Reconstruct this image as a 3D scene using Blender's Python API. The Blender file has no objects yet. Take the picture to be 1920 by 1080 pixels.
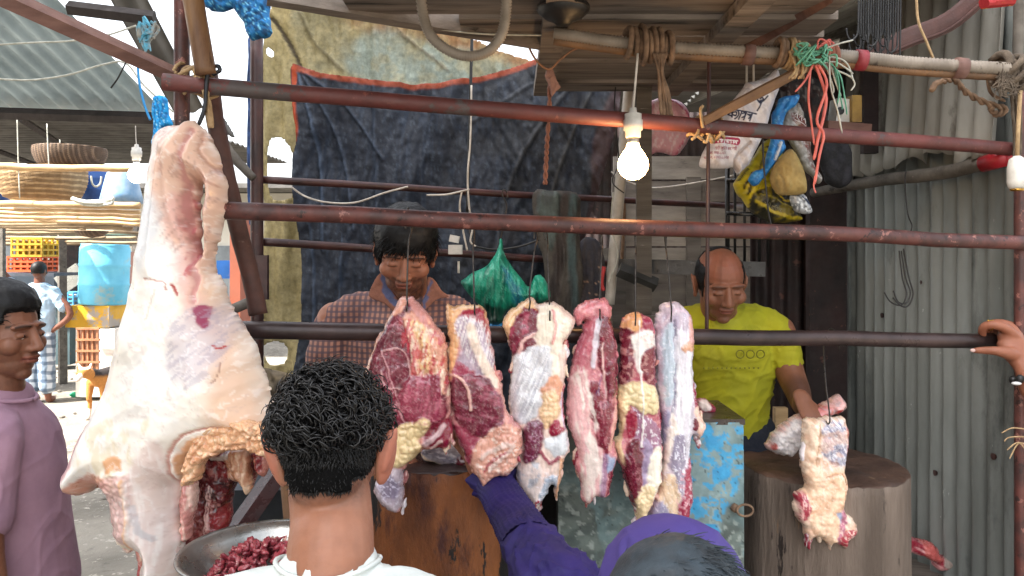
import bpy, math, random
import numpy as np
from mathutils import Vector, Matrix, Euler
random.seed(7)
SC = bpy.context.scene
COL = SC.collection
R = math.radians
# ---------------------------------------------------------------- camera, world, sun, exposure
F = 1423.0      # focal length in photo pixels (1920 wide)
HY = 480.0      # horizon row
HC = 1.85       # camera height
def P(px, py, D):
    return Vector(((px-960)/F*D, D, HC+(HY-py)/F*D))
cam = bpy.data.cameras.new('camera'); cam_o = bpy.data.objects.new('camera', cam); COL.objects.link(cam_o)
cam.sensor_width = 36; cam.lens = F/1920*36
cam.shift_y = (HY-540)/1920
cam.clip_start = .05; cam.clip_end = 2000
cam_o.location = (0, 0, HC); cam_o.rotation_euler = (R(90), 0, 0)
SC.camera = cam_o
SC.view_settings.view_transform = 'Standard'; SC.view_settings.look = 'None'
SC.view_settings.exposure = 2.1
SUN_EL, SUN_AZ = 52, -125      # azimuth measured from +Y towards +X
W = bpy.data.worlds.new('World'); SC.world = W; W.use_nodes = True
nt = W.node_tree; bg = nt.nodes['Background']
sky = nt.nodes.new('ShaderNodeTexSky'); sky.sky_type = 'NISHITA'; sky.sun_disc = False
sky.sun_elevation = R(SUN_EL); sky.sun_rotation = R(SUN_AZ); sky.dust_density = 4; sky.air_density = 1.2
hs = nt.nodes.new('ShaderNodeHueSaturation'); hs.inputs['Saturation'].default_value = .28
nt.links.new(sky.outputs[0], hs.inputs['Color']); nt.links.new(hs.outputs[0], bg.inputs[0])
bg.inputs[1].default_value = .15
sl = bpy.data.lights.new('sun', 'SUN'); sl.energy = 4.2; sl.angle = R(.5); sl.color = (1, .96, .9)
so = bpy.data.objects.new('sun', sl); COL.objects.link(so)
sd = Vector((math.sin(R(SUN_AZ))*math.cos(R(SUN_EL)), math.cos(R(SUN_AZ))*math.cos(R(SUN_EL)), math.sin(R(SUN_EL))))
so.rotation_euler = sd.to_track_quat('Z', 'Y').to_euler(); so.location = (0, 0, 12)
SC.render.engine = 'CYCLES'
SC.cycles.max_bounces = 6; SC.cycles.transparent_max_bounces = 12; SC.cycles.use_denoising = True

# ---------------------------------------------------------------- helpers
def hx(s):
    if not isinstance(s, str): return tuple(s)[:3]
    v = [int(s[i:i+2], 16)/255 for i in (0, 2, 4)]
    return tuple(x/12.92 if x <= .04045 else ((x+.055)/1.055)**2.4 for x in v)
def vnoise(x, y, z=0., seed=0):
    x = np.asarray(x, float); y = np.asarray(y, float); z = np.asarray(z, float)+x*0
    y = y + x*0
    xi, yi, zi = np.floor(x), np.floor(y), np.floor(z)
    u, v, w = x-xi, y-yi, z-zi
    u, v, w = [t*t*(3-2*t) for t in (u, v, w)]
    xi, yi, zi = xi.astype(np.int64), yi.astype(np.int64), zi.astype(np.int64)
    def h(a, b, c):
        n = (a*73856093) ^ (b*19349663) ^ (c*83492791) ^ (seed*2654435761)
        n = (n ^ (n >> 13))*1274126177
        n = n ^ (n >> 16)
        return (n & 0xffff)/65535.0
    r = 0
    for dx in (0, 1):
        for dy in (0, 1):
            for dz in (0, 1):
                r = r + h(xi+dx, yi+dy, zi+dz)*(u if dx else 1-u)*(v if dy else 1-v)*(w if dz else 1-w)
    return r
def fbm(x, y, z=0., o=4, seed=0):
    s, a, t = 0, 1., 0
    for i in range(o):
        s = s + a*vnoise(np.asarray(x)*2**i, np.asarray(y)*2**i, np.asarray(z)*2**i, seed+i*17); t += a; a *= .5
    return s/t*2-1
def vor(x, y, seed=0, j=.8):
    """distance to nearest and second nearest cell point, cell id"""
    xi, yi = np.floor(x).astype(np.int64), np.floor(y).astype(np.int64)
    d1 = np.full(x.shape, 9.); d2 = d1.copy(); cid = np.zeros(x.shape)
    for dx in (-1, 0, 1):
        for dy in (-1, 0, 1):
            a, b = xi+dx, yi+dy
            rx = vnoise(a*1.0, b*1.0, 3.0, seed); ry = vnoise(a*1.0, b*1.0, 9.0, seed+5)
            d = np.hypot(a+.5+(rx-.5)*j-x, b+.5+(ry-.5)*j-y)
            c = vnoise(a*1.0, b*1.0, 20.0, seed+9)
            n1 = d < d1
            d2 = np.where(n1, d1, np.minimum(d2, d)); cid = np.where(n1, c, cid); d1 = np.where(n1, d, d1)
    return d1, d2, cid
def sst(a, b, x):
    t = np.clip((x-a)/(b-a), 0, 1); return t*t*(3-2*t)
def segd(X, Y, a, b):
    ax, ay = a[0], a[1]; dx, dy = b[0]-ax, b[1]-ay; L = dx*dx+dy*dy+1e-9
    t = np.clip(((X-ax)*dx+(Y-ay)*dy)/L, 0, 1)
    return np.hypot(X-ax-t*dx, Y-ay-t*dy), t
def sdpoly(X, Y, pts):
    d = np.full(X.shape, 1e9); ins = np.zeros(X.shape, bool); n = len(pts)
    for i in range(n):
        a, b = pts[i], pts[(i+1) % n]
        d = np.minimum(d, segd(X, Y, a, b)[0])
        if a[1] != b[1]:
            c = ((a[1] > Y) != (b[1] > Y)) & (X < (b[0]-a[0])*(Y-a[1])/(b[1]-a[1])+a[0])
            ins ^= c
    return np.where(ins, d, -d)
def cr(pts, k=4, closed=True):
    n = len(pts); out = []
    for i in range(n if closed else n-1):
        g = lambda j: np.array(pts[j % n] if closed else pts[min(max(j, 0), n-1)], float)
        p0, p1, p2, p3 = g(i-1), g(i), g(i+1), g(i+2)
        for s in range(k):
            t = s/k
            out.append(tuple(.5*((2*p1)+(-p0+p2)*t+(2*p0-5*p1+4*p2-p3)*t*t+(-p0+3*p1-3*p2+p3)*t**3)))
    if not closed: out.append(tuple(pts[-1]))
    return out
def polyd(X, Y, pts):
    d = np.full(X.shape, 1e9)
    for a, b in zip(pts[:-1], pts[1:]): d = np.minimum(d, segd(X, Y, a, b)[0])
    return d

def tag(o, label=None, cat=None, group=None, kind=None):
    if label: o['label'] = label
    if cat: o['category'] = cat
    if group: o['group'] = group
    if kind: o['kind'] = kind
    return o
def thing(name, loc, label, cat, group=None):
    o = bpy.data.objects.new(name, None); COL.objects.link(o); o.location = loc; o.empty_display_size = .05
    WL[o.name] = Vector(loc)
    return tag(o, label, cat, group)
WL = {}
def mesh(name, V, Fc, m, parent=None, smooth=False, col=None, label=None, mats=None, fm=None):
    """V in world space. parent: Empty or mesh already placed"""
    V = np.asarray(V, float)
    if parent is not None: org = WL[parent.name]
    else: org = Vector(((V[:, 0].min()+V[:, 0].max())/2, (V[:, 1].min()+V[:, 1].max())/2, V[:, 2].min()))
    me = bpy.data.meshes.new(name)
    me.from_pydata((V-np.array(org)).tolist(), [], Fc if isinstance(Fc, list) else Fc.tolist())
    for mm in (mats or [m]): me.materials.append(mm)
    if fm is not None: me.polygons.foreach_set('material_index', fm)
    if smooth: me.polygons.foreach_set('use_smooth', [True]*len(me.polygons))
    if col is not None:
        at = me.color_attributes.new('Col', 'FLOAT_COLOR', 'POINT')
        c = np.ones((len(V), 4)); c[:, :3] = col; at.data.foreach_set('color', c.ravel())
    me.update()
    o = bpy.data.objects.new(name, me); COL.objects.link(o)
    if parent is not None: o.parent = parent
    else: o.location = org
    WL[o.name] = org
    if label: o['label'] = label
    return o
class MB:
    def __init__(s): s.V = []; s.F = []; s.S = []
    def add(s, V, Fc):
        n = len(s.V); s.V += [tuple(v) for v in V]; s.F += [tuple(i+n for i in f) for f in Fc]
        return s
    def box(s, c, size, rot=None):
        M = (Euler(rot).to_matrix() if rot is not None and not isinstance(rot, Matrix) else rot) or Matrix.Identity(3)
        x, y, z = [d/2 for d in size]
        V = [Vector(c)+M@Vector((i*x, j*y, k*z)) for i in (-1, 1) for j in (-1, 1) for k in (-1, 1)]
        return s.add(V, [(0, 1, 3, 2), (4, 6, 7, 5), (0, 4, 5, 1), (2, 3, 7, 6), (0, 2, 6, 4), (1, 5, 7, 3)])
    def tube(s, pts, r, n=8, side=None, caps=True, jit=0):
        pts = [Vector(p) for p in pts]; k = len(pts)
        if not hasattr(r, '__len__'): r = [r]*k
        T = [(pts[min(i+1, k-1)]-pts[max(i-1, 0)]).normalized() for i in range(k)]
        up = Vector(side) if side is not None else (Vector((0, 0, 1)) if abs(T[0].z) < .9 else Vector((1, 0, 0)))
        V = []
        for i in range(k):
            t = T[i]; u = (up-t*up.dot(t))
            if u.length < 1e-6: u = t.orthogonal()
            u.normalize(); w = t.cross(u)
            up = u if side is None else up
            ri = r[i]
            ra, rb = ri if hasattr(ri, '__len__') else (ri, ri)
            for j in range(n):
                a = 2*math.pi*j/n; q = 1+random.uniform(-jit, jit) if jit else 1
                V.append(pts[i]+u*math.cos(a)*ra*q+w*math.sin(a)*rb*q)
        Fc = [(i*n+j, i*n+(j+1) % n, (i+1)*n+(j+1) % n, (i+1)*n+j) for i in range(k-1) for j in range(n)]
        if caps:
            Fc.append(tuple(range(n-1, -1, -1))); Fc.append(tuple((k-1)*n+j for j in range(n)))
        return s.add(V, Fc)
    def ell(s, c, r, rot=None, n=16, m=10):
        M = Euler(rot).to_matrix() if rot is not None and not isinstance(rot, Matrix) else (rot or Matrix.Identity(3))
        c = Vector(c); V = [c+M@Vector((0, 0, r[2]))]
        for i in range(1, m):
            a = math.pi*i/m
            for j in range(n):
                b = 2*math.pi*j/n
                V.append(c+M@Vector((r[0]*math.sin(a)*math.cos(b), r[1]*math.sin(a)*math.sin(b), r[2]*math.cos(a))))
        V.append(c-M@Vector((0, 0, r[2])))
        Fc = [(0, 1+j, 1+(j+1) % n) for j in range(n)]
        for i in range(m-2):
            Fc += [(1+i*n+j, 1+(i+1)*n+j, 1+(i+1)*n+(j+1) % n, 1+i*n+(j+1) % n) for j in range(n)]
        b = 1+(m-2)*n; e = len(V)-1
        Fc += [(b+j, e, b+(j+1) % n) for j in range(n)]
        return s.add(V, Fc)
    def lathe(s, c, prof, n=32, M=None):
        c = Vector(c); M = M or Matrix.Identity(3); V = []
        for (r, z) in prof:
            for j in range(n):
                a = 2*math.pi*j/n; V.append(c+M@Vector((r*math.cos(a), r*math.sin(a), z)))
        k = len(prof)
        Fc = [(i*n+j, i*n+(j+1) % n, (i+1)*n+(j+1) % n, (i+1)*n+j) for i in range(k-1) for j in range(n)]
        if prof[0][0] > 0: Fc.append(tuple(range(n-1, -1, -1)))
        if prof[-1][0] > 0: Fc.append(tuple((k-1)*n+j for j in range(n)))
        return s.add(V, Fc)
    def grid(s, f, nu, nv):
        V = [f(i/(nu-1), j/(nv-1)) for i in range(nu) for j in range(nv)]
        return s.add(V, [(i*nv+j, (i+1)*nv+j, (i+1)*nv+j+1, i*nv+j+1) for i in range(nu-1) for j in range(nv-1)])
    def build(s, name, m, parent=None, smooth=False, **k): return mesh(name, s.V, s.F, m, parent, smooth, **k)
def curve3(pts, k=6): return [Vector(p) for p in cr([tuple(p) for p in pts], k, False)]
def PL(l, D): return [P(a, b, D) if not hasattr(D, '__call__') else P(a, b, D(a, b)) for a, b in l]

# ---------------------------------------------------------------- materials
MC = {}
def M(name, c1, c2=None, sc=8, rough=.6, bump=.25, bsc=None, metal=0, det=6, st=(1, 1, 1), attr=False, coat=0,
      spot=None, spot2=None, lo=.35, hi=.65, bd=.01, spec=.5, emit=None, estr=0, trans=0, sheen=0, wave=None, sub=0):
    if name in MC: return MC[name]
    m = bpy.data.materials.new(name); MC[name] = m; m.use_nodes = True
    t = m.node_tree; N = t.nodes; L = t.links; b = N['Principled BSDF']
    tc = N.new('ShaderNodeTexCoord'); mp = N.new('ShaderNodeMapping'); mp.inputs['Scale'].default_value = st
    L.new(tc.outputs['Object'], mp.inputs[0])
    def noise(scale, detail=6, rg=.6, src=None):
        n = N.new('ShaderNodeTexNoise'); n.inputs['Scale'].default_value = scale; n.inputs['Detail'].default_value = detail
        n.inputs['Roughness'].default_value = rg; L.new((src or mp).outputs[0], n.inputs['Vector']); return n
    def ramp(src, a, c):
        r = N.new('ShaderNodeMapRange'); r.inputs[1].default_value = a; r.inputs[2].default_value = c
        L.new(src, r.inputs[0]); return r.outputs[0]
    def mix(f, a, c):
        x = N.new('ShaderNodeMix'); x.data_type = 'RGBA'
        if isinstance(f, float): x.inputs[0].default_value = f
        else: L.new(f, x.inputs[0])
        for s_, v in ((6, a), (7, c)):
            if isinstance(v, (tuple, list)): x.inputs[s_].default_value = (*v[:3], 1)
            else: L.new(v, x.inputs[s_])
        return x.outputs[2]
    c1 = hx(c1); c2 = hx(c2) if c2 else tuple(x*.72 for x in c1)
    n1 = noise(sc, det)
    f = ramp(n1.outputs[0], lo, hi)
    if attr:
        at = N.new('ShaderNodeAttribute'); at.attribute_name = 'Col'
        v = N.new('ShaderNodeMapRange'); v.inputs[1].default_value = .3; v.inputs[2].default_value = .7
        v.inputs[3].default_value = 1-attr; v.inputs[4].default_value = 1+attr*.6
        L.new(n1.outputs[0], v.inputs[0])
        vm = N.new('ShaderNodeVectorMath'); vm.operation = 'SCALE'
        L.new(at.outputs[0], vm.inputs[0]); L.new(v.outputs[0], vm.inputs['Scale']); colr = vm.outputs[0]
    else:
        colr = mix(f, c1, c2)
    if wave:   # list of (axis, scale, colour, width)
        for (ax, scl, cc, wd) in wave:
            sp = N.new('ShaderNodeSeparateXYZ'); L.new(tc.outputs['Object'], sp.inputs[0])
            ma = N.new('ShaderNodeMath'); ma.operation = 'MULTIPLY_ADD'; ma.inputs[1].default_value = scl
            wn = noise(3, 2); L.new(wn.outputs[0], ma.inputs[2]); L.new(sp.outputs[ax], ma.inputs[0])
            fr = N.new('ShaderNodeMath'); fr.operation = 'FRACT'; L.new(ma.outputs[0], fr.inputs[0])
            pp = N.new('ShaderNodeMath'); pp.operation = 'PINGPONG'; pp.inputs[1].default_value = .5; L.new(fr.outputs[0], pp.inputs[0])
            k = ramp(pp.outputs[0], wd+.05, wd-.05)
            kk = N.new('ShaderNodeMath'); kk.operation = 'MULTIPLY'; kk.inputs[1].default_value = .75; L.new(k, kk.inputs[0])
            colr = mix(kk.outputs[0], colr, hx(cc))
    for sp_ in (spot, spot2):
        if sp_:
            n3 = noise(sp_[1], 8, .7); k = ramp(n3.outputs[0], sp_[2], sp_[2]+(sp_[3] if len(sp_) > 3 else .04)); colr = mix(k, colr, hx(sp_[0]))
    L.new(colr, b.inputs['Base Color'])
    b.inputs['Roughness'].default_value = rough; b.inputs['Metallic'].default_value = metal
    b.inputs['Specular IOR Level'].default_value = spec
    b.inputs['Coat Weight'].default_value = coat; b.inputs['Coat Roughness'].default_value = .15
    if sheen: b.inputs['Sheen Weight'].default_value = sheen
    if sub:
        b.inputs['Subsurface Weight'].default_value = sub; b.inputs['Subsurface Radius'].default_value = (.02, .008, .005)
        b.inputs['Subsurface Scale'].default_value = .5
    if trans: b.inputs['Transmission Weight'].default_value = trans
    rr = N.new('ShaderNodeMapRange'); rr.inputs[1].default_value = .3; rr.inputs[2].default_value = .7
    rr.inputs[3].default_value = max(rough-.12, .03); rr.inputs[4].default_value = min(rough+.12, 1)
    n4 = noise(sc*2.3, 4); L.new(n4.outputs[0], rr.inputs[0]); L.new(rr.outputs[0], b.inputs['Roughness'])
    if bump:
        n2 = noise(bsc or sc*4, 8, .65)
        bu = N.new('ShaderNodeBump'); bu.inputs['Strength'].default_value = bump; bu.inputs['Distance'].default_value = bd
        L.new(n2.outputs[0], bu.inputs['Height']); L.new(bu.outputs[0], b.inputs['Normal'])
    if emit: b.inputs['Emission Color'].default_value = (*hx(emit), 1); b.inputs['Emission Strength'].default_value = estr
    return m

# ---------------------------------------------------------------- relief engine: a closed, thick shape from an outline
def relief(name, outline, D, T, R_, ops, m, parent=None, step=2.5, holes=(), smooth_out=3, seed=1, back=1.0,
           wob=3.0, label=None, dfun=None, base='e0c0a8', sheet=False, warp=5, jag=0, pw=.5, grain=0):
    """outline in photo pixels; D distance (m) or function of pixels; T half thickness (m); R_ rounding width in px"""
    o = cr(outline, smooth_out) if smooth_out > 1 else list(outline)
    o = np.array(o)
    if wob:
        nx = fbm(o[:, 0]/14., o[:, 1]/14., 0, 3, seed+31); ny = fbm(o[:, 0]/14., o[:, 1]/14., 5, 3, seed+37)
        o = o+np.stack([nx, ny], 1)*wob
    o = [tuple(p) for p in o]
    x0, y0 = min(p[0] for p in o)-step, min(p[1] for p in o)-step
    x1, y1 = max(p[0] for p in o)+step, max(p[1] for p in o)+step
    xs = np.arange(x0, x1+step, step); ys = np.arange(y0, y1+step, step)
    X, Y = np.meshgrid(xs, ys)
    S = sdpoly(X, Y, o)
    for h in holes: S = np.minimum(S, -sdpoly(X, Y, cr(h, 3)))
    if jag: S = S+(fbm(X/6., Y/9., 3, 2, seed+21)*jag+fbm(X/13., Y/13., 8, 2, seed+23)*jag)*np.exp(-np.maximum(S, 0)/6)
    gy, gx = np.gradient(S, step); gl = np.hypot(gx, gy)+1e-6
    keep = S > -step*.75
    cell = keep[:-1, :-1] & keep[1:, :-1] & keep[:-1, 1:] & keep[1:, 1:]
    snap = S < 0
    X2 = np.where(snap, X-S*gx/gl**2*1.0, X); Y2 = np.where(snap, Y-S*gy/gl**2, Y)
    Sc = np.maximum(S, 0)
    # colour and height painting
    C = np.zeros(X.shape+(3,)); C[:] = hx(base)
    H = np.zeros(X.shape)
    wx = X+fbm(X/22., Y/22., 1, 4, seed)*warp*1.6; wy = Y+fbm(X/22., Y/22., 7, 4, seed+3)*warp*1.6
    wx = wx+fbm(X/6., Y/6., 1, 2, seed+5)*warp*.4; wy = wy+fbm(X/6., Y/6., 4, 2, seed+6)*warp*.4
    for op in ops:
        k = op[0]
        if k == 'p':       # polygon: pts, colour, soft px, height m
            _, pts, col, soft, h = op[:5]
            s = sdpoly(wx, wy, cr(pts, 3)); mk = sst(-soft/2, soft/2, s)
            if col: C = C+(np.array(hx(col))-C)*mk[..., None]*(op[5] if len(op) > 5 else 1)
            if h: H = H+h*np.sqrt(1-(1-np.clip(s/(soft*3+6), 0, 1))**2)
        elif k == 'l':     # stroke: pts, width px, colour, height m, opacity
            _, pts, w, col, h = op[:5]; op_ = op[5] if len(op) > 5 else 1
            d = polyd(X+(wx-X)*.5, Y+(wy-Y)*.5, cr(pts, 4, False)); mk = 1-sst(w*.35, w*.75, d)
            if col: C = C+(np.array(hx(col))-C)*mk[..., None]*op_
            if h: H = H+h*np.sqrt(np.clip(1-(d/(w*.8))**2, 0, 1))
        elif k == 'n':     # noise tint: colour, scale px, threshold, soft, opacity, (stretch x, stretch y), angle, mask poly, height
            _, col, scl, th, sf, opc = op[:6]; sx, sy = op[6] if len(op) > 6 else (1, 1); ang = R(op[7]) if len(op) > 7 else 0
            pts = op[8] if len(op) > 8 else None; hh = op[9] if len(op) > 9 else 0
            u = (X*math.cos(ang)+Y*math.sin(ang))/scl/sx; v = (-X*math.sin(ang)+Y*math.cos(ang))/scl/sy
            u = u+fbm(X/30, Y/30, 2, 2, seed+9)*.8
            n = fbm(u, v, 0, 4, seed+int(scl*7) % 91+int(th*50))
            mk = sst(th-sf, th+sf, n)
            if pts: mk = mk*sst(-4, 4, sdpoly(wx, wy, cr(pts, 3)))
            if col: C = C+(np.array(hx(col))-C)*mk[..., None]*opc
            if hh: H = H+hh*mk
        elif k == 'v':     # veins: thin web lines. colour, scale, width, opacity, poly, stretch, angle
            _, col, scl, w, opc, pts = op[:6]; sx, sy = op[6] if len(op) > 6 else (1, 1); ang = R(op[7]) if len(op) > 7 else 0
            u = (wx*math.cos(ang)+wy*math.sin(ang))/scl/sx; v = (-wx*math.sin(ang)+wy*math.cos(ang))/scl/sy
            n = np.abs(fbm(u, v, 3, 3, seed+int(scl) % 50+2))
            mk = 1-sst(w*.4, w, n)
            if pts: mk = mk*sst(-3, 3, sdpoly(wx, wy, cr(pts, 3)))
            C = C+(np.array(hx(col))-C)*mk[..., None]*opc; H = H+mk*.0006
        elif k == 'b':     # lumps (fat curds): scale px, height m, poly, crease colour
            _, scl, h, pts = op[:4]; cc = op[4] if len(op) > 4 else None
            sx, sy = op[5] if len(op) > 5 else (1, 1)
            bx = X+fbm(X/scl/1.3, Y/scl/1.3, 0, 2, seed+61)*scl*.4; by = Y+fbm(X/scl/1.3, Y/scl/1.3, 5, 2, seed+63)*scl*.4
            d1, d2, cid = vor(bx/scl/sx, by/scl/sy, seed+4); h = h*.38
            mk = sst(-5, 5, sdpoly(wx, wy, cr(pts, 3))) if pts else 1.
            e = sst(-.25, .6, d2-d1)
            H = H+h*mk*(np.sqrt(np.clip(1-(d1*.9)**2, 0, 1))*e+.9*cid+.4*fbm(X/scl*.9, Y/scl*.9, 2, 1, seed+67)); C = C*(1+.1*mk*(cid-.5)*1.0)[..., None] if pts else C
            if cc: C = C+(np.array(hx(cc))-C)*((1-sst(0, .25, d2-d1))*mk*.3*(.2+cid))[..., None]
        elif k == 'h':     # bare height noise: scale px, height, stretch, angle
            _, scl, h = op[:3]; sx, sy = op[3] if len(op) > 3 else (1, 1); ang = R(op[4]) if len(op) > 4 else 0
            pts = op[5] if len(op) > 5 else None
            u = (X*math.cos(ang)+Y*math.sin(ang))/scl/sx; v = (-X*math.sin(ang)+Y*math.cos(ang))/scl/sy
            q = h*fbm(u, v, 0, 4, seed+int(scl*3) % 77)
            if pts: q = q*sst(-5, 5, sdpoly(wx, wy, cr(pts, 3)))
            H = H+q
        elif k == 'f':     # python function of X,Y,C,H
            C, H = op[1](X, Y, C, H)
    R2 = R_
    if grain:
        gn = fbm(X/2.6+wx*.02, Y/15., 4, 2, seed+51); C = C*(1+.16*gn)[..., None]; H = H+.0007*gn*grain
        gl_ = fbm(wx/35., wy/50., 9, 3, seed+55); C = C*(1+.14*gl_)[..., None]
    prof = (1-(1-np.clip(Sc/R2, 0, 1))**2)**pw
    edge = np.clip(Sc/6, 0, 1)
    if callable(D): Dm = D(X, Y)
    else: Dm = np.full(X.shape, float(D))
    if sheet:
        front = Dm-H; backd = Dm-H+T*edge+.0002
    else:
        front = Dm-T*prof-H*edge; backd = Dm+T*back*prof+.0005
    n = X.size; idx = np.full(X.shape, -1)
    used = np.zeros(X.shape, bool)
    used[:-1, :-1] |= cell; used[1:, :-1] |= cell; used[:-1, 1:] |= cell; used[1:, 1:] |= cell
    idx[used] = np.arange(used.sum()); nu = int(used.sum())
    def pos(Dd):
        # keep the outline where it stands from the camera; depth changes only along y (real metres fixed by Dm)
        x = (X2-960)/F*Dm; z = HC+(HY-Y2)/F*Dm
        return np.stack([x[used], Dd[used], z[used]], 1)
    V = np.concatenate([pos(front), pos(backd)])
    a, b, c, d = idx[:-1, :-1][cell], idx[:-1, 1:][cell], idx[1:, 1:][cell], idx[1:, :-1][cell]
    Ff = np.stack([a, d, c, b], 1); Fb = np.stack([a, b, c, d], 1)+nu
    # rim
    E = {}
    q = np.stack([a, d, c, b], 1)
    e = np.concatenate([q[:, [0, 1]], q[:, [1, 2]], q[:, [2, 3]], q[:, [3, 0]]])
    key = np.sort(e, 1); kk = key[:, 0]*(nu+1)+key[:, 1]
    u, inv, cnt = np.unique(kk, return_inverse=True, return_counts=True)
    be = e[cnt[inv] == 1]
    Fr = np.stack([be[:, 1], be[:, 0], be[:, 0]+nu, be[:, 1]+nu], 1)
    col = np.concatenate([C[used], C[used]])
    return mesh(name, V, np.concatenate([Ff, Fb, Fr]), m, parent, True, col=np.clip(col, 0, 1), label=label)

# ---------------------------------------------------------------- body engine: closed blobs fused into one surface
def fuse(mb, voxel=.006, sm=3, keep_small=False):
    me = bpy.data.meshes.new('tmp'); me.from_pydata([tuple(v) for v in mb.V], [], mb.F); me.update()
    o = bpy.data.objects.new('tmp', me); COL.objects.link(o)
    r = o.modifiers.new('r', 'REMESH'); r.mode = 'VOXEL'; r.voxel_size = voxel
    if sm:
        s = o.modifiers.new('s', 'SMOOTH'); s.iterations = sm; s.factor = .5
    dg = bpy.context.evaluated_depsgraph_get(); dg.update()
    ev = o.evaluated_get(dg); m2 = ev.to_mesh()
    V = np.empty(len(m2.vertices)*3); m2.vertices.foreach_get('co', V); V = V.reshape(-1, 3)
    Nn = np.empty(len(m2.vertices)*3); m2.vertices.foreach_get('normal', Nn); Nn = Nn.reshape(-1, 3)
    Fc = [tuple(p.vertices) for p in m2.polygons]
    ev.to_mesh_clear(); bpy.data.objects.remove(o); bpy.data.meshes.remove(me)
    return V, Nn, Fc
def densify(pts, rads, k=5):
    pp = curve3(pts, k); out = []
    n = len(pts)
    for i in range(n-1):
        for s in range(k):
            t = s/k; a, b = rads[i], rads[i+1]
            if hasattr(a, '__len__') or hasattr(b, '__len__'):
                a2 = a if hasattr(a, '__len__') else (a, a); b2 = b if hasattr(b, '__len__') else (b, b)
                out.append((a2[0]*(1-t)+b2[0]*t, a2[1]*(1-t)+b2[1]*t))
            else: out.append(a*(1-t)+b*t)
    out.append(rads[-1]); return pp, out
def limb(mb, pts, rads, side=None, n=18, k=5):
    pp, rr = densify(pts, rads, k)
    # rounded ends
    def g(r, q): return (r[0]*q, r[1]*q) if hasattr(r, '__len__') else r*q
    def mx(r): return max(r) if hasattr(r, '__len__') else r
    d0 = (pp[0]-pp[1]).normalized(); d1 = (pp[-1]-pp[-2]).normalized(); r0, r1 = rr[0], rr[-1]
    m0 = min(r0) if hasattr(r0, '__len__') else r0; m1 = min(r1) if hasattr(r1, '__len__') else r1
    pp = [pp[0]+d0*m0*q for q in (.97, .8, .45)]+pp+[pp[-1]+d1*m1*q for q in (.45, .8, .97)]
    rr = [g(r0, q) for q in (.2, .6, .89)]+rr+[g(r1, q) for q in (.89, .6, .2)]
    mb.tube(pp, rr, n, side)
def wrinkle(V, Nn, amp, scl, st=(1, 1, 1), seed=3, o=3, ridge=False):
    n = fbm(V[:, 0]*scl*st[0], V[:, 1]*scl*st[1]+V[:, 0]*0, V[:, 2]*scl*st[2], o, seed)
    if ridge: n = 1-2*np.abs(n)**.7
    return V+Nn*(n*amp)[:, None]
# ================================================================ STRUCTURE
m_ground = M('dirt_ground', '8c8579', '5f594f', sc=1.2, rough=.85, bump=.6, bsc=9, bd=.05, spot=('3f3a34', 3.0, .6, .1), spot2=('a79f93', 14, .58))
m_rust = M('red_oxide_pipe', '5e332d', '3f2421', sc=14, rough=.5, bump=.35, bsc=60, bd=.002, spot=('8a5c52', 26, .6, .03), spot2=('2c1a18', 30, .6, .03), lo=.4, hi=.6)
m_rust2 = M('dark_rust_pipe', '4a2a26', '2b1a19', sc=12, rough=.42, bump=.3, bsc=60, bd=.002, spot=('7a5a50', 40, .66, .03))
m_rail3 = M('worn_brown_pipe', '463634', '2d2322', sc=9, rough=.36, bump=.2, bsc=60, bd=.002, spot=('7d6c66', 60, .68, .03), metal=.3)
m_tin = M('galvanised_tin', '8d918e', '646864', sc=3, rough=.55, bump=.35, bsc=40, bd=.003, st=(1, 1, .28), metal=.35, spot=('474b48', 4, .55, .12), spot2=('b9bdb8', 34, .68, .03))
m_tin2 = M('weathered_tin', 'a5a39b', '77746c', sc=3, rough=.6, bump=.4, bsc=40, bd=.003, st=(1, 1, .35), metal=.25, spot=('4b443c', 5, .57, .1), spot2=('b5b2aa', 30, .67, .03))
m_tinbr = M('rusty_dark_tin', '33211f', '1c1515', sc=7, rough=.7, bump=.3, bsc=40, bd=.003, spot=('5a3a33', 18, .62, .05), spot2=('8c8078', 60, .72, .02))
m_tinblue = M('blue_grey_tin', 'a9bcc6', '8698a2', sc=2, rough=.5, bump=.15, bsc=20, bd=.004, metal=.3, spot=('5f6d75', 5, .62, .15))
m_tindark = M('dull_tin', '5f5c58', '45423f', sc=2, rough=.6, bump=.1, metal=.2)
m_wood = M('grey_planks', '6d655c', '4a433c', sc=5, rough=.8, bump=.5, bsc=30, bd=.004, st=(.35, 4, 4), spot=('2a2521', 7, .6, .08), spot2=('97908a', 11, .66, .04))
m_woodd = M('dark_planks', '857a70', '574e46', sc=6, rough=.85, bump=.5, bsc=30, bd=.004, st=(.4, 4, 4), spot=('1b1715', 6, .58, .1), spot2=('837b74', 14, .67, .04))
m_pole = M('bamboo_pole', '8b6a4a', '62452f', sc=9, rough=.55, bump=.35, bsc=30, bd=.003, st=(3, 3, .5), spot=('402c1f', 12, .62, .08))
m_polepale = M('pale_bamboo', 'c9a87c', '9b7b52', sc=7, rough=.6, bump=.3, bsc=30, bd=.003, st=(.6, 3, 3), spot=('6b5136', 10, .64, .05))
m_polegrey = M('grey_bark_pole', '6a645c', '48433d', sc=14, rough=.85, bump=.6, bsc=40, bd=.004, spot=('2f2b27', 12, .6, .06), spot2=('8d877e', 30, .66, .03))
m_timber = M('brown_timber', '7a5a50', '5c4038', sc=8, rough=.75, bump=.45, bsc=40, bd=.003, st=(.6, 3, 3), spot=('a08a80', 28, .68, .03))
m_stick = M('orange_stick', '84603f', '5e4530', sc=10, rough=.65, bump=.4, bsc=40, bd=.003, spot=('4d3120', 14, .62, .06))
m_rope = M('jute_rope', '8a6f58', '5f4a3a', sc=40, rough=.95, bump=.6, bsc=120, bd=.002)
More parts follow.
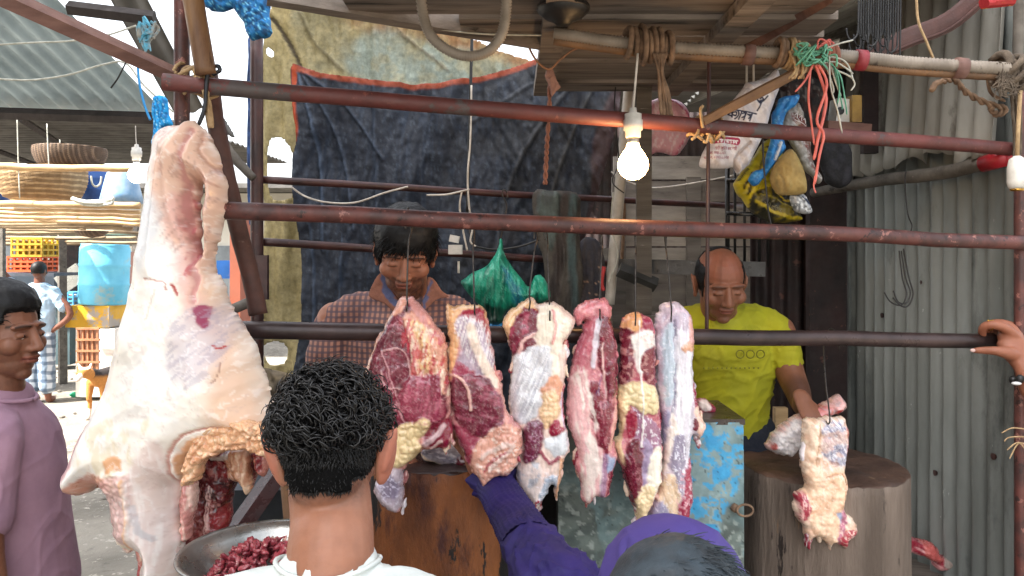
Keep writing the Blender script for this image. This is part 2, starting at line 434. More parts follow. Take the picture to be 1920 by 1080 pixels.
m_ropep = M('pale_rope', 'b59a74', '8a7050', sc=40, rough=.95, bump=.6, bsc=120, bd=.002)
m_black = M('black_metal', '151515', '0c0c0c', sc=20, rough=.5, bump=.1, spot=('4a2f24', 30, .66, .05))
m_hook = M('hook_wire', '4a443f', '2e2a28', sc=60, rough=.35, metal=.7, bump=.1, spot=('6e3f30', 50, .62, .05))
m_white = M('white_plastic', 'd8d5cd', 'b9b4aa', sc=20, rough=.45, bump=.05, spot=('7f786d', 16, .68, .05))
m_pvc = M('white_pipe', 'd6d0c6', 'aaa296', sc=10, rough=.5, bump=.15, spot=('6d645a', 9, .64, .08))
m_cable = M('white_cable', 'cfc7bc', 'a39a8f', sc=30, rough=.5, bump=0)
m_hose = M('corrugated_hose', '9a8f82', '776c60', sc=12, rough=.6, bump=.2, spot=('5a5048', 20, .62, .06))

g = MB(); rng = random.Random(3)
def gf(u, v):
    x = -60+140*u; y = -6+126*v
    return Vector((x, y, .03*float(fbm(x*.6, y*.6, 0, 3, 5))))
g.grid(gf, 90, 90)
tag(g.build('ground', m_ground, smooth=True), kind='structure')
g = MB(); g.grid(lambda u, v: Vector((-900+1800*u, -900+1800*v, -.06)), 3, 3)
tag(g.build('terrain', m_ground), kind='structure')

def corr(name, a, b, c, m, pitch=.076, amp=.009, n2=14, label=None, cat=None, ragged=None, group=None, dent=.004, parent=None, seed=1):
    """corrugated sheet: corner a, width vector to b (across the ribs), length vector to c (along the ribs)"""
    a, b, c = Vector(a), Vector(b), Vector(c); u, v = b-a, c-a; nn = u.cross(v).normalized()
    nu = int(u.length/pitch*8); k = u.length/pitch
    g = MB(); V = []
    for s, off in ((0, 0), (1, .0015)):
        for i in range(nu+1):
            for j in range(n2+1):
                p, q = i/nu, j/n2
                e = ragged(p) if ragged else 1
                q2 = q*e
                ph = 2*math.pi*p*k
                h = amp*math.cos(ph)+dent*float(fbm(p*k*.4, q2*v.length*3, 0, 2, seed))
                V.append(a+u*p+v*q2+nn*(h+off))
    N = (nu+1)*(n2+1); Fc = []
    for i in range(nu):
        for j in range(n2):
            w = i*(n2+1)+j
            Fc.append((w, w+n2+1, w+n2+2, w+1)); Fc.append((N+w, N+w+1, N+w+n2+2, N+w+n2+1))
    for i in range(nu):
        for j in (0, n2):
            w = i*(n2+1)+j; f = (w, w+n2+1, N+w+n2+1, N+w); Fc.append(f if j else f[::-1])
    for j in range(n2):
        for i in (0, nu):
            w = i*(n2+1)+j; Fc.append((w, w+1, N+w+1, N+w))
    o = mesh(name, V, Fc, m, parent, True)
    if label: tag(o, label, cat, group)
    return o

# right hand wall: two overlapping tin sheets
corr('corrugated_wall', (1.585, 2.28, 0), (1.56, 3.52, 0), (1.585, 2.28, 2.75), m_tin, pitch=.083, amp=.021, label='grey corrugated tin wall on the right side of the stall, ribbed down to the floor', cat='wall')
def rg(p): return .66+.045*p+.012*math.sin(p*40)+.01*math.sin(p*93)+(.05 if p < .18 else 0)
corr('corrugated_sheet', (1.545, 2.33, 2.95), (1.52, 3.5, 2.95), (1.47, 2.33, 1.85), m_tin2, pitch=.094, amp=.019, label='upper overlapping tin sheet with a torn lower edge on the right wall', cat='tin sheet', ragged=rg, seed=7)
corr('rusty_tin_sheet', P(1405, 1300, 3.56), P(1600, 1300, 3.56), P(1405, 150, 3.56), m_tinbr, pitch=.075, amp=.012, label='dark rusty brown tin panel behind the man in the yellow shirt', cat='tin sheet')
for i, (d_, z_) in enumerate(((2.42, 2.3), (2.7, 2.32), (3.0, 2.4), (3.3, 2.45), (2.5, 1.9), (2.9, 1.75), (3.2, 1.6), (2.46, 1.2), (2.8, 1.05))):
    MB().lathe((1.515 if z_ > 2.25 else 1.562, d_, z_), [(.0, -.006), (.011, -.004), (.009, .004), (.0, .006)], 10, Matrix.Rotation(R(90), 3, 'Y')).build('nail_head', m_rust2, SC.objects['corrugated_sheet' if z_ > 2.25 else 'corrugated_wall'])
# dark sheet post in front of the panel corner
MB().box(P(1548, 640, 3.42)+Vector((0, 0, .15)), (.16, .05, 2.2)).build('door_post', m_tinbr); tag(bpy.context.scene.objects['door_post'], 'wide dark red brown board standing between rusty panel and grey tin wall', 'post')
# ceiling
zc = 2.53
g = MB()
for i in range(7):
    y0 = 1.15+i*.165; wdt = .158
    xr = .80+.02*i
    xl = {5: -.45, 6: -.15}.get(i, -.75); g.box(((xl+xr)/2, y0+wdt/2, zc+.012*(i % 2)), (xr-xl, wdt, .025))
for i in range(5):
    y0 = 2.31+i*.155; g.box((.52-.0*i, y0+.074, zc+.012*(i % 2)), (.86, .148, .025))
for x in (.12, .62): g.box((x, 2.2, zc-.03), (.07, 1.6, .035))
tag(g.build('plank_ceiling', m_woodd), 'dark weathered plank ceiling over the stall front', 'ceiling')
g = MB(); a, b = P(495, -8, 2.02), P(1045, 82, 2.3)
dv = (b-a); g.box((a+b)/2+Vector((0, .03, .02)), (dv.length, .055, .06), Euler((0, -math.atan2(dv.z, dv.x), math.atan2(dv.y, dv.x))).to_matrix())
tag(g.build('ceiling_beam', m_woodd), 'dark timber beam along the left back edge of the plank ceiling', 'beam')
g = MB(); a, b = P(1395, 92, 2.42), P(1560, -10, 2.0); dv = b-a
g.tube([a, b], [(.022, .012)]*2, 4, side=(0, 0, 1)); tag(g.build('batten', m_timber), 'thin grey batten slanting under the ceiling right of the rope knots', 'batten')
corr('tin_awning', (.86, 2.3, 2.62), (.86, 3.8, 2.6), (1.75, 2.3, 2.97), m_tin2, label='grey tin awning above the upper right corner of the stall', cat='tin sheet')
corr('shed_roof', (0.2, 4.3, 2.95), (0.2, 7.2, 3.2), (3.2, 4.3, 3.0), m_tindark, pitch=.09, amp=.012, label='dim corrugated shed roof seen behind the pink plastic bag', cat='roof')
corr('sky_blocking_wall', (.6, 7.3, 0), (4, 7.3, 0), (.6, 7.3, 3.6), m_tinbr, label='dark tin wall added far behind the plank wall to block the bright sky', cat='wall')  # dark backdrop added so no bright sky shows below the shed roof
g = MB(); a, b = P(1225, 232, 4.4), P(1450, 238, 4.4); g.tube([a, b], .035, 4); tag(g.build('shed_beam', m_woodd), 'dark horizontal beam under the dim shed roof', 'beam')
# plank wall behind
t = thing('plank_wall', P(1250, 900, 3.9), 'grey brown plank wall behind the lit bulb and the steel tray', 'wall')
ys = [292, 338, 380, 463, 505, 590, 690, 800, 920, 1100]
for i in range(len(ys)-1):
    a, b = P(1100 if i > 2 else 1150, ys[i+1]-1.5, 3.9), P(1425, ys[i]+1.5, 3.9)
    MB().box(((a.x+b.x)/2, 3.9+.006*(i % 3), (a.z+b.z)/2), (b.x-a.x, .025, b.z-a.z), (0, random.uniform(-.006, .006), 0)).build('plank', M('planks_'+'abc'[i % 3], ['8d857a', '7b7268', '958b7e'][i % 3], ['6b635a', '5c544c', '766c61'][i % 3], sc=6, rough=.8, bump=.4, bsc=30, bd=.003, st=(.6, 3, 3), spot=('3f3832', 6, .62, .08), spot2=('b0a89c', 15, .68, .03)), t)
for x in (1160, 1300): MB().box(P(x, 700, 3.87)+Vector((0, 0, 0)), (.07, .03, 2.0)).build('upright', m_wood, t)
MB().box(P(1207, 330, 3.0)+Vector((0, 0, .1)), (.06, .02, 1.3)).build('upright_board', m_wood); tag(SC.objects['upright_board'], 'grey upright board just behind the bulb holder', 'board')
# platform
tag(MB().box((.4, 2.75, .26), (2.3, 1.6, .5)).build('stall_platform', m_woodd), 'dark raised platform on which the butchers stand', 'platform')

tag(MB().box((.13, 2.55, .85), (.26, .5, .75)).build('gap_shade_box', M('gap_shade_black', '1c1817', '0e0c0c', sc=5, rough=.8)), 'dark box put in for the shade in the gap between block and counter', 'crate')  # black box standing in for the shade between block and counter
t = thing('unseen_shade_building', (-5.8, -.3, 0), 'unseen tall pale building added behind the camera to shade the stall', 'building')  # unseen building, added only to keep the sun off the stall
dr_ = Vector((-.819, -.574, 0)); pr_ = Vector((-.574, .819, 0)); cb_ = dr_*5.3+pr_*3.1; Mb = Matrix((pr_, -dr_, (0, 0, 1))).transposed()
m_pla = M('shade_building_plaster', 'a39c90', '8a8378', sc=.8, rough=.9, spot=('6d675e', 1.5, .6, .15))
MB().box(cb_+Vector((0, 0, 6.5)), (8.4, .6, 13), Mb).build('wall', m_pla, t)
for i in range(4):
    for k in range(4): MB().box(cb_+pr_*(-3+2*k)-dr_*.3+Vector((0, 0, 1.6+2.9*i)), (1.0, .06, 1.3), Mb).build('window', m_black, t)
# ---- pipes and poles
def D2(px): return 1.75+(px-420)/1495*.5
def pipe(name, a, b, r, m, label, cat='pipe', n=20, seg=24, bend=0, group=None, open_=False):
    g = MB(); a, b = Vector(a), Vector(b)
    pts = [a+(b-a)*(i/seg)+Vector((0, 0, bend*math.sin(math.pi*i/seg)+.004*r/.02*float(fbm(i*.33, a.z*7+a.x, 0, 2, 9)))) for i in range(seg+1)]
    g.tube(pts, r, n, caps=not open_)
    if open_:
        g.tube([pts[-1], pts[0]][::1], r*.84, n, caps=False)
        g.tube([pts[0], pts[0]+(a-b).normalized()*.0005], [r, r*.84], n, caps=False)
    return tag(g.build(name, m, smooth=True), label, cat, group)
m_r1 = M('chipped_red_pipe', '683430', '4c2825', sc=9, rough=.55, bump=.5, bsc=45, bd=.003, spot=('4a4241', 4.5, .57, .03), spot2=('7d483e', 28, .62, .04))
pipe('rail_pipe', P(306, 156, 1.78), P(1895, 279, 2.3), .0205, m_r1, 'topmost long rail pipe with chipped red paint and an open left end', 'rail', open_=True, bend=-.003)
pipe('rail_pipe', P(400, 393, 1.745), P(2100, 462, 2.31), .0208, m_rust, 'middle long rail pipe from which the row of meat cuts hangs', 'rail')
pipe('rail_pipe', P(430, 619, 1.86), P(1862, 640, 2.28), .0222, m_rail3, 'lowest long rail pipe, smooth dark brown, passing behind the meat cuts', 'rail')
pipe('post_pipe', P(341, -160, 1.86), P(341, 1700, 1.86), .0185, m_rust, 'front left red oxide post behind the carcass', 'post')
pipe('post_pipe', P(481, 62, 2.6), P(484, 1500, 2.6), .0215, m_rust2, 'dark red post left of the olive tarpaulin', 'post')
pipe('post_pipe', P(1913, 130, 2.26), P(1915, 1700, 2.26), .017, m_rust, 'dark red post at the right edge of the photo', 'post')
MB().box(P(489, 520, 2.57), (.05, .02, .15)).build('post_plate', m_rust2, SC.objects['post_pipe.001'])
pipe('back_rail', P(486, 337, 2.62), P(1395, 388, 3.6), .0135, m_rust2, 'upper thin rusty rail across the navy tarpaulin', 'rail')
pipe('back_rail', P(486, 453, 2.62), P(1170, 495, 3.3), .0145, m_rust2, 'lower thin rusty rail behind the checked shirt man', 'rail')
pipe('steel_rod', P(1331, -60, 2.36), P(1325, 634, 2.36), .0062, m_rust2, 'thin rusty upright rod in front of the man in yellow', 'rod', n=8)
pipe('steel_rod', P(886, 30, 2.75), P(876, 400, 2.75), .0055, m_black, 'thin black upright rod hanging from the ceiling beam', 'rod', n=8)
pipe('white_pipe', P(1186, 100, 3.1), P(1142, 570, 3.1), .0225, m_pvc, 'dirty white upright plastic pipe behind the lit bulb', 'pipe')
pipe('leaning_bamboo', P(352, -60, 1.77), P(386, 138, 1.77), .0235, m_pole, 'smooth brown bamboo leaning against the front left post', 'bamboo pole')
g = MB(); pp, rr = densify(PL([(392, 140), (408, 250), (440, 400), (470, 520), (484, 590)], 1.95), [.021, .023, .024, .022, .024], 5)
g.tube(pp, rr, 14, jit=.06); tag(g.build('leaning_pole', M('dark_bark', '5e3a30', '3d2822', sc=12, rough=.7, bump=.5, bsc=50, bd=.003, spot=('857068', 30, .66, .04)), smooth=True), 'dark bark covered pole leaning down behind the hind leg', 'pole')
g = MB(); g.tube([P(-90, -50, 1.62), P(330, 142, 1.84)], [(.024, .02), (.021, .02)], 4, side=(0, 0, 1)); tag(g.build('timber_beam', m_timber), 'brown timber beam slanting in from the upper left corner', 'beam')
g = MB(); pp, rr = densify(PL([(395, 225), (430, 285), (476, 335)], 2.45), [.014, .017, .013], 6); g.tube(pp, rr, 10, jit=.1)
tag(g.build('rough_pole', m_polegrey, smooth=True), 'short rough grey pole meeting the dark red post', 'pole')
g = MB(); g.tube(PL([(425, 585), (478, 562)], 2.5), .017, 10); tag(g.build('pole_stub', m_polegrey, smooth=True), 'short grey stub poking left of the dark red post', 'pole')
# pole with conduit
t = thing('conduit_pole', P(1450, 110, 2.1), 'long pole with grey corrugated conduit strapped along it under the ceiling', 'pole')
cl = lambda dy, D: curve3(PL([(1038, 62+dy), (1200, 84+dy), (1400, 97+dy), (1560, 104+dy), (1700, 118+dy), (1890, 130+dy)], D), 60)
pp = cl(0, 2.1); rr = [.0165+(.003 if i % 2 else -.002) for i in range(len(pp))]
MB().tube(pp, rr, 12).build('conduit', m_hose, t, True)
MB().tube(cl(15, 2.11)[::10], [(.012, .014)]*31, 8).build('wood_strip', m_stick, t, True)
for x, y in ((1403, 103), (1613, 113), (1800, 128)):
    MB().tube(PL([(x-9, y-1), (x+9, y+1)], 2.1), .029, 14).build('tape', M('red_tape', '8f2b33', rough=.5) if x == 1613 else m_timber, t, True)
# hanging hose loop
g = MB(); pp = curve3(PL([(788, -60), (792, 20), (812, 72), (862, 103), (912, 98), (942, 60), (950, 0), (952, -60)], 1.9), 22)
g.tube(pp, [.0125+(.0022 if i % 2 else -.0016) for i in range(len(pp))], 12); tag(g.build('hose_loop', m_hose, smooth=True), 'grey ribbed hose hanging in a loop under the ceiling', 'hose')
g = MB(); g.tube(PL([(1318, 228), (1430, 170), (1548, 108)], 2.06), [(.013, .012), (.015, .013), (.013, .012)], 7, jit=.08); tag(g.build('diagonal_stick', m_stick), 'reddish wooden stick tied diagonally between top rail and conduit pole', 'stick')
t = thing('wall_pole', P(1700, 330, 2.8), 'grey bark pole with red taped end along the tin wall', 'pole')
pp, rr = densify([P(1525, 361, 3.2), P(1640, 340, 2.9), P(1760, 325, 2.6), P(1850, 305, 2.4)], [.02, .022, .024, .024], 6)
MB().tube(pp, rr, 12, jit=.07).build('bark_pole', m_polegrey, t, True)
MB().tube([P(1843, 308, 2.385), P(1892, 294, 2.3)], .026, 14).build('red_tape', M('red_wrap', 'b3202c', '7d1820', sc=10, rough=.4, bump=.1), t, True)
# corner frame pole right
pipe('corner_pole', P(1912, -60, 2.24), P(1908, 120, 2.24), .014, m_polegrey, 'grey pole above the frayed rope at the right edge', 'pole')

# ---- blocks and counter
def block(name, c, r, z0, z1, label, m, mtop, seed):
    n, rings = 96, 26; V = []; prof = []
    for i in range(rings+1):
        z = z0+(z1-z0)*i/rings; prof.append((1.0+.03*(1-i/rings), z))
    prof += [(.985, z1+.004), (.93, z1+.007)]+[(q, z1+.007) for q in (.8, .65, .5, .35, .2, .05)]
    nv = len(prof)
    for k, (q, z) in enumerate(prof):
        for j in range(n):
            a = 2*math.pi*j/n; ca, sa = math.cos(a), math.sin(a)
            rr_ = r*q*(1+.035*float(fbm(ca*1.3+9, sa*1.3, z*.6, 3, seed))+(.035*float(fbm(ca*9, sa*9, z*2, 4, seed+2)) if k < rings+2 else 0))
            zz = z+(.006*float(fbm(ca*q*5, sa*q*5, 0, 3, seed+4)) if k > rings else 0)+(.008*float(fbm(ca*8, sa*8, 0, 2, seed+6)) if k == rings else 0)
            V.append((c[0]+ca*rr_, c[1]+sa*rr_, zz))
    Fs = [(i*n+j, i*n+(j+1) % n, (i+1)*n+(j+1) % n, (i+1)*n+j) for i in range(rings) for j in range(n)]
    Ft = [(i*n+j, i*n+(j+1) % n, (i+1)*n+(j+1) % n, (i+1)*n+j) for i in range(rings, nv-1) for j in range(n)]
    Ft.append(tuple((nv-1)*n+j for j in range(n)))
    t = thing(name, (c[0], c[1], z0), label, 'chopping block')
    o = mesh('trunk', V, Fs+Ft, None, t, True, mats=[m, mtop], fm=[0]*len(Fs)+[1]*len(Ft)); return t
m_blk1 = M('stained_orange_wood', '96582a', '63361a', sc=5, rough=.55, bump=1., bsc=22, bd=.01, st=(1.5, 1.5, .6), spot=('151110', 3.2, .52, .02), spot2=('43201a', 4, .52, .1))
m_blk2 = M('grimy_dark_wood', '7d6e62', '55483e', sc=5, rough=.75, bump=1., bsc=22, bd=.012, st=(2.2, 2.2, .35), spot=('a07a55', 7, .64, .05), spot2=('2a201b', 9, .6, .04))
m_top1 = M('wet_block_top', '3b2823', '251917', sc=8, rough=.35, bump=.5, bsc=40, bd=.004, spot=('7d6a5c', 30, .68, .03))
m_top2 = M('chopped_block_top', '5b4234', '3b2a22', sc=7, rough=.6, bump=.9, bsc=22, bd=.01, spot=('9a7a5c', 16, .64, .05))
block('chopping_block', (-.2, 2.15), .195, .5, 1.285, 'orange brown chopping block with black stains behind the curly haired man', m_blk1, m_top1, 3)
block('chopping_block', (.978, 2.4), .25, .5, 1.19, 'grimy dark chopping block in front of the tin wall', m_blk2, m_top2, 11)
t = thing('metal_counter', (.36, 2.1, .5), 'grey green sheet metal counter with flaking blue paint', 'counter')
a, b = P(1046, 788, 2.13), P(1394, 788, 2.13)
m_ctop = M('greasy_counter_top', '3f332e', '2a211e', sc=9, rough=.35, bump=.4, bsc=30, bd=.004)
MB().box(((a.x+b.x)/2, 2.265, (a.z+.5)/2-.01), (b.x-a.x-.01, .255, a.z-.5)).build('counter_box', M('counter_side', '4a4f4d', '343837', sc=6, rough=.6), t)
MB().box(((a.x+b.x)/2, 2.265, a.z-.004), (b.x-a.x+.006, .28, .016)).build('counter_top', m_ctop, t)
PN = [(1046, 792), (1395, 792), (1396, 1300), (1046, 1300)]
relief('front_panel', PN, 2.125, .0015, 3, [
    ('n', '5d655f', 40, 0, .3, .8), ('n', '3f4a48', 26, .12, .15, .7), ('n', '9aa39c', 9, .3, .08, .7), ('n', '6e8a8c', 60, .05, .2, .6),
    ('p', [(1300, 800), (1400, 800), (1370, 830), (1385, 900), (1345, 1000), (1350, 1080), (1300, 1090), (1262, 980), (1290, 900)], '8fa6a6', 30, 0, .5),
    ('n', '2b8fc0', 22, .05, .05, .95, (1, 1.3), 0, [(1282, 800), (1380, 800), (1350, 830), (1370, 880), (1372, 900), (1340, 905), (1310, 960), (1350, 1000), (1345, 1120), (1292, 1120), (1270, 900)]),
    ('n', '3a9bc8', 12, .12, .05, .9, (1, 1), 0, [(1290, 795), (1395, 800), (1396, 870), (1350, 1000), (1345, 1100), (1285, 1000)]),
    ('n', '1d2223', 5, .52, .04, .7), ('h', 30, .003)], M('painted_panel', 'ffffff', rough=.55, sc=30, attr=.2, bump=.3, bsc=60, bd=.002), t, step=3, smooth_out=1, wob=1, base='69756f', sheet=True)
g = MB(); c = P(1397, 957, 2.1); g.tube([c+Vector((.022*math.cos(a), 0, .016*math.sin(a))) for a in np.linspace(0, 6.28, 24)], .0035, 6)
g.tube([c+Vector((-.02, .01, 0)), c+Vector((-.028, .02, .004))], .012, 8); g.build('wire_loop', m_rope, t, True)
# left counter bits
g = MB(); g.tube([P(440, 1000, 1.98), P(545, 850, 2.2)], [(.035, .012)]*2, 4, side=(1, 0, 0)); tag(g.build('slanted_plank', M('wet_red_plank', '40201f', '2c1717', sc=9, rough=.3, bump=.5, bsc=40, bd=.003, spot=('7a6a60', 60, .72, .03))), 'wet dark red plank slanting behind the metal bowl', 'plank')
tag(MB().box(P(470, 1200, 2.35), (.35, .3, 1.02)).build('dark_bin', M('dark_blue_plastic', '1b2733', '10181f', sc=6, rough=.5)), 'dark blue plastic bin under the carcass cavity', 'bin')
g = MB(); g.tube([P(533, 905, 2.0), P(553, 1120, 1.95)], .011, 8); tag(g.build('yellow_banded_stick', m_stick, smooth=True), 'thin brown stick left of the curly haired man neck', 'stick')
MB().tube([P(543, 992, 1.97), P(544.6, 1008, 1.965)], .0125, 10).build('yellow_band', M('yellow_band', 'c9b23a'), SC.objects['yellow_banded_stick'])

# ================================================================ TARPAULINS
m_tarp = M('tarp_fabric', 'ffffff', sc=60, rough=.7, attr=.3, bump=.5, bsc=140, bd=.002)
def ts(pts): return pts
relief('navy_tarpaulin', [(546, 118), (600, 136), (700, 150), (800, 154), (880, 146), (950, 130), (1058, 96), (1142, 96), (1168, 150), (1152, 250), (1128, 340), (1108, 400), (1092, 500), (1088, 900), (574, 900), (568, 600), (562, 480), (553, 380), (550, 300), (556, 262), (549, 180)],
    3.3, .003, 4, [
    ('n', '161c26', 90, .05, .3, .4, (1, 2), 20), ('n', '3a4a60', 9, .2, .2, .2, (.5, 6), 4), ('n', '5a6470', 5, .4, .1, .3, (.6, 2.5), 12),
    ('n', '2b2d31', 40, -.1, .3, .6, (1, 1), 0, [(860, 200), (1170, 100), (1100, 560), (860, 520)]),
    ('p', [(1112, 260), (1160, 150), (1170, 170), (1140, 420), (1085, 560), (1075, 480), (1105, 380)], '4a3433', 8, 0, .7),
    ('l', [(556, 135), (585, 230), (600, 340), (604, 470)], 5, '4a5b72', 0.012, 0.5), ('l', [(560, 130), (620, 230), (650, 330), (662, 430)], 4, '465468', 0.01, 0.45), ('l', [(565, 132), (650, 200), (720, 300)], 4, '3c4a5e', 0.01, 0.4), ('l', [(700, 160), (704, 300), (712, 520)], 4, '3a485c', 0.008, 0.35), ('l', [(1130, 105), (1040, 200), (960, 330), (930, 480)], 6, '4a4c50', 0.014, 0.5), ('l', [(1140, 110), (1085, 220), (1040, 340), (1020, 420)], 5, '50504f', 0.012, 0.5), ('l', [(1100, 100), (980, 170), (880, 230)], 5, '3c3f46', 0.01, 0.5), ('l', [(580, 420), (590, 560), (588, 700)], 4, '4a5b72', 0.01, 0.4), ('l', [(640, 440), (636, 600)], 4, '44546a', 0.008, 0.4), ('l', [(820, 180), (790, 320), (800, 480)], 4, '343f50', 0.008, 0.4),
    ('l', [(548, 122), (600, 140), (700, 154), (800, 158), (880, 150), (950, 134), (1060, 98)], 11, '8a3a1e', .002),
    ('l', [(549, 125), (552, 180), (555, 240), (553, 262)], 8, 'a8421c', .002),
    ('h', 90, .08, (.8, 2.0), 12), ('h', 26, .007, (.6, 3), 5), ('h', 10, .006, (1, 1), 0), ('h', 30, .015, (.5, 4), -28, [(900, 180), (1180, 90), (1150, 350), (900, 400)]), ('h', 22, .012, (.5, 4), 24, [(550, 120), (800, 150), (700, 420), (550, 420)])],
    m_tarp, step=3, wob=2, warp=1.5, base='1e2430', sheet=True)
tag(SC.objects['navy_tarpaulin'], 'large dark navy tarpaulin with orange hem hung behind the butchers', 'tarpaulin')
relief('olive_tarpaulin', [(492, 90), (500, 25), (545, -5), (700, 4), (800, 22), (832, 36), (872, 66), (930, 92), (1000, 112), (1062, 124), (1075, 230), (760, 260), (620, 300), (600, 500), (600, 760), (560, 742), (500, 735), (494, 600), (492, 300)],
    3.6, .003, 4, [
    ('p', [(600, 20), (760, 15), (900, 60), (1010, 110), (1000, 130), (880, 100), (760, 75), (690, 60)], '8a5a35', 24, 0, .8),
    ('p', [(700, 50), (800, 80), (900, 105), (1000, 140), (900, 160), (700, 155), (640, 110)], '8a9a94', 30, 0, .8),
    ('p', [(545, 0), (640, 20), (660, 100), (600, 140), (560, 90)], '7d7a62', 20, 0, .7),
    ('n', '7c7048', 40, .1, .2, .5, (1, 2), 30), ('n', 'a89a70', 18, .15, .2, .4), ('l', [(560, 20), (590, 80), (640, 130)], 4, '5c5238', .01, .6), ('l', [(720, 20), (760, 70), (840, 130)], 4, '5c4a38', .01, .5),
    ('l', [(505, 30), (530, 60), (565, 130)], 7, '40351f', -.01), ('h', 60, .05, (.5, 3), 5), ('h', 20, .02, (.5, 4), 0), ('h', 8, .005)],
    m_tarp, step=4, wob=3, base='a8986a', sheet=True,
    holes=[[(506, 268), (530, 260), (549, 285), (553, 335), (545, 372), (512, 372), (502, 330)], [(500, 90), (508, 92), (511, 104), (502, 104)], [(495, 648), (520, 640), (536, 655), (532, 680), (510, 684), (496, 668)]])
tag(SC.objects['olive_tarpaulin'], 'patched olive and rust coloured tarpaulin with torn holes behind the navy one', 'tarpaulin')
relief('burlap_sacks', [(470, 700), (500, 690), (560, 705), (600, 690), (640, 720), (650, 900), (640, 1200), (470, 1200), (465, 800)], 2.9, .03, 30,
    [('n', '3a3226', 30, 0, .3, .8), ('n', '8a7a5c', 14, .2, .15, .6), ('h', 22, .04)], m_tarp, step=6, base='5c4f3b')
tag(SC.objects['burlap_sacks'], 'torn brown burlap heaped below the olive tarpaulin', 'sacking')
m_net = M('blue_net', '1f6fa8', '0f3f6b', sc=60, rough=.6, bump=.8, bsc=200, bd=.004, spot=('3fa6dd', 80, .58, .04), spot2=('062338', 120, .56, .03))
g = []; relief('blue_netting', [(360, -60), (520, -60), (508, 0), (505, 40), (508, 64), (490, 74), (470, 68), (455, 40), (435, 18), (405, 25), (385, 12), (372, -5)], 2.25, .03, 18,
    [('n', '0b3d66', 6, .1, .1, .8), ('n', '7fd0f0', 3.5, .35, .05, .9), ('h', 8, .015)], m_tarp, step=2.5, base='1d76b4', wob=8)
tag(SC.objects['blue_netting'], 'bright blue netting bundled under the roof above the open gap', 'netting')
relief('net_strip', [(288, 182), (300, 176), (312, 185), (316, 215), (325, 235), (308, 238), (300, 262), (295, 290), (286, 308), (284, 280), (288, 240), (284, 205)], 2.3, .012, 8,
    [('n', '0b5fa0', 4, .1, .1, .8, (.6, 3)), ('n', 'b0ecff', 3, .4, .05, .9), ('h', 5, .006)], m_tarp, step=2, base='18a0e8', wob=4)
tag(SC.objects['net_strip'], 'strip of bright blue net hanging above the carcass shoulder', 'netting')
relief('blue_cloth_edge', [(466, 75), (478, 70), (479, 200), (480, 390), (468, 420), (462, 330), (464, 200)], 2.75, .006, 5, [('n', '1c2f55', 20, 0, .2, .7), ('h', 20, .01)], m_tarp, step=3, base='35548a')
tag(SC.objects['blue_cloth_edge'], 'narrow dark blue cloth strip beside the dark red post', 'cloth')
g = MB(); a = P(385, 205, 3.4); 
relief('tin_flap', [(378, 170), (392, 178), (438, 250), (432, 256), (395, 225)], 3.4, .006, 3, [], m_tindark, step=4, wob=0); tag(SC.objects['tin_flap'], 'small bent tin flap against the sky beside the leaning pole', 'tin sheet')
relief('hanging_trousers', [(1000, 362), (1030, 358), (1082, 362), (1090, 400), (1085, 430), (1092, 500), (1085, 590), (1050, 640), (1025, 600), (1020, 500), (1005, 440)], 3.0, .02, 16,
    [('p', [(1012, 362), (1050, 360), (1045, 420), (1030, 470), (1015, 430)], '46524f', 6, .01, .9), ('p', [(1052, 362), (1070, 362), (1060, 460), (1040, 600), (1030, 560)], '2c211d', 6, 0, .9), ('l', [(1075, 370), (1070, 450), (1080, 590)], 14, '3a4a4a', .006), ('l', [(1050, 365), (1048, 430)], 3, '1c1c1c', 0), ('h', 14, .015, (.5, 5)), ('n', '1f1a18', 20, .1, .2, .6, (.6, 3))], m_tarp, step=3, base='453f38')
tag(SC.objects['hanging_trousers'], 'grey green and brown trousers hanging over the back rail', 'trousers')
relief('hanging_cloth', [(1086, 455), (1110, 445), (1130, 470), (1138, 560), (1130, 640), (1090, 650), (1084, 540)], 3.1, .02, 14,
    [('n', '2c2c38', 8, 0, .2, .8, (.5, 3)), ('n', 'c09a7c', 4, .4, .05, .8, (1, 1), 0, [(1095, 510), (1125, 500), (1125, 560), (1100, 570)]), ('h', 12, .015, (.5, 4))], m_tarp, step=3, base='3a3436')
tag(SC.objects['hanging_cloth'], 'dark patterned cloth hanging left of the white pipe', 'cloth')
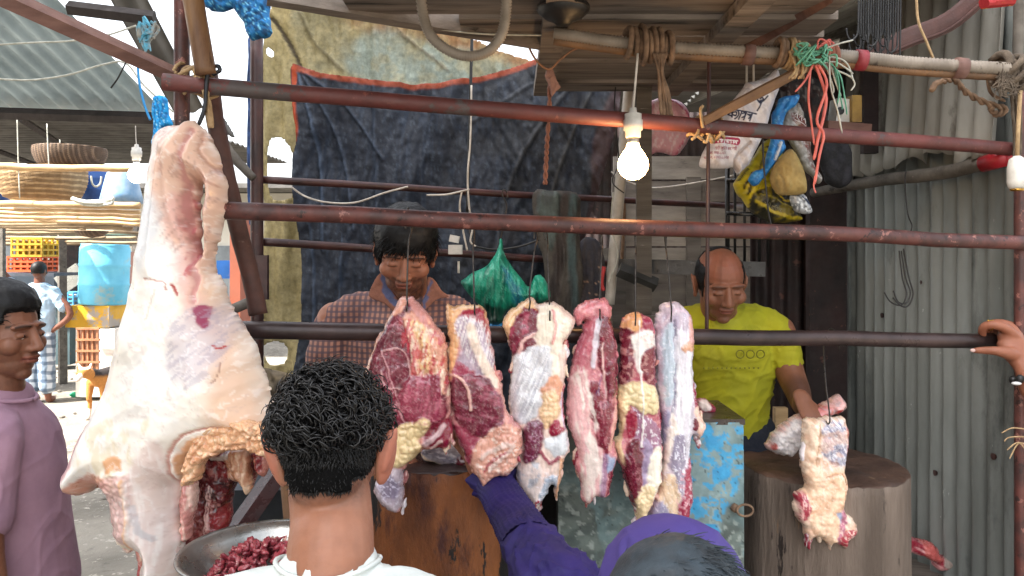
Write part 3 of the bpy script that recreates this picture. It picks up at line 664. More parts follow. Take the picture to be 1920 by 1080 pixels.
# ================================================================ MEAT
MU, MU2, FA, FA2, ME, ME2, PK, BL = '6e1c30', '6b1428', 'efc68f', 'd9a57a', 'e6d6cc', 'b0a4b4', 'd9908c', '7f86a8'
m_meat = M('raw_meat', 'ffffff', sc=55, rough=.26, attr=.1, bump=.3, bsc=170, bd=.002, spec=.5, coat=.5, sub=.06)
m_carc = M('carcass_skin', 'ffffff', sc=12, rough=.36, attr=.04, bump=.15, bsc=60, bd=.002, spec=.5, coat=.15, sub=.06)
FL = ['e8cdb4', 'cf8c84', '8f2a3c', 'e0b8a8', 'd8cfd0', '7d1c30']
def flaps(o, outl, D, n, seed, cols=FL, big=1.):
    rg_ = random.Random(seed); oo = cr(outl, 2); ys = [p[1] for p in oo]; y0, y1 = min(ys), max(ys); cx = sum(p[0] for p in oo)/len(oo)
    for k in range(n):
        p = oo[rg_.randrange(len(oo))]
        if (p[1]-y0)/(y1-y0) < .25: continue
        s_ = 1 if p[0] > cx else -1; L = rg_.uniform(16, 42)*big; w = rg_.uniform(4, 9)*big; dx = s_*rg_.uniform(-2, 7); x, y = p[0]-s_*w*.8, p[1]-L*.45
        pts = [(x-w*.6, y), (x+w*.6, y-2), (x+w+dx*.4, y+L*.4), (x+w*.55+dx, y+L*.75), (x+w*.15+dx, y+L), (x-w*.5+dx, y+L*.8), (x-w+dx*.4, y+L*.4)]
        c1, c2 = rg_.choice(cols), rg_.choice(cols)
        relief('flap', pts, D-.012+rg_.uniform(-.01, .02), .010*big, 5, [('n', c2, 7, .05, .15, .8, (.5, 2), 0), ('h', 5, .003)], m_meat, o, step=1.8, base=c1, seed=seed*7+k, jag=2.5, grain=1)
def hook(a, b, rail, name_label, parent=None, D=None, tipdx=3, both=False):
    """S hook over a rail: a = (px,py) top over the rail, b = (px,py) where it pierces the meat"""
    D = D or D2(a[0]); rr = .025
    c = P(rail[0], rail[1], D)
    pts = [c+Vector((-.003, -rr*1.0, -rr*.9)), c+Vector((-.002, -rr, .2*rr)), c+Vector((-.001, -rr*.6, rr*.95)), c+Vector((0, .1*rr, rr*1.2)), c+Vector((.003, rr*.9, rr*.5)), c+Vector((.006, rr*.8, -rr*.9))]
    e = P(b[0], b[1], D); tt = D-.058
    pts += [c*.7+e*.3+Vector((.002, .0, 0)), P(b[0], b[1]-22, D-.03), P(b[0]+1, b[1]-4, tt), P(b[0]+tipdx*.3, b[1]+9, tt-.004), P(b[0]+tipdx, b[1]+14, D-.02)]
    g = MB(); g.tube(curve3(pts, 6), .0021, 7)
    return tag(g.build('meat_hook', m_hook, smooth=True), name_label, 'hook', 'hooks holding the meat cuts on the rails')

def cut(outl, D, T, R_, ops, m, **k):
    o = relief('meat_cut', outl, D, T*.85, R_*.8, ops, m, **k); flaps(o, outl, D, 9, k['seed']); return o
# ---- cut A: large round steak
muscleA = [(752, 566), (775, 572), (788, 640), (800, 700), (838, 690), (842, 760), (825, 800), (790, 790), (760, 800), (725, 780), (700, 720), (694, 690), (706, 650), (722, 615), (740, 580)]
LASTO = cut([(752, 558), (762, 556), (775, 560), (795, 578), (812, 600), (836, 632), (839, 690), (847, 735), (844, 781), (852, 812), (842, 836), (826, 836), (797, 842), (773, 860), (763, 872), (758, 900), (759, 935), (751, 957), (735, 956), (710, 936), (703, 910), (714, 886), (732, 866), (722, 840), (719, 812), (722, 775), (700, 740), (686, 715), (688, 690), (698, 657), (718, 618), (738, 579)],
    D2(760), .052, 26, [
    ('p', muscleA, MU, 5, .006), ('n', '84283e', 22, .1, .2, .5, (1, 1), 0, muscleA), ('n', '4a0f20', 30, .12, .15, .6, (1.5, 1), 60, muscleA),
    ('p', [(764, 590), (785, 585), (800, 620), (835, 640), (838, 700), (842, 730), (820, 700), (800, 690), (780, 700), (778, 650)], 'dd9a80', 6, .004),
    ('p', [(775, 595), (800, 610), (812, 650), (812, 690), (795, 690), (790, 640)], FA, 8, .006), ('l', [(770, 600), (778, 640), (785, 690)], 8, 'f0d0b8', .004, .9),
    ('n', 'b8283c', 9, .12, .1, .8, (.6, 2), 15, [(760, 590), (838, 640), (842, 720), (780, 700)]),
    ('n', 'f5dcc0', 7, .22, .1, .8, (.6, 2.5), 15, [(780, 600), (838, 650), (845, 760), (800, 700)]),
    ('b', 9, .007, [(790, 600), (836, 635), (842, 740), (825, 730), (806, 690)], 'b86a58'),
    ('l', [(724, 655), (745, 648), (765, 655), (775, 690), (768, 715), (745, 722), (725, 710), (722, 690)], 2.4, 'e8b4b0', .0008, .55),
    ('l', [(745, 722), (752, 742), (757, 770), (765, 785)], 2.4, 'e0a8a8', .001, .5), ('l', [(724, 655), (735, 690), (745, 722)], 2.5, 'dca0a4', .001, .7), ('l', [(768, 715), (790, 700), (800, 690)], 4, 'e8bcb0', .001, .8), ('l', [(715, 600), (735, 610), (752, 600)], 2, 'd890a0', 0, .5),
    ('p', [(752, 735), (775, 700), (805, 697), (828, 700), (838, 760), (820, 790), (790, 795), (765, 780)], '8a3044', 5, .005), ('n', 'c8687c', 7, .1, .2, .5, (.4, 3), 10, [(755, 735), (800, 700), (836, 740), (800, 795)]),
    ('p', [(800, 795), (850, 780), (850, 815), (835, 838), (808, 832)], '7d1830', 5, -.006), ('l', [(800, 825), (820, 812), (834, 795)], 9, 'd8b8b8', .004, .8), ('l', [(810, 834), (830, 822)], 5, 'e8c8c0', .003, .8),
    ('p', [(800, 775), (812, 782), (806, 800), (790, 815), (795, 838), (770, 862), (740, 862), (722, 840), (728, 812), (745, 800), (765, 790), (785, 785)], 'ecd09c', 5, .008), ('b', 15, .012, [(798, 776), (812, 790), (800, 838), (770, 862), (735, 860), (722, 838), (730, 808), (770, 790)], 'b58a62'),
    ('n', 'c44030', 9, .2, .08, .7, (.6, 2), 0, [(732, 830), (755, 800), (750, 860), (740, 862)]),
    ('p', [(728, 868), (758, 872), (758, 935), (748, 955), (735, 955), (710, 935), (704, 908)], 'b9a8ae', 5, .004), ('p', [(735, 875), (752, 900), (748, 930), (725, 925), (715, 900)], '5c5270', 12, 0, .7), ('v', 'd8d0e0', 14, .12, .7, [(710, 885), (755, 880), (755, 930), (720, 930)]),
    ('l', [(742, 579), (722, 617), (702, 657), (692, 690), (690, 715)], 6, 'e8b49a', .002, .8), ('p', [(752, 556), (768, 556), (764, 575), (752, 590), (742, 585)], 'e2a088', 5, .003),
    ('v', 'd88c98', 26, .035, .45, muscleA), ('v', 'e8b8b8', 9, .04, .2, muscleA), ('h', 24, .004)],
    m_meat, step=2, jag=2.6, grain=1, pw=.42, base='cf9088', seed=3, back=.35)
tag(SC.objects['meat_cut'], 'broad steak like cut with marbled red face and yellow fat, leftmost of the hanging row', 'meat')
hook(None or (763, 408), (763, 572), (765, 413), 'hook through the broad marbled steak nearest the checked shirt', D=D2(765), tipdx=-2)

# ---- cut B
LASTO = cut([(838, 573), (851, 575), (867, 571), (898, 571), (913, 583), (917, 610), (925, 657), (928, 692), (938, 707), (945, 742), (950, 766), (968, 789), (978, 812), (978, 843), (968, 872), (950, 890), (933, 890), (913, 908), (905, 912), (900, 900), (880, 873), (864, 835), (848, 800), (843, 789), (846, 765), (838, 738), (839, 696), (841, 637)],
    D2(880), .05, 24, [
    ('p', [(836, 570), (866, 572), (862, 600), (862, 660), (850, 700), (836, 700)], 'e6b07c', 5, .004), ('b', 12, .006, [(836, 570), (863, 575), (862, 660), (850, 705), (836, 705)], 'b07048'),
    ('l', [(866, 574), (898, 574), (914, 590)], 9, 'ecc08c', .004), ('p', [(862, 590), (880, 577), (905, 578), (914, 592), (914, 625), (900, 615), (862, 612)], '9c3040', 5, .003),
    ('p', [(858, 598), (880, 594), (905, 605), (915, 640), (925, 690), (900, 700), (870, 690), (860, 680), (868, 650)], 'b09aa8', 7, .003), ('n', 'ece2e0', 5, .0, .15, .8, (.4, 7), 14, [(858, 598), (910, 600), (930, 700), (890, 680), (868, 650)]),
    ('l', [(885, 610), (895, 650), (915, 690), (932, 715)], 15, 'f2dcc4', .003, .8), ('p', [(850, 690), (866, 672), (890, 692), (880, 702), (852, 705)], '9a3850', 5, .002),
    ('p', [(850, 703), (878, 697), (910, 702), (932, 722), (945, 760), (942, 795), (918, 812), (885, 808), (862, 790), (850, 765), (846, 730)], '6a1e30', 4, .008), ('n', 'b05a6c', 12, .15, .15, .5, (3, .8), 20, [(850, 703), (932, 722), (940, 795), (860, 790)]),
    ('l', [(842, 698), (858, 700), (872, 712), (881, 735), (883, 762)], 5, 'e8b8a8', .004, .95), ('v', 'b06074', 12, .06, .5, [(855, 710), (930, 722), (940, 790), (870, 790)]),
    ('l', [(937, 715), (948, 755), (950, 785), (930, 810)], 6, 'e0a090', .003, .8),
    ('p', [(846, 790), (870, 795), (900, 815), (910, 830), (890, 870), (880, 868), (866, 835)], '98384e', 6, .003), ('p', [(880, 845), (905, 815), (920, 850), (900, 870)], '9a2c44', 5, .004),
    ('p', [(900, 815), (945, 790), (972, 800), (978, 845), (968, 872), (930, 890), (905, 905), (885, 878), (890, 845)], 'e0a48e', 5, .005), ('b', 10, .009, [(935, 790), (975, 800), (978, 850), (965, 875), (930, 892), (905, 905), (890, 870), (925, 850)], 'b8584c'),
    ('l', [(905, 850), (925, 835), (950, 825), (962, 828), (945, 845), (920, 870)], 7, 'e8ccc0', .003, .8), ('l', [(910, 872), (930, 850), (948, 838)], 5, '9a3040', 0, .8), ('n', 'f4e0d0', 5, .3, .07, .7, (1, 1), 0, [(900, 810), (978, 800), (978, 870), (905, 905)]),
    ('v', 'e8c0b8', 8, .05, .2, None), ('h', 22, .004)], m_meat, step=2, jag=2.6, grain=1, pw=.42, base='cf8c88', seed=13, back=.35)
tag(SC.objects['meat_cut.001'], 'hanging cut with an oval dark red muscle in its middle, second from the left', 'meat')
hook(None or (885, 425), (889, 578), (884, 422), 'hook through the cut with the oval dark muscle', D=D2(884))

# ---- cut C
LASTO = cut([(941, 612), (946, 588), (970, 572), (996, 557), (1010, 570), (1036, 566), (1060, 580), (1075, 594), (1076, 612), (1066, 632), (1056, 640), (1064, 657), (1062, 695), (1058, 720), (1057, 773), (1066, 812), (1066, 843), (1058, 856), (1056, 872), (1050, 890), (1046, 930), (1041, 930), (1036, 905), (1014, 944), (1002, 954), (990, 936), (967, 901), (974, 862), (977, 812), (957, 778), (955, 734), (957, 707), (959, 668), (953, 638)],
    D2(1010), .055, 26, [
    ('p', [(940, 610), (946, 588), (970, 572), (996, 557), (1004, 575), (965, 600), (958, 640)], 'ecc090', 5, .006), ('b', 14, .008, [(940, 612), (950, 580), (998, 556), (1000, 570), (962, 600), (955, 630)], 'c08858'),
    ('p', [(962, 600), (985, 574), (1008, 575), (1012, 592), (1003, 620), (985, 645), (962, 668), (955, 640)], '701c32', 5, .006), ('n', 'b85068', 10, .12, .1, .6, (2, .8), 110, [(962, 600), (1010, 575), (985, 650), (958, 660)]),
    ('p', [(978, 640), (995, 622), (1003, 640), (985, 658), (970, 665)], '701c30', 3, .003), ('l', [(972, 668), (982, 636), (1002, 620)], 6, 'e8b8b0', .004, .9),
    ('p', [(1012, 580), (1036, 568), (1052, 590), (1070, 610), (1058, 635), (1045, 660), (1050, 700), (1025, 700), (1005, 640)], 'f3e4d0', 6, .004), ('b', 12, .008, [(1040, 570), (1075, 594), (1076, 612), (1060, 635), (1050, 600)], 'd08c68'), ('l', [(1035, 580), (1040, 605), (1032, 640)], 5, 'e0a098', .003),
    ('p', [(965, 668), (1000, 645), (1028, 650), (1036, 675), (1025, 715), (1012, 735), (1010, 770), (985, 785), (960, 778), (957, 730), (960, 700)], 'd5d2d4', 6, .006), ('n', 'a8a8b4', 6, .15, .15, .6, (.4, 7), 20, [(965, 668), (1030, 650), (1010, 770), (960, 778)]), ('n', 'ffffff', 5, .25, .1, .6, (.5, 6), 25, [(965, 668), (1030, 650), (1010, 770), (960, 778)]),
    ('p', [(1025, 705), (1045, 700), (1055, 720), (1050, 745), (1035, 740), (1018, 735)], 'e0a080', 5, .003), ('p', [(1015, 735), (1040, 728), (1050, 760), (1030, 790), (1015, 790)], 'efc89c', 5, .006), ('b', 9, .007, [(1015, 725), (1045, 730), (1045, 775), (1015, 795)], 'c08a60'),
    ('l', [(1057, 720), (1055, 760), (1062, 800)], 5, 'a02c48', .002, .9), ('l', [(1052, 730), (1052, 770), (1058, 800)], 3, 'c8b8cc', .002, .9),
    ('p', [(985, 790), (1005, 780), (1018, 790), (1015, 820), (1005, 850), (982, 855), (978, 820)], '66203a', 6, .01), ('v', 'b08098', 10, .1, .6, [(985, 790), (1015, 785), (1005, 850), (982, 850)]),
    ('p', [(1030, 785), (1045, 780), (1056, 800), (1045, 812), (1028, 808)], '96243c', 4, .006),
    ('p', [(1018, 810), (1040, 812), (1060, 805), (1066, 840), (1045, 850), (1030, 838), (1018, 828)], 'd8dadc', 7, .004), ('l', [(1012, 838), (1030, 860), (1048, 850)], 6, '98384e', .002, .9),
    ('p', [(975, 865), (1010, 860), (1015, 900), (1005, 945), (985, 925), (968, 900)], 'd8c6be', 6, .004), ('n', '98a0ac', 9, .1, .15, .7, (1, 1), 0, [(972, 860), (1015, 856), (1000, 900), (970, 900)]),
    ('p', [(1020, 885), (1042, 880), (1044, 900), (1020, 935), (1008, 935)], 'a8b2c0', 5, .004), ('l', [(1000, 950), (1006, 930), (1015, 935)], 6, 'a02840', .003), ('v', 'eee8ee', 9, .09, .6, [(1005, 880), (1045, 880), (1020, 935), (1000, 940)]),
    ('l', [(1052, 855), (1050, 880), (1044, 925)], 8, 'e4b08c', .004), ('v', 'f4e8e4', 9, .04, .2, None), ('h', 22, .0045)],
    m_meat, step=2, jag=2.6, grain=1, pw=.42, base='e6cabc', seed=23, back=.3)
tag(SC.objects['meat_cut.002'], 'wide hanging cut wrapped in white membrane, held by two hooks', 'meat')
hook(None, (993, 570), (1003, 432), 'left one of the two hooks in the white membrane cut', D=D2(1000), tipdx=-2)
hook(None, (1030, 590), (1023, 434), 'right one of the two hooks in the white membrane cut', D=D2(1024))

# ---- cut D
LASTO = cut([(1075, 588), (1080, 574), (1096, 564), (1126, 558), (1143, 571), (1147, 588), (1146, 600), (1153, 630), (1158, 660), (1156, 707), (1156, 742), (1158, 781), (1150, 820), (1156, 850), (1152, 880), (1146, 905), (1134, 929), (1114, 930), (1101, 941), (1087, 932), (1086, 900), (1075, 870), (1081, 840), (1068, 804), (1061, 773), (1063, 726), (1069, 688), (1078, 657), (1090, 622), (1094, 602), (1084, 611)],
    D2(1115), .048, 24, [
    ('p', [(1073, 590), (1095, 562), (1126, 556), (1148, 575), (1145, 592), (1120, 592), (1095, 600), (1080, 612)], 'cf7f86', 5, .006), ('n', 'e8a8a4', 7, .2, .1, .6), ('p', [(1095, 600), (1115, 595), (1112, 640), (1095, 690), (1075, 700), (1075, 660)], 'b8606e', 6, .003),
    ('p', [(1118, 598), (1145, 598), (1154, 640), (1157, 700), (1148, 740), (1135, 745), (1125, 700), (1118, 660)], '6c1a2c', 4, .008), ('n', 'a03c50', 6, .2, .1, .45, (.6, 2), 0, [(1120, 600), (1155, 640), (1155, 735), (1130, 740)]),
    ('l', [(1118, 600), (1112, 650), (1110, 680)], 9, 'd8d0d8', .003, .9), ('l', [(1126, 640), (1128, 700), (1132, 740)], 3, 'e8c0b8', .001, .8),
    ('p', [(1104, 715), (1118, 712), (1128, 745), (1122, 775), (1110, 785), (1102, 760)], '7c2434', 4, .004), ('p', [(1070, 700), (1100, 690), (1104, 740), (1105, 790), (1118, 830), (1125, 870), (1120, 925), (1090, 925), (1090, 880), (1080, 830), (1068, 780)], 'dcaaa8', 6, .003), ('n', 'e8dcd0', 14, .05, .15, .8, (.6, 3), 170, [(1075, 700), (1100, 700), (1125, 860), (1118, 920), (1092, 920)]),
    ('p', [(1120, 755), (1145, 745), (1148, 775), (1143, 810), (1137, 845), (1120, 830), (1115, 790)], '7a2032', 4, .008), ('n', 'c87880', 8, .2, .1, .5, (.6, 2), 0, [(1120, 750), (1150, 745), (1140, 840), (1118, 830)]),
    ('l', [(1153, 760), (1148, 800), (1140, 835)], 7, 'e0a898', .003, .8), ('p', [(1135, 845), (1155, 855), (1150, 880), (1138, 880)], '98a4c0', 4, .003), ('l', [(1132, 850), (1128, 890), (1126, 925)], 12, '8c6c8c', .002, .8), ('p', [(1140, 880), (1152, 880), (1145, 905), (1136, 922)], '7c2438', 4, .003),
    ('n', '5a5080', 8, .2, .1, .6, (.6, 2), 0, [(1110, 700), (1120, 690), (1128, 740), (1118, 745)]), ('v', 'f0d8d8', 10, .05, .2, None), ('h', 20, .004)],
    m_meat, step=2, jag=2.6, grain=1, pw=.42, base='c87c84', seed=33, back=.35)
tag(SC.objects['meat_cut.003'], 'narrow pink and dark red cut with a folded pink top, left of the fatty one', 'meat')
hook(None, (1124, 588), (1127, 442), 'hook through the folded pink top of the narrow cut', D=D2(1126))
# ---- cut E
LASTO = cut([(1166, 607), (1172, 592), (1190, 584), (1208, 588), (1222, 598), (1226, 629), (1228, 680), (1228, 718), (1235, 753), (1238, 789), (1240, 829), (1240, 880), (1230, 930), (1215, 956), (1204, 982), (1192, 980), (1188, 949), (1178, 930), (1166, 891), (1163, 869), (1152, 847), (1150, 825), (1160, 807), (1158, 780), (1152, 749), (1158, 727), (1160, 673), (1163, 629)],
    D2(1190), .045, 22, [
    ('p', [(1166, 605), (1175, 588), (1197, 586), (1204, 605), (1185, 622), (1170, 622)], 'e8aa74', 5, .008), ('p', [(1200, 590), (1222, 598), (1222, 622), (1206, 615)], '96304a', 4, .004), ('p', [(1160, 625), (1180, 620), (1186, 670), (1175, 715), (1160, 715)], '701c30', 4, .004),
    ('p', [(1180, 625), (1222, 618), (1226, 650), (1210, 670), (1195, 700), (1186, 660)], 'f0e8e0', 6, .003), ('p', [(1200, 660), (1226, 650), (1228, 720), (1215, 730), (1200, 700)], '7c2434', 4, .004), ('n', 'e0a8a0', 6, .2, .1, .5),
    ('p', [(1155, 725), (1175, 712), (1205, 715), (1232, 735), (1230, 765), (1205, 770), (1180, 755), (1170, 765), (1155, 760)], 'eed8a8', 4, .01), ('b', 12, .01, [(1152, 722), (1180, 712), (1232, 735), (1232, 765), (1200, 772), (1155, 765)], 'c09c6c'),
    ('p', [(1180, 758), (1210, 775), (1235, 800), (1238, 840), (1215, 835), (1195, 840), (1180, 800)], 'a07088', 6, .004), ('v', 'f0e8ec', 12, .1, .8, [(1180, 758), (1238, 800), (1235, 840), (1190, 840)], (.6, 2)), ('p', [(1170, 760), (1182, 765), (1188, 800), (1178, 815), (1168, 800)], '98283e', 4, .004),
    ('l', [(1162, 765), (1158, 800), (1155, 830), (1168, 860)], 12, 'e0c89c', .006), ('p', [(1172, 830), (1190, 812), (1200, 850), (1200, 920), (1188, 945), (1175, 920), (1166, 885)], '66162a', 4, .009), ('v', 'b86878', 14, .05, .5, [(1172, 830), (1200, 820), (1200, 920), (1175, 930)]),
    ('p', [(1200, 820), (1215, 830), (1212, 900), (1202, 900)], 'a08ca8', 5, .003), ('p', [(1215, 840), (1238, 835), (1240, 890), (1225, 930), (1212, 900)], 'f4ead8', 6, .006), ('p', [(1190, 925), (1212, 900), (1225, 920), (1212, 960), (1203, 980), (1192, 978)], 'e8cfa4', 4, .006), ('b', 9, .007, [(1190, 920), (1230, 900), (1225, 940), (1203, 982), (1190, 978)], 'b8906c'),
    ('l', [(1193, 600), (1195, 680), (1200, 760), (1198, 830)], 3, 'f4ece8', .003, .9), ('h', 20, .004)], m_meat, step=2, jag=2.6, grain=1, pw=.42, base='b8606c', seed=43, back=.35)
tag(SC.objects['meat_cut.004'], 'slim red cut banded across the middle by curdled yellow fat', 'meat')
hook(None, (1191, 598), (1190, 446), 'hook through the cut banded by curdled fat', D=D2(1190), tipdx=1)
# ---- cut F
LASTO = cut([(1226, 600), (1232, 582), (1242, 571), (1263, 566), (1284, 577), (1297, 600), (1300, 647), (1297, 696), (1302, 718), (1306, 749), (1315, 780), (1321, 800), (1313, 820), (1312, 834), (1306, 818), (1296, 816), (1293, 851), (1297, 900), (1297, 940), (1285, 985), (1277, 1003), (1259, 994), (1240, 988), (1217, 980), (1214, 950), (1226, 920), (1237, 896), (1240, 850), (1238, 800), (1234, 760), (1229, 718), (1226, 651)],
    D2(1262), .05, 26, [
    ('n', 'a898b0', 22, .0, .2, .7, (.6, 4), 0, [(1228, 590), (1298, 590), (1298, 640), (1230, 660)]), ('p', [(1236, 640), (1252, 600), (1262, 640), (1260, 720), (1250, 760), (1240, 740)], 'b4c0cc', 8, .003),
    ('l', [(1258, 596), (1262, 660), (1258, 740), (1252, 790)], 4, '6f6880', -.004, .9), ('p', [(1264, 620), (1292, 640), (1294, 700), (1288, 780), (1290, 860), (1268, 850), (1258, 780), (1262, 700)], 'd8d2da', 8, .004), ('n', 'ffffff', 6, .15, .15, .6, (.4, 7), 0, [(1262, 620), (1296, 640), (1290, 820), (1258, 780)]),
    ('p', [(1278, 640), (1298, 630), (1298, 655), (1285, 655), (1280, 662), (1274, 650)], 'e8b090', 4, .006), ('p', [(1285, 590), (1298, 600), (1299, 640), (1288, 635)], 'e0a8a0', 5, .003), ('l', [(1236, 610), (1258, 580), (1285, 585)], 5, 'c8b0bc', .002),
    ('p', [(1236, 780), (1252, 770), (1250, 830), (1240, 850)], '9a93ac', 5, .003), ('p', [(1256, 800), (1275, 810), (1282, 850), (1275, 900), (1262, 920), (1252, 860)], '948a9e', 7, .006), ('v', 'eceaf4', 9, .12, .85, [(1250, 800), (1285, 810), (1285, 920), (1250, 940)], (.5, 3)),
    ('p', [(1252, 770), (1262, 785), (1270, 800), (1255, 815), (1250, 860), (1240, 890), (1238, 850)], 'e8d8cc', 5, .004), ('p', [(1240, 890), (1256, 880), (1268, 930), (1262, 985), (1245, 960), (1225, 930)], 'e4c8a8', 5, .004), ('n', 'c09c80', 6, .2, .1, .6, (.5, 4), 160, [(1225, 890), (1268, 880), (1270, 990), (1220, 960)]),
    ('p', [(1278, 890), (1294, 850), (1298, 900), (1297, 940), (1285, 985), (1277, 1000), (1262, 988), (1268, 940)], '9a2c48', 4, .008), ('n', 'd89aa4', 5, .2, .08, .7, (1, 1), 0, [(1270, 880), (1300, 860), (1290, 1000), (1262, 990)]),
    ('p', [(1222, 940), (1240, 930), (1252, 960), (1258, 990), (1218, 978)], '9a94ac', 6, .003), ('p', [(1297, 700), (1308, 755), (1300, 780), (1298, 740)], '98304a', 4, 0), ('p', [(1296, 770), (1306, 760), (1320, 800), (1312, 834), (1300, 812)], 'f0c8b4', 4, .003), ('p', [(1290, 785), (1300, 778), (1302, 792), (1294, 800)], '701c30', 3, .002),
    ('v', 'f8f4f8', 11, .06, .4, None, (.6, 2.5)), ('h', 18, .004, (.6, 2.5))], m_meat, step=2, jag=2.6, grain=1, pw=.42, base='c6b6c2', seed=53, back=.35)
tag(SC.objects['meat_cut.005'], 'long pale lilac shank cut with silvery sinew, rightmost of the middle row', 'meat')
hook(None, (1258, 590), (1247, 449), 'hook through the pale lilac shank cut', D=D2(1248), tipdx=1)
# ---- cut G
LASTO = cut([(1507, 787), (1530, 782), (1553, 780), (1577, 783), (1584, 792), (1588, 820), (1585, 853), (1582, 887), (1584, 923), (1578, 948), (1582, 957), (1597, 970), (1603, 987), (1600, 1000), (1590, 1010), (1582, 1026), (1570, 1018), (1558, 1016), (1552, 1034), (1546, 1014), (1528, 1003), (1510, 1012), (1504, 985), (1493, 975), (1487, 950), (1489, 925), (1505, 915), (1504, 887), (1501, 863), (1503, 830)],
    2.16, .04, 22, [
    ('p', [(1506, 788), (1530, 785), (1532, 850), (1530, 890), (1505, 885), (1502, 850)], 'e6cdb4', 8, .003), ('p', [(1532, 800), (1545, 790), (1575, 790), (1583, 840), (1578, 870), (1550, 865), (1534, 850)], 'a9a7b8', 8, .003), ('n', '6d6c88', 5, .15, .12, .7, (.5, 2), 150, [(1530, 790), (1580, 790), (1580, 865), (1535, 860)]), ('n', 'ece8ea', 5, .2, .1, .7, (.5, 3), 150, [(1530, 790), (1580, 790), (1575, 880), (1530, 880)]),
    ('l', [(1581, 800), (1586, 825), (1582, 870)], 6, 'a05068', .003), ('p', [(1505, 885), (1535, 880), (1583, 885), (1582, 940), (1568, 955), (1565, 1010), (1546, 1010), (1525, 1000), (1508, 985)], 'e8c3a4', 8, .006), ('n', 'd4a080', 16, .1, .15, .5), ('h', 12, .006),
    ('p', [(1488, 925), (1506, 918), (1508, 960), (1496, 975), (1488, 950)], 'a03444', 4, .004), ('n', 'e8b8b0', 4, .15, .08, .8, (.6, 2), 0, [(1486, 920), (1506, 918), (1505, 978), (1488, 970)]), ('p', [(1568, 957), (1578, 950), (1574, 990), (1566, 1018)], 'b06c80', 3, .003), ('p', [(1580, 985), (1600, 990), (1590, 1010), (1582, 1026), (1568, 1016), (1570, 995)], 'a02c3c', 4, .006), ('n', 'f0c8c0', 5, .15, .08, .8, (1, 1), 0, [(1568, 985), (1602, 985), (1582, 1026)]),
    ('l', [(1530, 790), (1526, 830), (1524, 870)], 3, 'b08868', -.003, .8), ('l', [(1540, 890), (1570, 885), (1582, 905)], 3, 'b08060', -.003, .8), ('p', [(1560, 955), (1570, 955), (1566, 975)], '98a0b8', 4, 0), ('v', 'f8e8d8', 9, .06, .4, None), ('h', 6, .001)],
    m_meat, step=2, jag=2.6, grain=1, pw=.42, base='e6cab4', seed=63, back=.4)
tag(SC.objects['meat_cut.006'], 'lone slab covered in creamy fat hanging over the right chopping block', 'meat')
g = MB(); c = P(1562, 637, 2.2); r = .027
pts = [c+Vector((.006, -r, -r*.9)), c+Vector((.004, -r, .1*r)), c+Vector((0, -r*.4, r)), c+Vector((-.006, r*.3, r*1.1)), c+Vector((-.012, r, 0)), c+Vector((-.02, r*.6, -r*1.2)), P(1548, 715, 2.16), P(1554, 765, 2.12), P(1556, 788, 2.1), P(1553, 795, 2.11), P(1549, 790, 2.13)]
g.tube(curve3(pts, 6), .0021, 7); tag(g.build('meat_hook', m_hook, smooth=True), 'lone hook on the lowest rail holding the creamy fat slab', 'hook', 'hooks holding the meat cuts on the rails')
# ---- knuckle held by the butcher, meat on the counter, shank on the block, bone on the floor
relief('knuckle_joint', [(1560, 744), (1572, 741), (1581, 754), (1576, 770), (1560, 776), (1530, 790), (1512, 806), (1506, 826), (1494, 838), (1480, 856), (1462, 850), (1442, 846), (1436, 834), (1448, 815), (1464, 795), (1480, 785), (1520, 768), (1542, 756)], 2.3, .04, 16, [
    ('p', [(1556, 742), (1583, 745), (1575, 772), (1558, 770)], 'd8a8a4', 4, .01), ('p', [(1520, 770), (1556, 755), (1560, 775), (1530, 790), (1500, 800)], 'c87c78', 6, .003), ('p', [(1558, 762), (1570, 760), (1566, 772)], 'b02c30', 3, 0), ('p', [(1450, 815), (1480, 788), (1510, 785), (1505, 825), (1480, 855), (1440, 845)], 'd9d2d0', 6, .005), ('n', 'a8a0a4', 5, .15, .1, .6), ('p', [(1440, 830), (1450, 826), (1450, 838), (1440, 840)], 'a85a54', 3, 0), ('b', 8, .008, [(1440, 820), (1510, 790), (1500, 840), (1460, 850)]), ('h', 6, .004)],
    m_meat, step=2, jag=2.6, grain=1, pw=.42, base='d0a8a0', seed=5)
tag(SC.objects['knuckle_joint'], 'white knuckle joint of leg bone the yellow shirt butcher holds on the block', 'meat')
relief('meat_scrap', [(1302, 750), (1315, 745), (1328, 752), (1340, 764), (1338, 776), (1320, 778), (1304, 772)], 2.24, .02, 10, [('p', [(1308, 752), (1330, 756), (1332, 768), (1312, 768)], 'dcc8c0', 5, .004), ('h', 6, .005)], m_meat, step=2, jag=2.6, grain=1, pw=.42, base='8a2c40')
tag(SC.objects['meat_scrap'], 'small red and white scrap lying on the metal counter top', 'meat')
relief('shank_piece', [(790, 835), (800, 825), (835, 822), (860, 830), (885, 845), (884, 872), (862, 876), (840, 872), (800, 864), (789, 850)], 2.06, .03, 14, [
    ('n', '8a8494', 8, .05, .2, .8, (4, .6), 12), ('l', [(792, 852), (830, 868), (865, 875)], 5, 'e0c8a8', .003), ('p', [(856, 856), (872, 852), (884, 862), (882, 874), (862, 874)], '6b1428', 3, .006), ('n', 'f4f0f4', 6, .2, .1, .7, (4, .6), 12), ('h', 8, .004)],
    m_meat, step=2, jag=2.6, grain=1, pw=.42, base='b9b0b6')
tag(SC.objects['shank_piece'], 'silvery shank piece lying on top of the orange brown block', 'meat')
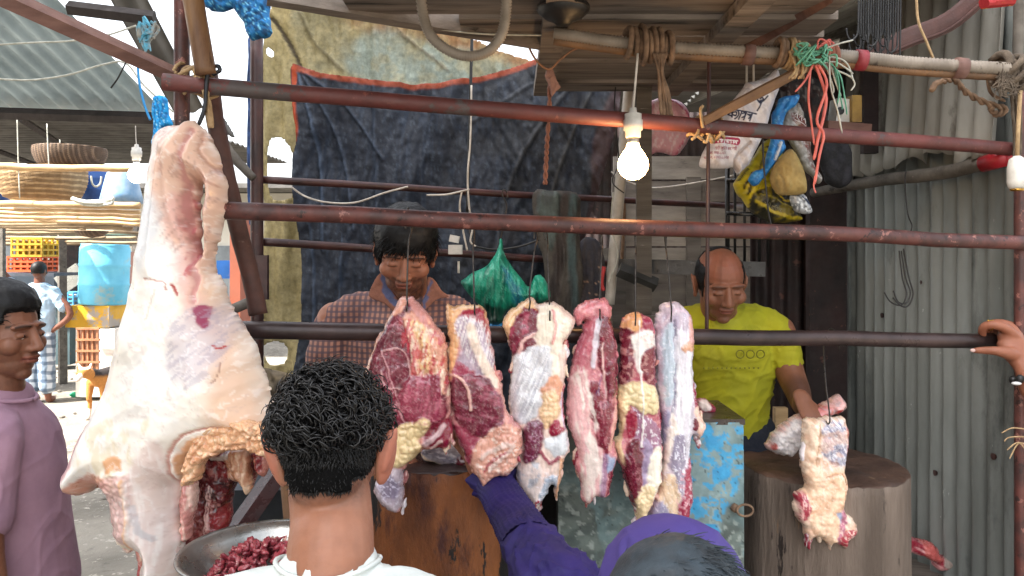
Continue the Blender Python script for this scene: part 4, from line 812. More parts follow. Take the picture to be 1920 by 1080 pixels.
relief('leg_bone', [(1682, 985), (1700, 1000), (1730, 1012), (1748, 1018), (1756, 1035), (1780, 1046), (1783, 1060), (1768, 1066), (1752, 1062), (1744, 1050), (1720, 1040), (1690, 1032), (1670, 1025), (1670, 990)], 2.75, .035, 10, [
    ('n', 'e0a8a8', 8, .05, .15, .7, (4, .7), 25), ('p', [(1722, 1010), (1755, 1020), (1756, 1048), (1730, 1042)], 'c86460', 4, .006), ('p', [(1760, 1045), (1783, 1048), (1780, 1064), (1762, 1062)], 'a89890', 4, 0), ('b', 7, .006, [(1720, 1008), (1758, 1020), (1756, 1050), (1728, 1045)]), ('h', 6, .003)],
    m_meat, step=2, jag=2.6, grain=1, pw=.42, base='9a3040')
tag(SC.objects['leg_bone'], 'raw leg bone with red ends lying low beside the tin wall', 'bone')
a, b = P(1660, 1060, 2.75), P(1800, 1095, 2.75); tag(MB().box(P(1735, 1082, 2.8), (.36, .25, .04), (0, .12, 0)).build('low_board', m_woodd), 'dark wet board under the raw leg bone', 'board')

# ================================================================ CARCASS
Dc = lambda X, Y: 1.74+0*X
OUT = [(300, 255), (318, 240), (342, 236), (360, 228), (378, 236), (396, 258), (408, 285), (418, 318), (428, 350), (426, 385), (418, 425), (406, 470), (406, 505), (420, 535), (436, 575), (458, 610), (482, 655), (498, 700), (510, 745), (520, 790), (528, 830), (520, 852), (500, 850), (480, 838), (458, 832), (430, 840), (400, 842), (384, 850), (374, 870), (362, 892), (350, 905), (346, 950), (345, 1000), (350, 1080), (352, 1200), (280, 1200), (272, 1090), (276, 1030), (262, 1022), (240, 1012), (224, 985), (222, 940), (210, 910), (190, 905), (170, 922), (140, 920), (134, 908), (128, 884), (140, 862), (160, 812), (190, 762), (214, 700), (236, 615), (252, 545), (264, 480), (276, 410), (286, 340), (292, 295)]
t = thing('beef_carcass', P(350, 1200, 1.8), 'huge skinned side of beef hanging from the front left post', 'carcass')
WHT, CRM, PCH = 'f2eeea', 'efe2cc', 'dcae8c'
o = relief('side', OUT, Dc, .13, 85, [
    ('n', WHT, 80, .0, .3, .6), ('n', CRM, 60, .15, .2, .4, (1, 1.5), 30),
    ('p', [(390, 440), (420, 520), (470, 640), (515, 780), (520, 850), (470, 830), (430, 770), (420, 650), (380, 560)], 'd8ab88', 50, 0, .8),
    ('p', [(318, 236), (370, 226), (405, 270), (430, 350), (410, 500), (390, 500), (340, 420), (312, 320), (300, 280)], 'd6ab94', 26, 0, .85), ('p', [(350, 380), (372, 370), (384, 430), (392, 500), (410, 580), (395, 590), (370, 520), (350, 440)], 'dca8a0', 18, 0, .6), ('n', 'b84858', 8, .28, .08, .7, (.6, 3), 0, [(360, 360), (380, 360), (392, 500), (372, 500)]),
    ('l', [(376, 250), (374, 300), (368, 350), (366, 400), (376, 470), (392, 520), (396, 560)], 7, 'b06c70', -.009, .6), ('l', [(345, 270), (340, 330), (348, 400), (362, 460)], 5, 'c09888', -.004, .4),
    ('l', [(388, 250), (400, 300), (418, 330)], 4, 'a87868', -.006, .6), ('l', [(395, 320), (405, 340), (420, 352)], 4, 'b08070', -.004, .6), ('p', [(298, 260), (330, 238), (345, 262), (335, 300), (310, 300)], 'd8c6bc', 14, 0, .8), ('n', 'a88078', 9, .28, .08, .5, (.5, 3), 20, [(300, 240), (430, 240), (428, 500), (330, 440)]),
    ('p', [(288, 380), (330, 370), (340, 440), (310, 500), (285, 480)], 'c3c6cc', 26, 0, .7),
    ('p', [(370, 590), (430, 565), (455, 620), (430, 680), (380, 700), (360, 650)], 'bdaeb2', 36, 0, .7), ('p', [(400, 572), (422, 568), (425, 590), (418, 608), (408, 600)], '8f3050', 5, 0), ('n', '9c90a0', 6, .15, .15, .45, (2.5, .7), 140, [(365, 590), (450, 580), (440, 690), (370, 700)]),
    ('l', [(340, 540), (330, 570), (322, 590)], 3, 'b8a898', -.002, .5), ('l', [(320, 520), (350, 525), (358, 540)], 3, 'a86a58', -.002, .8), ('l', [(366, 532), (374, 548)], 4, 'a03c30', -.002), ('l', [(430, 640), (436, 645), (448, 644)], 3, 'a01818', 0), ('l', [(446, 670), (444, 690), (434, 704)], 2, '8a5848', -.002, .7),
    ('n', 'c8c0b8', 30, .22, .1, .5, (2, 1), 150, [(180, 640), (330, 640), (330, 760), (180, 760)]), ('n', 'dcc89c', 20, .1, .15, .5, (.7, 2), 0, [(200, 790), (330, 760), (310, 880), (210, 880)]),
    ('p', [(190, 765), (170, 800), (148, 850), (128, 885), (145, 885), (162, 870), (178, 820)], 'b46f76', 6, 0, .9), ('n', 'e8c8c4', 5, .1, .1, .6, (.6, 3), 20, [(190, 765), (128, 885), (165, 870)]), ('p', [(134, 908), (170, 885), (215, 870), (250, 860), (262, 880), (225, 900), (190, 906), (165, 922), (140, 920)], 'd89c84', 8, 0, .9), ('n', 'c87864', 12, .15, .1, .6, (2, .7), 160, [(130, 895), (250, 860), (250, 890), (170, 922)]), ('p', [(254, 835), (275, 828), (278, 850), (258, 856)], 'dba478', 5, .003),
    ('p', [(222, 900), (250, 870), (290, 860), (296, 900), (285, 960), (275, 1020), (240, 1010), (224, 980)], 'd6aaa4', 8, 0, .8), ('b', 13, .012, [(222, 880), (290, 860), (288, 940), (275, 1015), (240, 1010), (222, 980)], 'b08078'), ('p', [(225, 990), (275, 995), (276, 1030), (255, 1022), (228, 1008)], 'eee0cc', 6, .004),
    ('b', 14, .010, [(222, 870), (270, 850), (286, 880), (240, 900)], 'c89c7c'), ('l', [(283, 870), (287, 940), (280, 1000), (276, 1060), (276, 1200)], 6, 'e0b088', .004), ('p', [(292, 860), (345, 800), (346, 900), (342, 1000), (348, 1200), (290, 1200), (288, 950)], 'dcc4bc', 14, 0, .75), ('n', 'efe6e0', 12, .1, .2, .7, (.5, 6), 0, [(288, 850), (345, 850), (350, 1200), (288, 1200)]), ('l', [(294, 920), (300, 960), (318, 985)], 8, 'a8acb4', 0, .5),
    ('l', [(350, 900), (348, 860), (362, 815), (395, 790), (440, 780), (490, 790), (515, 800)], 4, 'c07c6c', -.006, .8),
    ('p', [(352, 900), (356, 855), (372, 822), (400, 800), (445, 790), (495, 800), (526, 815), (524, 850), (500, 852), (480, 840), (450, 833), (410, 838), (385, 850), (374, 872), (362, 895)], 'e3b48c', 5, .001), ('b', 15, .007, [(352, 900), (356, 855), (372, 822), (400, 800), (445, 790), (495, 800), (528, 815), (522, 855), (490, 845), (440, 835), (385, 850), (374, 872), (358, 900)], 'b5784f'),
    ('v', 'c0a098', 34, .025, .25, None), ('v', 'f8f4f0', 26, .05, .3, None), ('h', 80, .009), ('h', 20, .0008)],
    m_carc, t, step=2.5, jag=3, holes=[[(379, 352), (388, 345), (392, 370), (388, 400), (390, 440), (385, 480), (378, 450), (377, 400)]], wob=4, base='efe8de', seed=71, back=.45, pw=.62)
# cavity: the dark inside of the ribcage set behind the arch
relief('rib_cavity', [(350, 870), (372, 845), (400, 832), (450, 825), (500, 840), (498, 870), (488, 880), (478, 905), (466, 925), (458, 905), (448, 900), (437, 925), (430, 950), (432, 975), (424, 1000), (405, 1010), (395, 1025), (380, 1040), (362, 1038), (350, 1060), (346, 1000)], 1.86, .05, 20, [
    ('n', '7d1c26', 24, .05, .2, .7, (.6, 2)), ('n', '2c0a10', 18, .15, .12, .8, (1, 1.5)), ('n', '9a3438', 16, .1, .15, .6), ('l', [(372, 850), (380, 900), (376, 960)], 3, 'cfa07c', .002), ('l', [(405, 900), (400, 960), (398, 990)], 3, 'e0b8b0', .004), ('l', [(410, 905), (404, 960), (402, 985)], 2, 'e0b8b0', .002),
    ('p', [(350, 905), (385, 900), (392, 960), (385, 1035), (352, 1040)], '8c3a38', 16, .01, .8), ('n', 'c88880', 6, .3, .07, .6, (.7, 2)), ('p', [(430, 850), (445, 845), (470, 900), (468, 925), (452, 905), (440, 880)], 'c08a6a', 5, .008), ('n', 'e8c8b8', 4, .3, .06, .8, (.5, 2), 0, [(430, 850), (500, 850), (466, 925), (440, 900)]), ('p', [(470, 850), (498, 845), (495, 875), (475, 895)], '6a1c22', 5, 0), ('l', [(398, 838), (425, 850), (455, 836)], 8, 'b8b0a8', .006, .9), ('h', 16, .014), ('h', 6, .005)],
    m_meat, t, step=2.2, base='5c1820', seed=81, wob=6)
relief('lower_trim', [(268, 1030), (280, 1025), (284, 1060), (282, 1120), (262, 1120), (262, 1060)], 1.78, .02, 8, [('b', 8, .008, None, '7a2c2c'), ('n', 'e0b0a8', 5, .2, .1, .7)], m_meat, t, step=2.5, base='a85050')

relief('fat_rim', [(350, 905), (352, 862), (368, 820), (396, 796), (440, 785), (492, 793), (526, 812), (528, 846), (505, 856), (480, 846), (452, 842), (420, 846), (392, 858), (382, 884), (368, 902)], 1.655, .022, 12,
    [('b', 15, .03, None, 'a86c48'), ('n', 'c88a64', 12, .1, .2, .6), ('n', 'f0d4b0', 7, .2, .15, .6), ('h', 9, .006), ('h', 4, .002)], m_meat, t, step=2, base='e0ae84', seed=91, jag=4, wob=5)
for k, (pts, c1, c2) in enumerate((([(300, 1000), (330, 990), (345, 1010), (340, 1060), (330, 1110), (312, 1105), (300, 1050)], 'dcc4bc', 'c49890'), ([(225, 930), (245, 925), (262, 950), (262, 1000), (250, 1035), (236, 1020), (228, 980)], 'd8a8a0', 'efe0d0'),
    ([(255, 960), (280, 955), (288, 1000), (282, 1055), (270, 1062), (258, 1030)], 'e0c4ae', 'b8706c'), ([(345, 900), (362, 895), (366, 940), (358, 1000), (346, 1010), (340, 950)], 'c88880', 'e8c8b8'), ([(430, 845), (452, 838), (468, 860), (472, 900), (466, 930), (452, 905), (440, 890)], 'c08a6a', 'e8c8a8'), ([(478, 845), (500, 842), (506, 870), (496, 890), (480, 880)], '7a2228', 'c88878'), ([(150, 880), (190, 872), (214, 890), (190, 905), (160, 925), (140, 918)], 'd89c84', 'b8605c'))):
    relief('flap', pts, 1.735 if k < 4 else 1.80, .03, 12, [('n', c2, 9, .05, .15, .8, (.6, 3), 0), ('h', 9, .006), ('h', 4, .002)], m_meat, t, step=2, base=c1, seed=200+k, jag=4, grain=1)
# ================================================================ PEOPLE
HE = [((0, -.015, .03), (.075, .096, .086)), ((0, -.035, -.03), (.058, .062, .06)), ((0, .03, -.015), (.064, .062, .075))]
def ray_r(d, off=0):
    """distance from the head's centre to the skull surface along unit directions d (n,3)"""
    r = np.zeros(len(d))
    for c, q in HE:
        c = np.array(c)-np.array((0, -.015, .0)); q = np.array(q)
        A = ((d/q)**2).sum(1); B = -2*(d*c/q**2).sum(1); Cc = (c**2/q**2).sum()-1
        disc = B*B-4*A*Cc; rr = np.where(disc > 0, (-B+np.sqrt(np.maximum(disc, 0)))/(2*A), 0)
        r = np.maximum(r, rr)
    return r+off
HO = Vector((0, -.015, 0))
def headrot(yaw, pitch, roll):
    """yaw 0 looks along +Y; positive pitch looks down"""
    return Matrix.Rotation(R(yaw), 3, 'Z') @ Matrix.Rotation(R(-pitch), 3, 'X') @ Matrix.Rotation(R(roll), 3, 'Y')
def head_mb(c, Mx, s=1., ear=1., fat=1.):
    m = MB()
    def e(p, r, rot=None):
        M_ = Mx @ (Euler([R(a) for a in rot]).to_matrix() if rot else Matrix.Identity(3))
        m.ell(Vector(c)+Mx@Vector(p)*s, [q*s for q in r], M_, 20, 14)
    for p, r in HE: e(p, r)
    e((0, .036, -.068), (.047*fat, .045, .040)); e((0, .062, -.094), (.023, .019, .018)); e((0, .005, -.055), (.055*fat, .05, .045))
    limb(m, [Vector(c)+Mx@Vector(p)*s for p in ((0, .082, .018), (0, .094, -.008), (0, .103, -.027))], [.009*s, .0105*s, .0125*s], n=12)
    for x in (-1, 1):
        e((x*.0135, .093, -.031), (.0085, .011, .008)); e((x*.03, .078, .026), (.03, .011, .0085), (0, x*6, -x*16))
        e((x*.043, .058, -.022), (.026, .026, .024)); e((x*.031, .0775, .004), (.0155, .0115, .0095)); e((x*.031, .074, -.012), (.016, .009, .007))
        e((x*(.078+.022*(ear-1)), -.012, -.008), (.007*ear, .02, .033*ear), (x*10, x*14*ear, -x*(18+12*ear)))
        e((x*(.082+.030*(ear-1)), -.024, .004), (.005, .011, .026*ear), (0, x*18, -x*30)); e((x*.078, -.004, -.034), (.007, .010, .012))
    e((0, .087, -.0515), (.025, .0115, .0065), (12, 0, 0)); e((0, .086, -.0615), (.021, .0115, .0075)); e((0, .081, -.043), (.022, .012, .012))
    return m
def hand_mb(m, w, d, up, s=1., curls=(40, 45, 50, 55), thumb=(.75, .62, -.25), spread=1., tcurl=20, thumbside=1, fl=(1, 1, 1, 1)):
    """w wrist, d direction of the fingers, up = back of the hand; thumb on +x (x = d cross up)"""
    d = Vector(d).normalized(); up = Vector(up); up = (up-d*up.dot(d)).normalized(); x = d.cross(up)*thumbside
    Tm = lambda p: Vector(w)+(x*p[0]+d*p[1]+up*p[2])*s
    limb(m, [Tm((0, -.02, 0)), Tm((0, .02, 0)), Tm((0, .06, .002)), Tm((0, .085, .001))], [(.019*s, .026*s), (.016*s, .034*s), (.0145*s, .040*s), (.012*s, .039*s)], side=up)
    for i, (bx, L, r) in enumerate(((.029, .078, .0088), (.0095, .086, .009), (-.0105, .080, .0086), (-.029, .064, .0075))):
        L *= fl[i]; p = Vector((bx, .088-.006*abs(i-1), 0)); a = R(curls[i]*.45); ang = bx*4*spread; pts = [Tm(p-Vector((0, .02, 0))), Tm(p)]; cu = a
        for k, q in enumerate((.46, .3, .24)):
            p = p+Vector((math.sin(ang)*math.cos(cu), math.cos(ang)*math.cos(cu), -math.sin(cu)))*L*q; pts.append(Tm(p)); cu += R(curls[i])*(.9 if k == 0 else .7)
        limb(m, pts, [r*s, r*1.03*s, r*.98*s, r*.92*s, r*.8*s], n=10, k=3)
    tv = Vector(thumb).normalized(); p = Vector((.03, .022, -.006)); pts = [Tm(Vector((.012, .005, -.004))), Tm(p)]
    for k, q in enumerate((.036, .032, .027)):
        p = p+tv*q; pts.append(Tm(p)); tv = (Matrix.Rotation(R(tcurl)*(.6 if k else .2), 3, 'Z')@tv)
    limb(m, pts, [.014*s, .0145*s, .0118*s, .0105*s, .0085*s], n=10, k=3)
m_skin = M('skin', 'ffffff', sc=40, rough=.48, attr=.1, bump=.3, bsc=260, bd=.0012, sub=.12, spec=.4)
m_hair = M('black_hair', '0c0a0a', '050404', sc=60, rough=.55, bump=.5, bsc=160, bd=.002, spec=.3); m_curl = M('curly_black_hair', '100e0e', '060505', sc=60, rough=.36, bump=0, spec=.5)
def head_paint(Vl, skin, beard=0, brow=1, lip='7a4038', seed=1):
    """Vl: head-local coordinates (metres)"""
    x, y, z = Vl[:, 0], Vl[:, 1], Vl[:, 2]; ax = np.abs(x)
    C = np.tile(np.array(hx(skin)), (len(x), 1))
    C *= (1+.12*fbm(x*30, y*30, z*30, 3, seed))[:, None]
    def mixc(mk, col, o=1.):
        nonlocal C; C = C+(np.array(hx(col))-C)*(np.clip(mk, 0, 1)*o)[:, None]
    face = y > .03
    n = fbm(x*220, y*220, z*220, 2, seed+1)
    if beard:
        bz = sst(-.032, -.058, z-ax*.35+.012)*(y > .0)*sst(.012, .03, y+.0*ax)
        bz = np.maximum(bz, (np.abs(z+.043) < .0085)*(ax < .034)*(y > .05)*1.); bz = bz*(1-(np.abs(z+.0565) < .009)*(ax < .024)*(y > .06))
        mixc(bz*(.75+.5*n), '1c1412', beard)
    if brow: mixc((np.exp(-((z-.027+(ax-.03)**2*6)/.0042)**2)*(ax > .011)*(ax < .052)*face), '120c0a', .9*brow)
    mixc(np.exp(-((z+.0565)/.008)**2)*(ax < .024)*(y > .07), lip, .8)
    mixc(np.exp(-((z+.0565)/.0013)**2)*(ax < .023)*(y > .07), '2a120f', .9)
    mixc(np.exp(-((z-.0015+ax*ax*3)/.0016)**2)*(ax > .018)*(ax < .045)*(y > .06), '150c0a', .85)   # closed lash line
    mixc(np.exp(-((z-.014)/.003)**2)*(ax > .016)*(ax < .044)*(y > .06), '4a2a20', .35)
    mixc(np.exp(-(((ax-.0085)/.0045)**2+((z+.039)/.0035)**2))*(y > .09), '1a0d0a', .8)
    mixc(np.exp(-(((ax-.03)/.014)**2+((z+.014)/.004)**2))*(y > .06), '4a2c24', .3)
    return np.clip(C, 0, 1)
def cap(m, c, Mx, keep, off, s=1, nseg=120, nr=80):
    """hair shell: keep(local)->bool, off(local)->metres"""
    th = np.linspace(0, math.pi*.86, nr); ph = np.linspace(0, 2*math.pi, nseg, endpoint=False)
    T_, P_ = np.meshgrid(th, ph, indexing='ij')
    d = np.stack([np.sin(T_)*np.cos(P_), np.sin(T_)*np.sin(P_), np.cos(T_)], -1).reshape(-1, 3)
    r = ray_r(d); L0 = d*r[:, None]+np.array(HO); k = keep(L0); L1 = d*(r+off(L0))[:, None]+np.array(HO)
    Lf = np.where(k[:, None], L1, d*(r-.006)[:, None]+np.array(HO))
    Wd = Lf*s@np.array(Mx).T+np.array(c)
    kk = k.reshape(nr, nseg); Fc = []
    for i in range(nr-1):
        for j in range(nseg):
            j2 = (j+1) % nseg
            if kk[i, j] or kk[i+1, j] or kk[i, j2] or kk[i+1, j2]: Fc.append((i*nseg+j, (i+1)*nseg+j, (i+1)*nseg+j2, i*nseg+j2))
    m.add([tuple(v) for v in Wd], Fc)
def tufts(m, c, Mx, keep, n, length, rad, rng, off=0., curl=0, lie=(0, 0, 0), lift=.4, s=1, seg=5, jit=.4, comb=None):
    cnt = 0; tries = 0
    while cnt < n and tries < n*60:
        tries += 1
        d = Vector((rng.gauss(0, 1), rng.gauss(0, 1), rng.gauss(0, 1))).normalized()
        r = float(ray_r(np.array([d]))[0]); L0 = HO+d*r
        if not keep(np.array([L0]))[0]: continue
        cnt += 1
        o = off(np.array([L0]))[0] if callable(off) else off
        p = HO+d*(r+o-.003)
        lv = Vector(comb(L0)) if comb else Vector(lie); tv = (lv-d*lv.dot(d)); tv = tv.normalized() if tv.length > 1e-4 else d.orthogonal()
        dr = (tv*(1-lift)+d*lift+Vector((rng.gauss(0, jit), rng.gauss(0, jit), rng.gauss(0, jit)))).normalized()
        Ln = length*rng.uniform(.6, 1.3); pts = []
        if curl:
            u = dr.orthogonal().normalized(); u = (u*rng.uniform(-1, 1)+dr.cross(u)*rng.uniform(-1, 1)).normalized(); w = dr.cross(u); R0 = curl*rng.uniform(.7, 1.3); tot = rng.uniform(.6, 1.15)*2*math.pi
            for i in range(seg+1):
                t = i/seg; a = t*tot; pts.append(p+dr*Ln*t*(1 if t < .6 else 1)+u*(math.cos(a)-1)*R0*min(1, t*2+.3)+w*math.sin(a)*R0)
        else:
            bend = Vector((rng.gauss(0, .3), rng.gauss(0, .3), rng.gauss(0, .3)))-d*.9*(1-lift)
            for i in range(seg+1):
                t = i/seg; pts.append(p+dr*Ln*t+bend*Ln*.35*t*t)
        Wp = [Vector(c)+Mx@(q*s) for q in pts]
        m.tube(Wp, [rad*s*(1-.75*(i/seg)**1.5) for i in range(seg+1)], 4 if curl else 3, caps=False)
def skinmesh(t, parts, colf, label=None):
    """parts: list of (V,N,F,colors) joined into one body mesh"""
    V = []; Fc = []; C = []
    n = 0
    for v, f, c in parts:
        V.append(v); C.append(c); Fc += [tuple(i+n for i in q) for q in f]; n += len(v)
    return mesh('body', np.concatenate(V), Fc, m_skin, t, True, col=np.concatenate(C), label=label)
def headpart(c, Mx, skin, voxel=.003, s=1, extra=None, ear=1., fat=1., **kw):
    m = head_mb(c, Mx, s, ear, fat)
    if extra: extra(m)
    V, N_, Fc = fuse(m, voxel, 2)
    Vl = (V-np.array(c))@np.array(Mx)/s
    C = head_paint(Vl, skin, **kw); return V, Fc, C
def bodypart(mbf, skin, voxel=.007, paint=None):
    m = MB(); mbf(m); V, N_, Fc = fuse(m, voxel, 3)
    C = np.tile(np.array(hx(skin)), (len(V), 1))*(1+.1*fbm(V[:, 0]*25, V[:, 1]*25, V[:, 2]*25, 3, 4))[:, None]
    if paint is not None: C = paint(V, C)
    return V, Fc, np.clip(C, 0, 1)
def cloth(t, name, mbf, mat_, voxel=.008, amp=.006, scl=9, st=(1, 1, .6), seed=2, sm=3, cut=None, fine=.0015, col=None, fold=1.):
    m = MB(); mbf(m); V, N_, Fc = fuse(m, voxel, sm)
    wv = fbm(V[:, 0]*5, V[:, 1]*5, V[:, 2]*5, 2, seed+40)*.09
    f1 = fbm((V[:, 0]+wv)*scl*1.5*st[0], V[:, 1]*scl*1.2*st[1], (V[:, 2]+wv)*scl*1.5*st[2], 2, seed+11)
    f2 = fbm((V[:, 0]-V[:, 2]*.8+wv)*scl*2.2, V[:, 1]*scl, (V[:, 2]*.35+V[:, 0]*.3)*scl, 2, seed+13)
    V = V+N_*((np.clip(1-np.abs(f1)*5, 0, 1)**1.5*.9+np.clip(1-np.abs(f2)*6, 0, 1)**1.5*.6-.35)*amp*fold*.8)[:, None]
    V = wrinkle(V, N_, amp, scl, st, seed, 3); V = wrinkle(V, N_, fine, scl*4, st, seed+5, 2)
    if cut is not None:
        k = cut(V); Fc = [f for f in Fc if all(k[i] for i in f)]
    c = col(V) if col else None
    return mesh(name, V, Fc, mat_, t, True, col=c)

# ------------------------------------------------ front man: back of a curly head
rng = random.Random(11)
SK1 = '96664f'
c = P(622, 848, 1.2); Mx = headrot(2, 12, 0); t = thing('person', P(622, 2200, 1.15), 'young man with curly black hair and white T-shirt, seen from behind', 'person')
def ex(m):
    limb(m, [c+Vector((0, -.02, -.045)), P(622, 975, 1.16), P(620, 1040, 1.13), P(618, 1120, 1.13)], [(.056, .062), (.060, .062), (.066, .064), (.085, .07)], side=(0, 1, 0), n=24)
V1 = headpart(c, Mx, SK1, .0032, .99, ex, ear=1.45)
xx = (V1[0]-np.array(c))@np.array(Mx)/.99
mk = sst(-.085, -.05, xx[:, 2])*sst(.01, -.02, xx[:, 1])*(.5+.5*fbm(xx[:, 0]*400, xx[:, 1]*400, xx[:, 2]*400, 2, 3)+.3)
C = V1[2]; C = C+(np.array(hx('2a1c18'))-C)*(np.clip(mk, 0, 1)*.75*sst(.068, .05, np.abs(xx[:, 0])))[:, None]
er = sst(.074, .082, np.abs(xx[:, 0])); C = C+(np.array(hx('b8705c'))-C)*(er*.6)[:, None]
def bd(m):
    limb(m, [P(620, 1180, 1.12), P(620, 1400, 1.1), P(620, 1700, 1.1)], [(.09, .17), (.11, .18), (.1, .15)], side=(0, 1, 0))
    for sx in (-1, 1):
        sh = P(620, 1190, 1.1)+Vector((sx*.18, 0, 0))
        limb(m, [sh, sh+Vector((sx*.05, .08, -.28)), sh+Vector((sx*.02, .3, -.38))], [.05, .043, .032]); hand_mb(m, sh+Vector((sx*.02, .32, -.385)), (0, 1, -.1), (0, 0, 1), .95)
skinmesh(t, [(V1[0], V1[1], C), bodypart(bd, SK1, .009)], None)
def sh(m):
    limb(m, [P(614, 1092, 1.125), P(616, 1150, 1.12), P(618, 1280, 1.1), P(620, 1800, 1.1), P(620, 1900, 1.1)], [(.077, .085), (.1, .15), (.12, .2), (.13, .19), (.13, .19)], side=(0, 1, 0), n=28)
    for sx in (-1, 1):
        a = P(618, 1150, 1.11); limb(m, [a+Vector((sx*.05, 0, .015)), a+Vector((sx*.14, 0, -.02)), a+Vector((sx*.20, .0, -.09)), a+Vector((sx*.235, .05, -.25))], [.06, .072, .07, .065])
m_wt = M('white_cotton', 'cfd4d0', 'bcc3c0', sc=12, rough=.85, bump=.15, bsc=400, bd=.0006)
cloth(t, 't_shirt', sh, m_wt, .007, .007, 8)
g = MB(); n = 40; pts = []
for i in range(n+1):
    a = 2*math.pi*i/n; pts.append(P(616, 1066, 1.125)+Vector((.076*math.cos(a), .070*math.sin(a), .012*math.cos(a)**2*1.2-.012*math.sin(a))))
g.tube(pts, (.0035), 8); g.build('neckband', m_wt, t, True)
def tr(m):
    for sx in (-1, 1): limb(m, [P(620, 1900, 1.1)+Vector((sx*.08, 0, 0)), Vector((c.x+sx*.09, 1.12, .5)), Vector((c.x+sx*.1, 1.1, .06))], [.085, .06, .05])
cloth(t, 'trousers', tr, M('navy_cloth', '1c2230', sc=20, rough=.85), .012, .004)
def keepb(L): return (L[:, 2] > -.052+.35*np.abs(L[:, 0])*(np.abs(L[:, 0]) > .045)+np.maximum(L[:, 1]+.01, 0)*1.1+.0015*np.sin(L[:, 0]*160)) & ~((np.abs(L[:, 0]) > .066) & (L[:, 2] < .012) & (L[:, 1] > -.035))
def topm(L): return sst(.008, .05, L[:, 2]+.0*L[:, 1])
def offb(L): return .004+.009*topm(L)+.005*fbm(L[:, 0]*70, L[:, 1]*70, L[:, 2]*70, 3, 5)*(.4+topm(L))
g = MB(); cap(g, c, Mx, keepb, offb, .99, 160, 110); g.build('hair_base', M('matt_black_hair', '0a0909', '040404', sc=90, rough=.9, bump=.8, bsc=260, bd=.003, spec=.1), t, True); g = MB()
tufts(g, c, Mx, lambda L: keepb(L) & (L[:, 2] < .045), 13000, .010, .0011, rng, lambda L: offb(L)-.001, 0, (0, 0, -1), .28, .99, 3, .25)
tufts(g, c, Mx, lambda L: L[:, 2] > .02, 2400, .020, .0024, rng, lambda L: offb(L)-.005, .010, (0, 0, 0), .3, .99, 9, .45)
tufts(g, c, Mx, lambda L: L[:, 2] > .03, 900, .022, .0013, rng, lambda L: offb(L)-.003, .011, (0, 0, 0), .45, .99, 10, .5)
g.build('hair', m_curl, t, True)

# ------------------------------------------------ left butcher in the checked shirt
SK2 = '99644c'
c = P(760, 474, 2.27); Mx = headrot(186, 26, -3); t = thing('person', P(750, 1700, 2.4), 'butcher in a brown checked shirt with black hair and stubble, looking down behind the rails', 'person')
def ex(m): limb(m, [c+Vector((0, .03, -.05)), P(760, 560, 2.36), P(760, 600, 2.38)], [(.062, .062), (.066, .066), (.09, .08)], side=(0, 1, 0), n=24)
V1 = headpart(c, Mx, SK2, .003, 1.06, ex, fat=1.12, beard=.8)
HLb = P(650, 860, 2.1)
def bd(m):
    limb(m, [P(758, 600, 2.39), P(750, 700, 2.4), P(745, 860, 2.42)], [(.10, .12), (.11, .14), (.11, .13)], side=(0, 1, 0))
    limb(m, [P(628, 600, 2.38), P(612, 690, 2.33), P(612, 745, 2.28), P(690, 835, 2.1)], [.058, .054, .048, .031])
    hand_mb(m, P(700, 845, 2.07), (.9, -.2, -.15), (.2, -.5, .8), 1.0, (45, 50, 52, 55))
    limb(m, [P(868, 605, 2.38), P(888, 700, 2.33), P(900, 760, 2.26), P(895, 835, 2.15)], [.05, .046, .042, .031])
    hand_mb(m, P(895, 842, 2.13), (-.9, -.25, -.1), (-.2, -.5, .8), 1.0, (45, 50, 52, 55), thumbside=-1)
skinmesh(t, [V1, bodypart(bd, SK2, .0065)], None)
m_pl = M('checked_cotton', 'b0806c', '9a6c5c', sc=8, rough=.85, bump=.2, bsc=300, bd=.001, wave=[(0, 58, '4a3f48', .26), (2, 58, '554650', .2)])
def sh(m):
    limb(m, [P(760, 580, 2.375), P(758, 625, 2.38), P(752, 700, 2.39), P(748, 800, 2.41), P(745, 980, 2.42)], [(.09, .12), (.13, .18), (.145, .195), (.14, .185), (.14, .18)], side=(0, 1, 0), n=28)
    limb(m, [P(700, 572, 2.38), P(650, 594, 2.38), P(622, 632, 2.36), P(610, 672, 2.34)], [.048, .062, .064, .064])
    limb(m, [P(820, 574, 2.38), P(852, 592, 2.38), P(874, 635, 2.36), P(884, 680, 2.33)], [.05, .06, .062, .06])
cloth(t, 'checked_shirt', sh, m_pl, .006, .008, 8, (1, 1, .8), 9)
m_col = M('blue_collar_lining', '5a5f80', '44496a', sc=40, rough=.8)
for sx, pts in ((-1, [(712, 512), (722, 505), (736, 540), (752, 580), (745, 592), (722, 570), (692, 556), (700, 530)]), (1, [(802, 520), (815, 525), (828, 545), (842, 556), (818, 562), (800, 580), (792, 590), (790, 570), (800, 545)])):
    relief('collar', pts, 2.285, .002, 4, [('p', ([(714, 515), (722, 505), (738, 545), (750, 580), (740, 572), (722, 552)] if sx < 0 else [(802, 522), (806, 535), (800, 562), (793, 588), (790, 570), (798, 548)]), '5a5f80', 3, 0), ('h', 8, .003)], M('collar_cloth', 'ffffff', sc=60, rough=.85, attr=.2, bump=.2), t, step=2, base='94624f', wob=1)
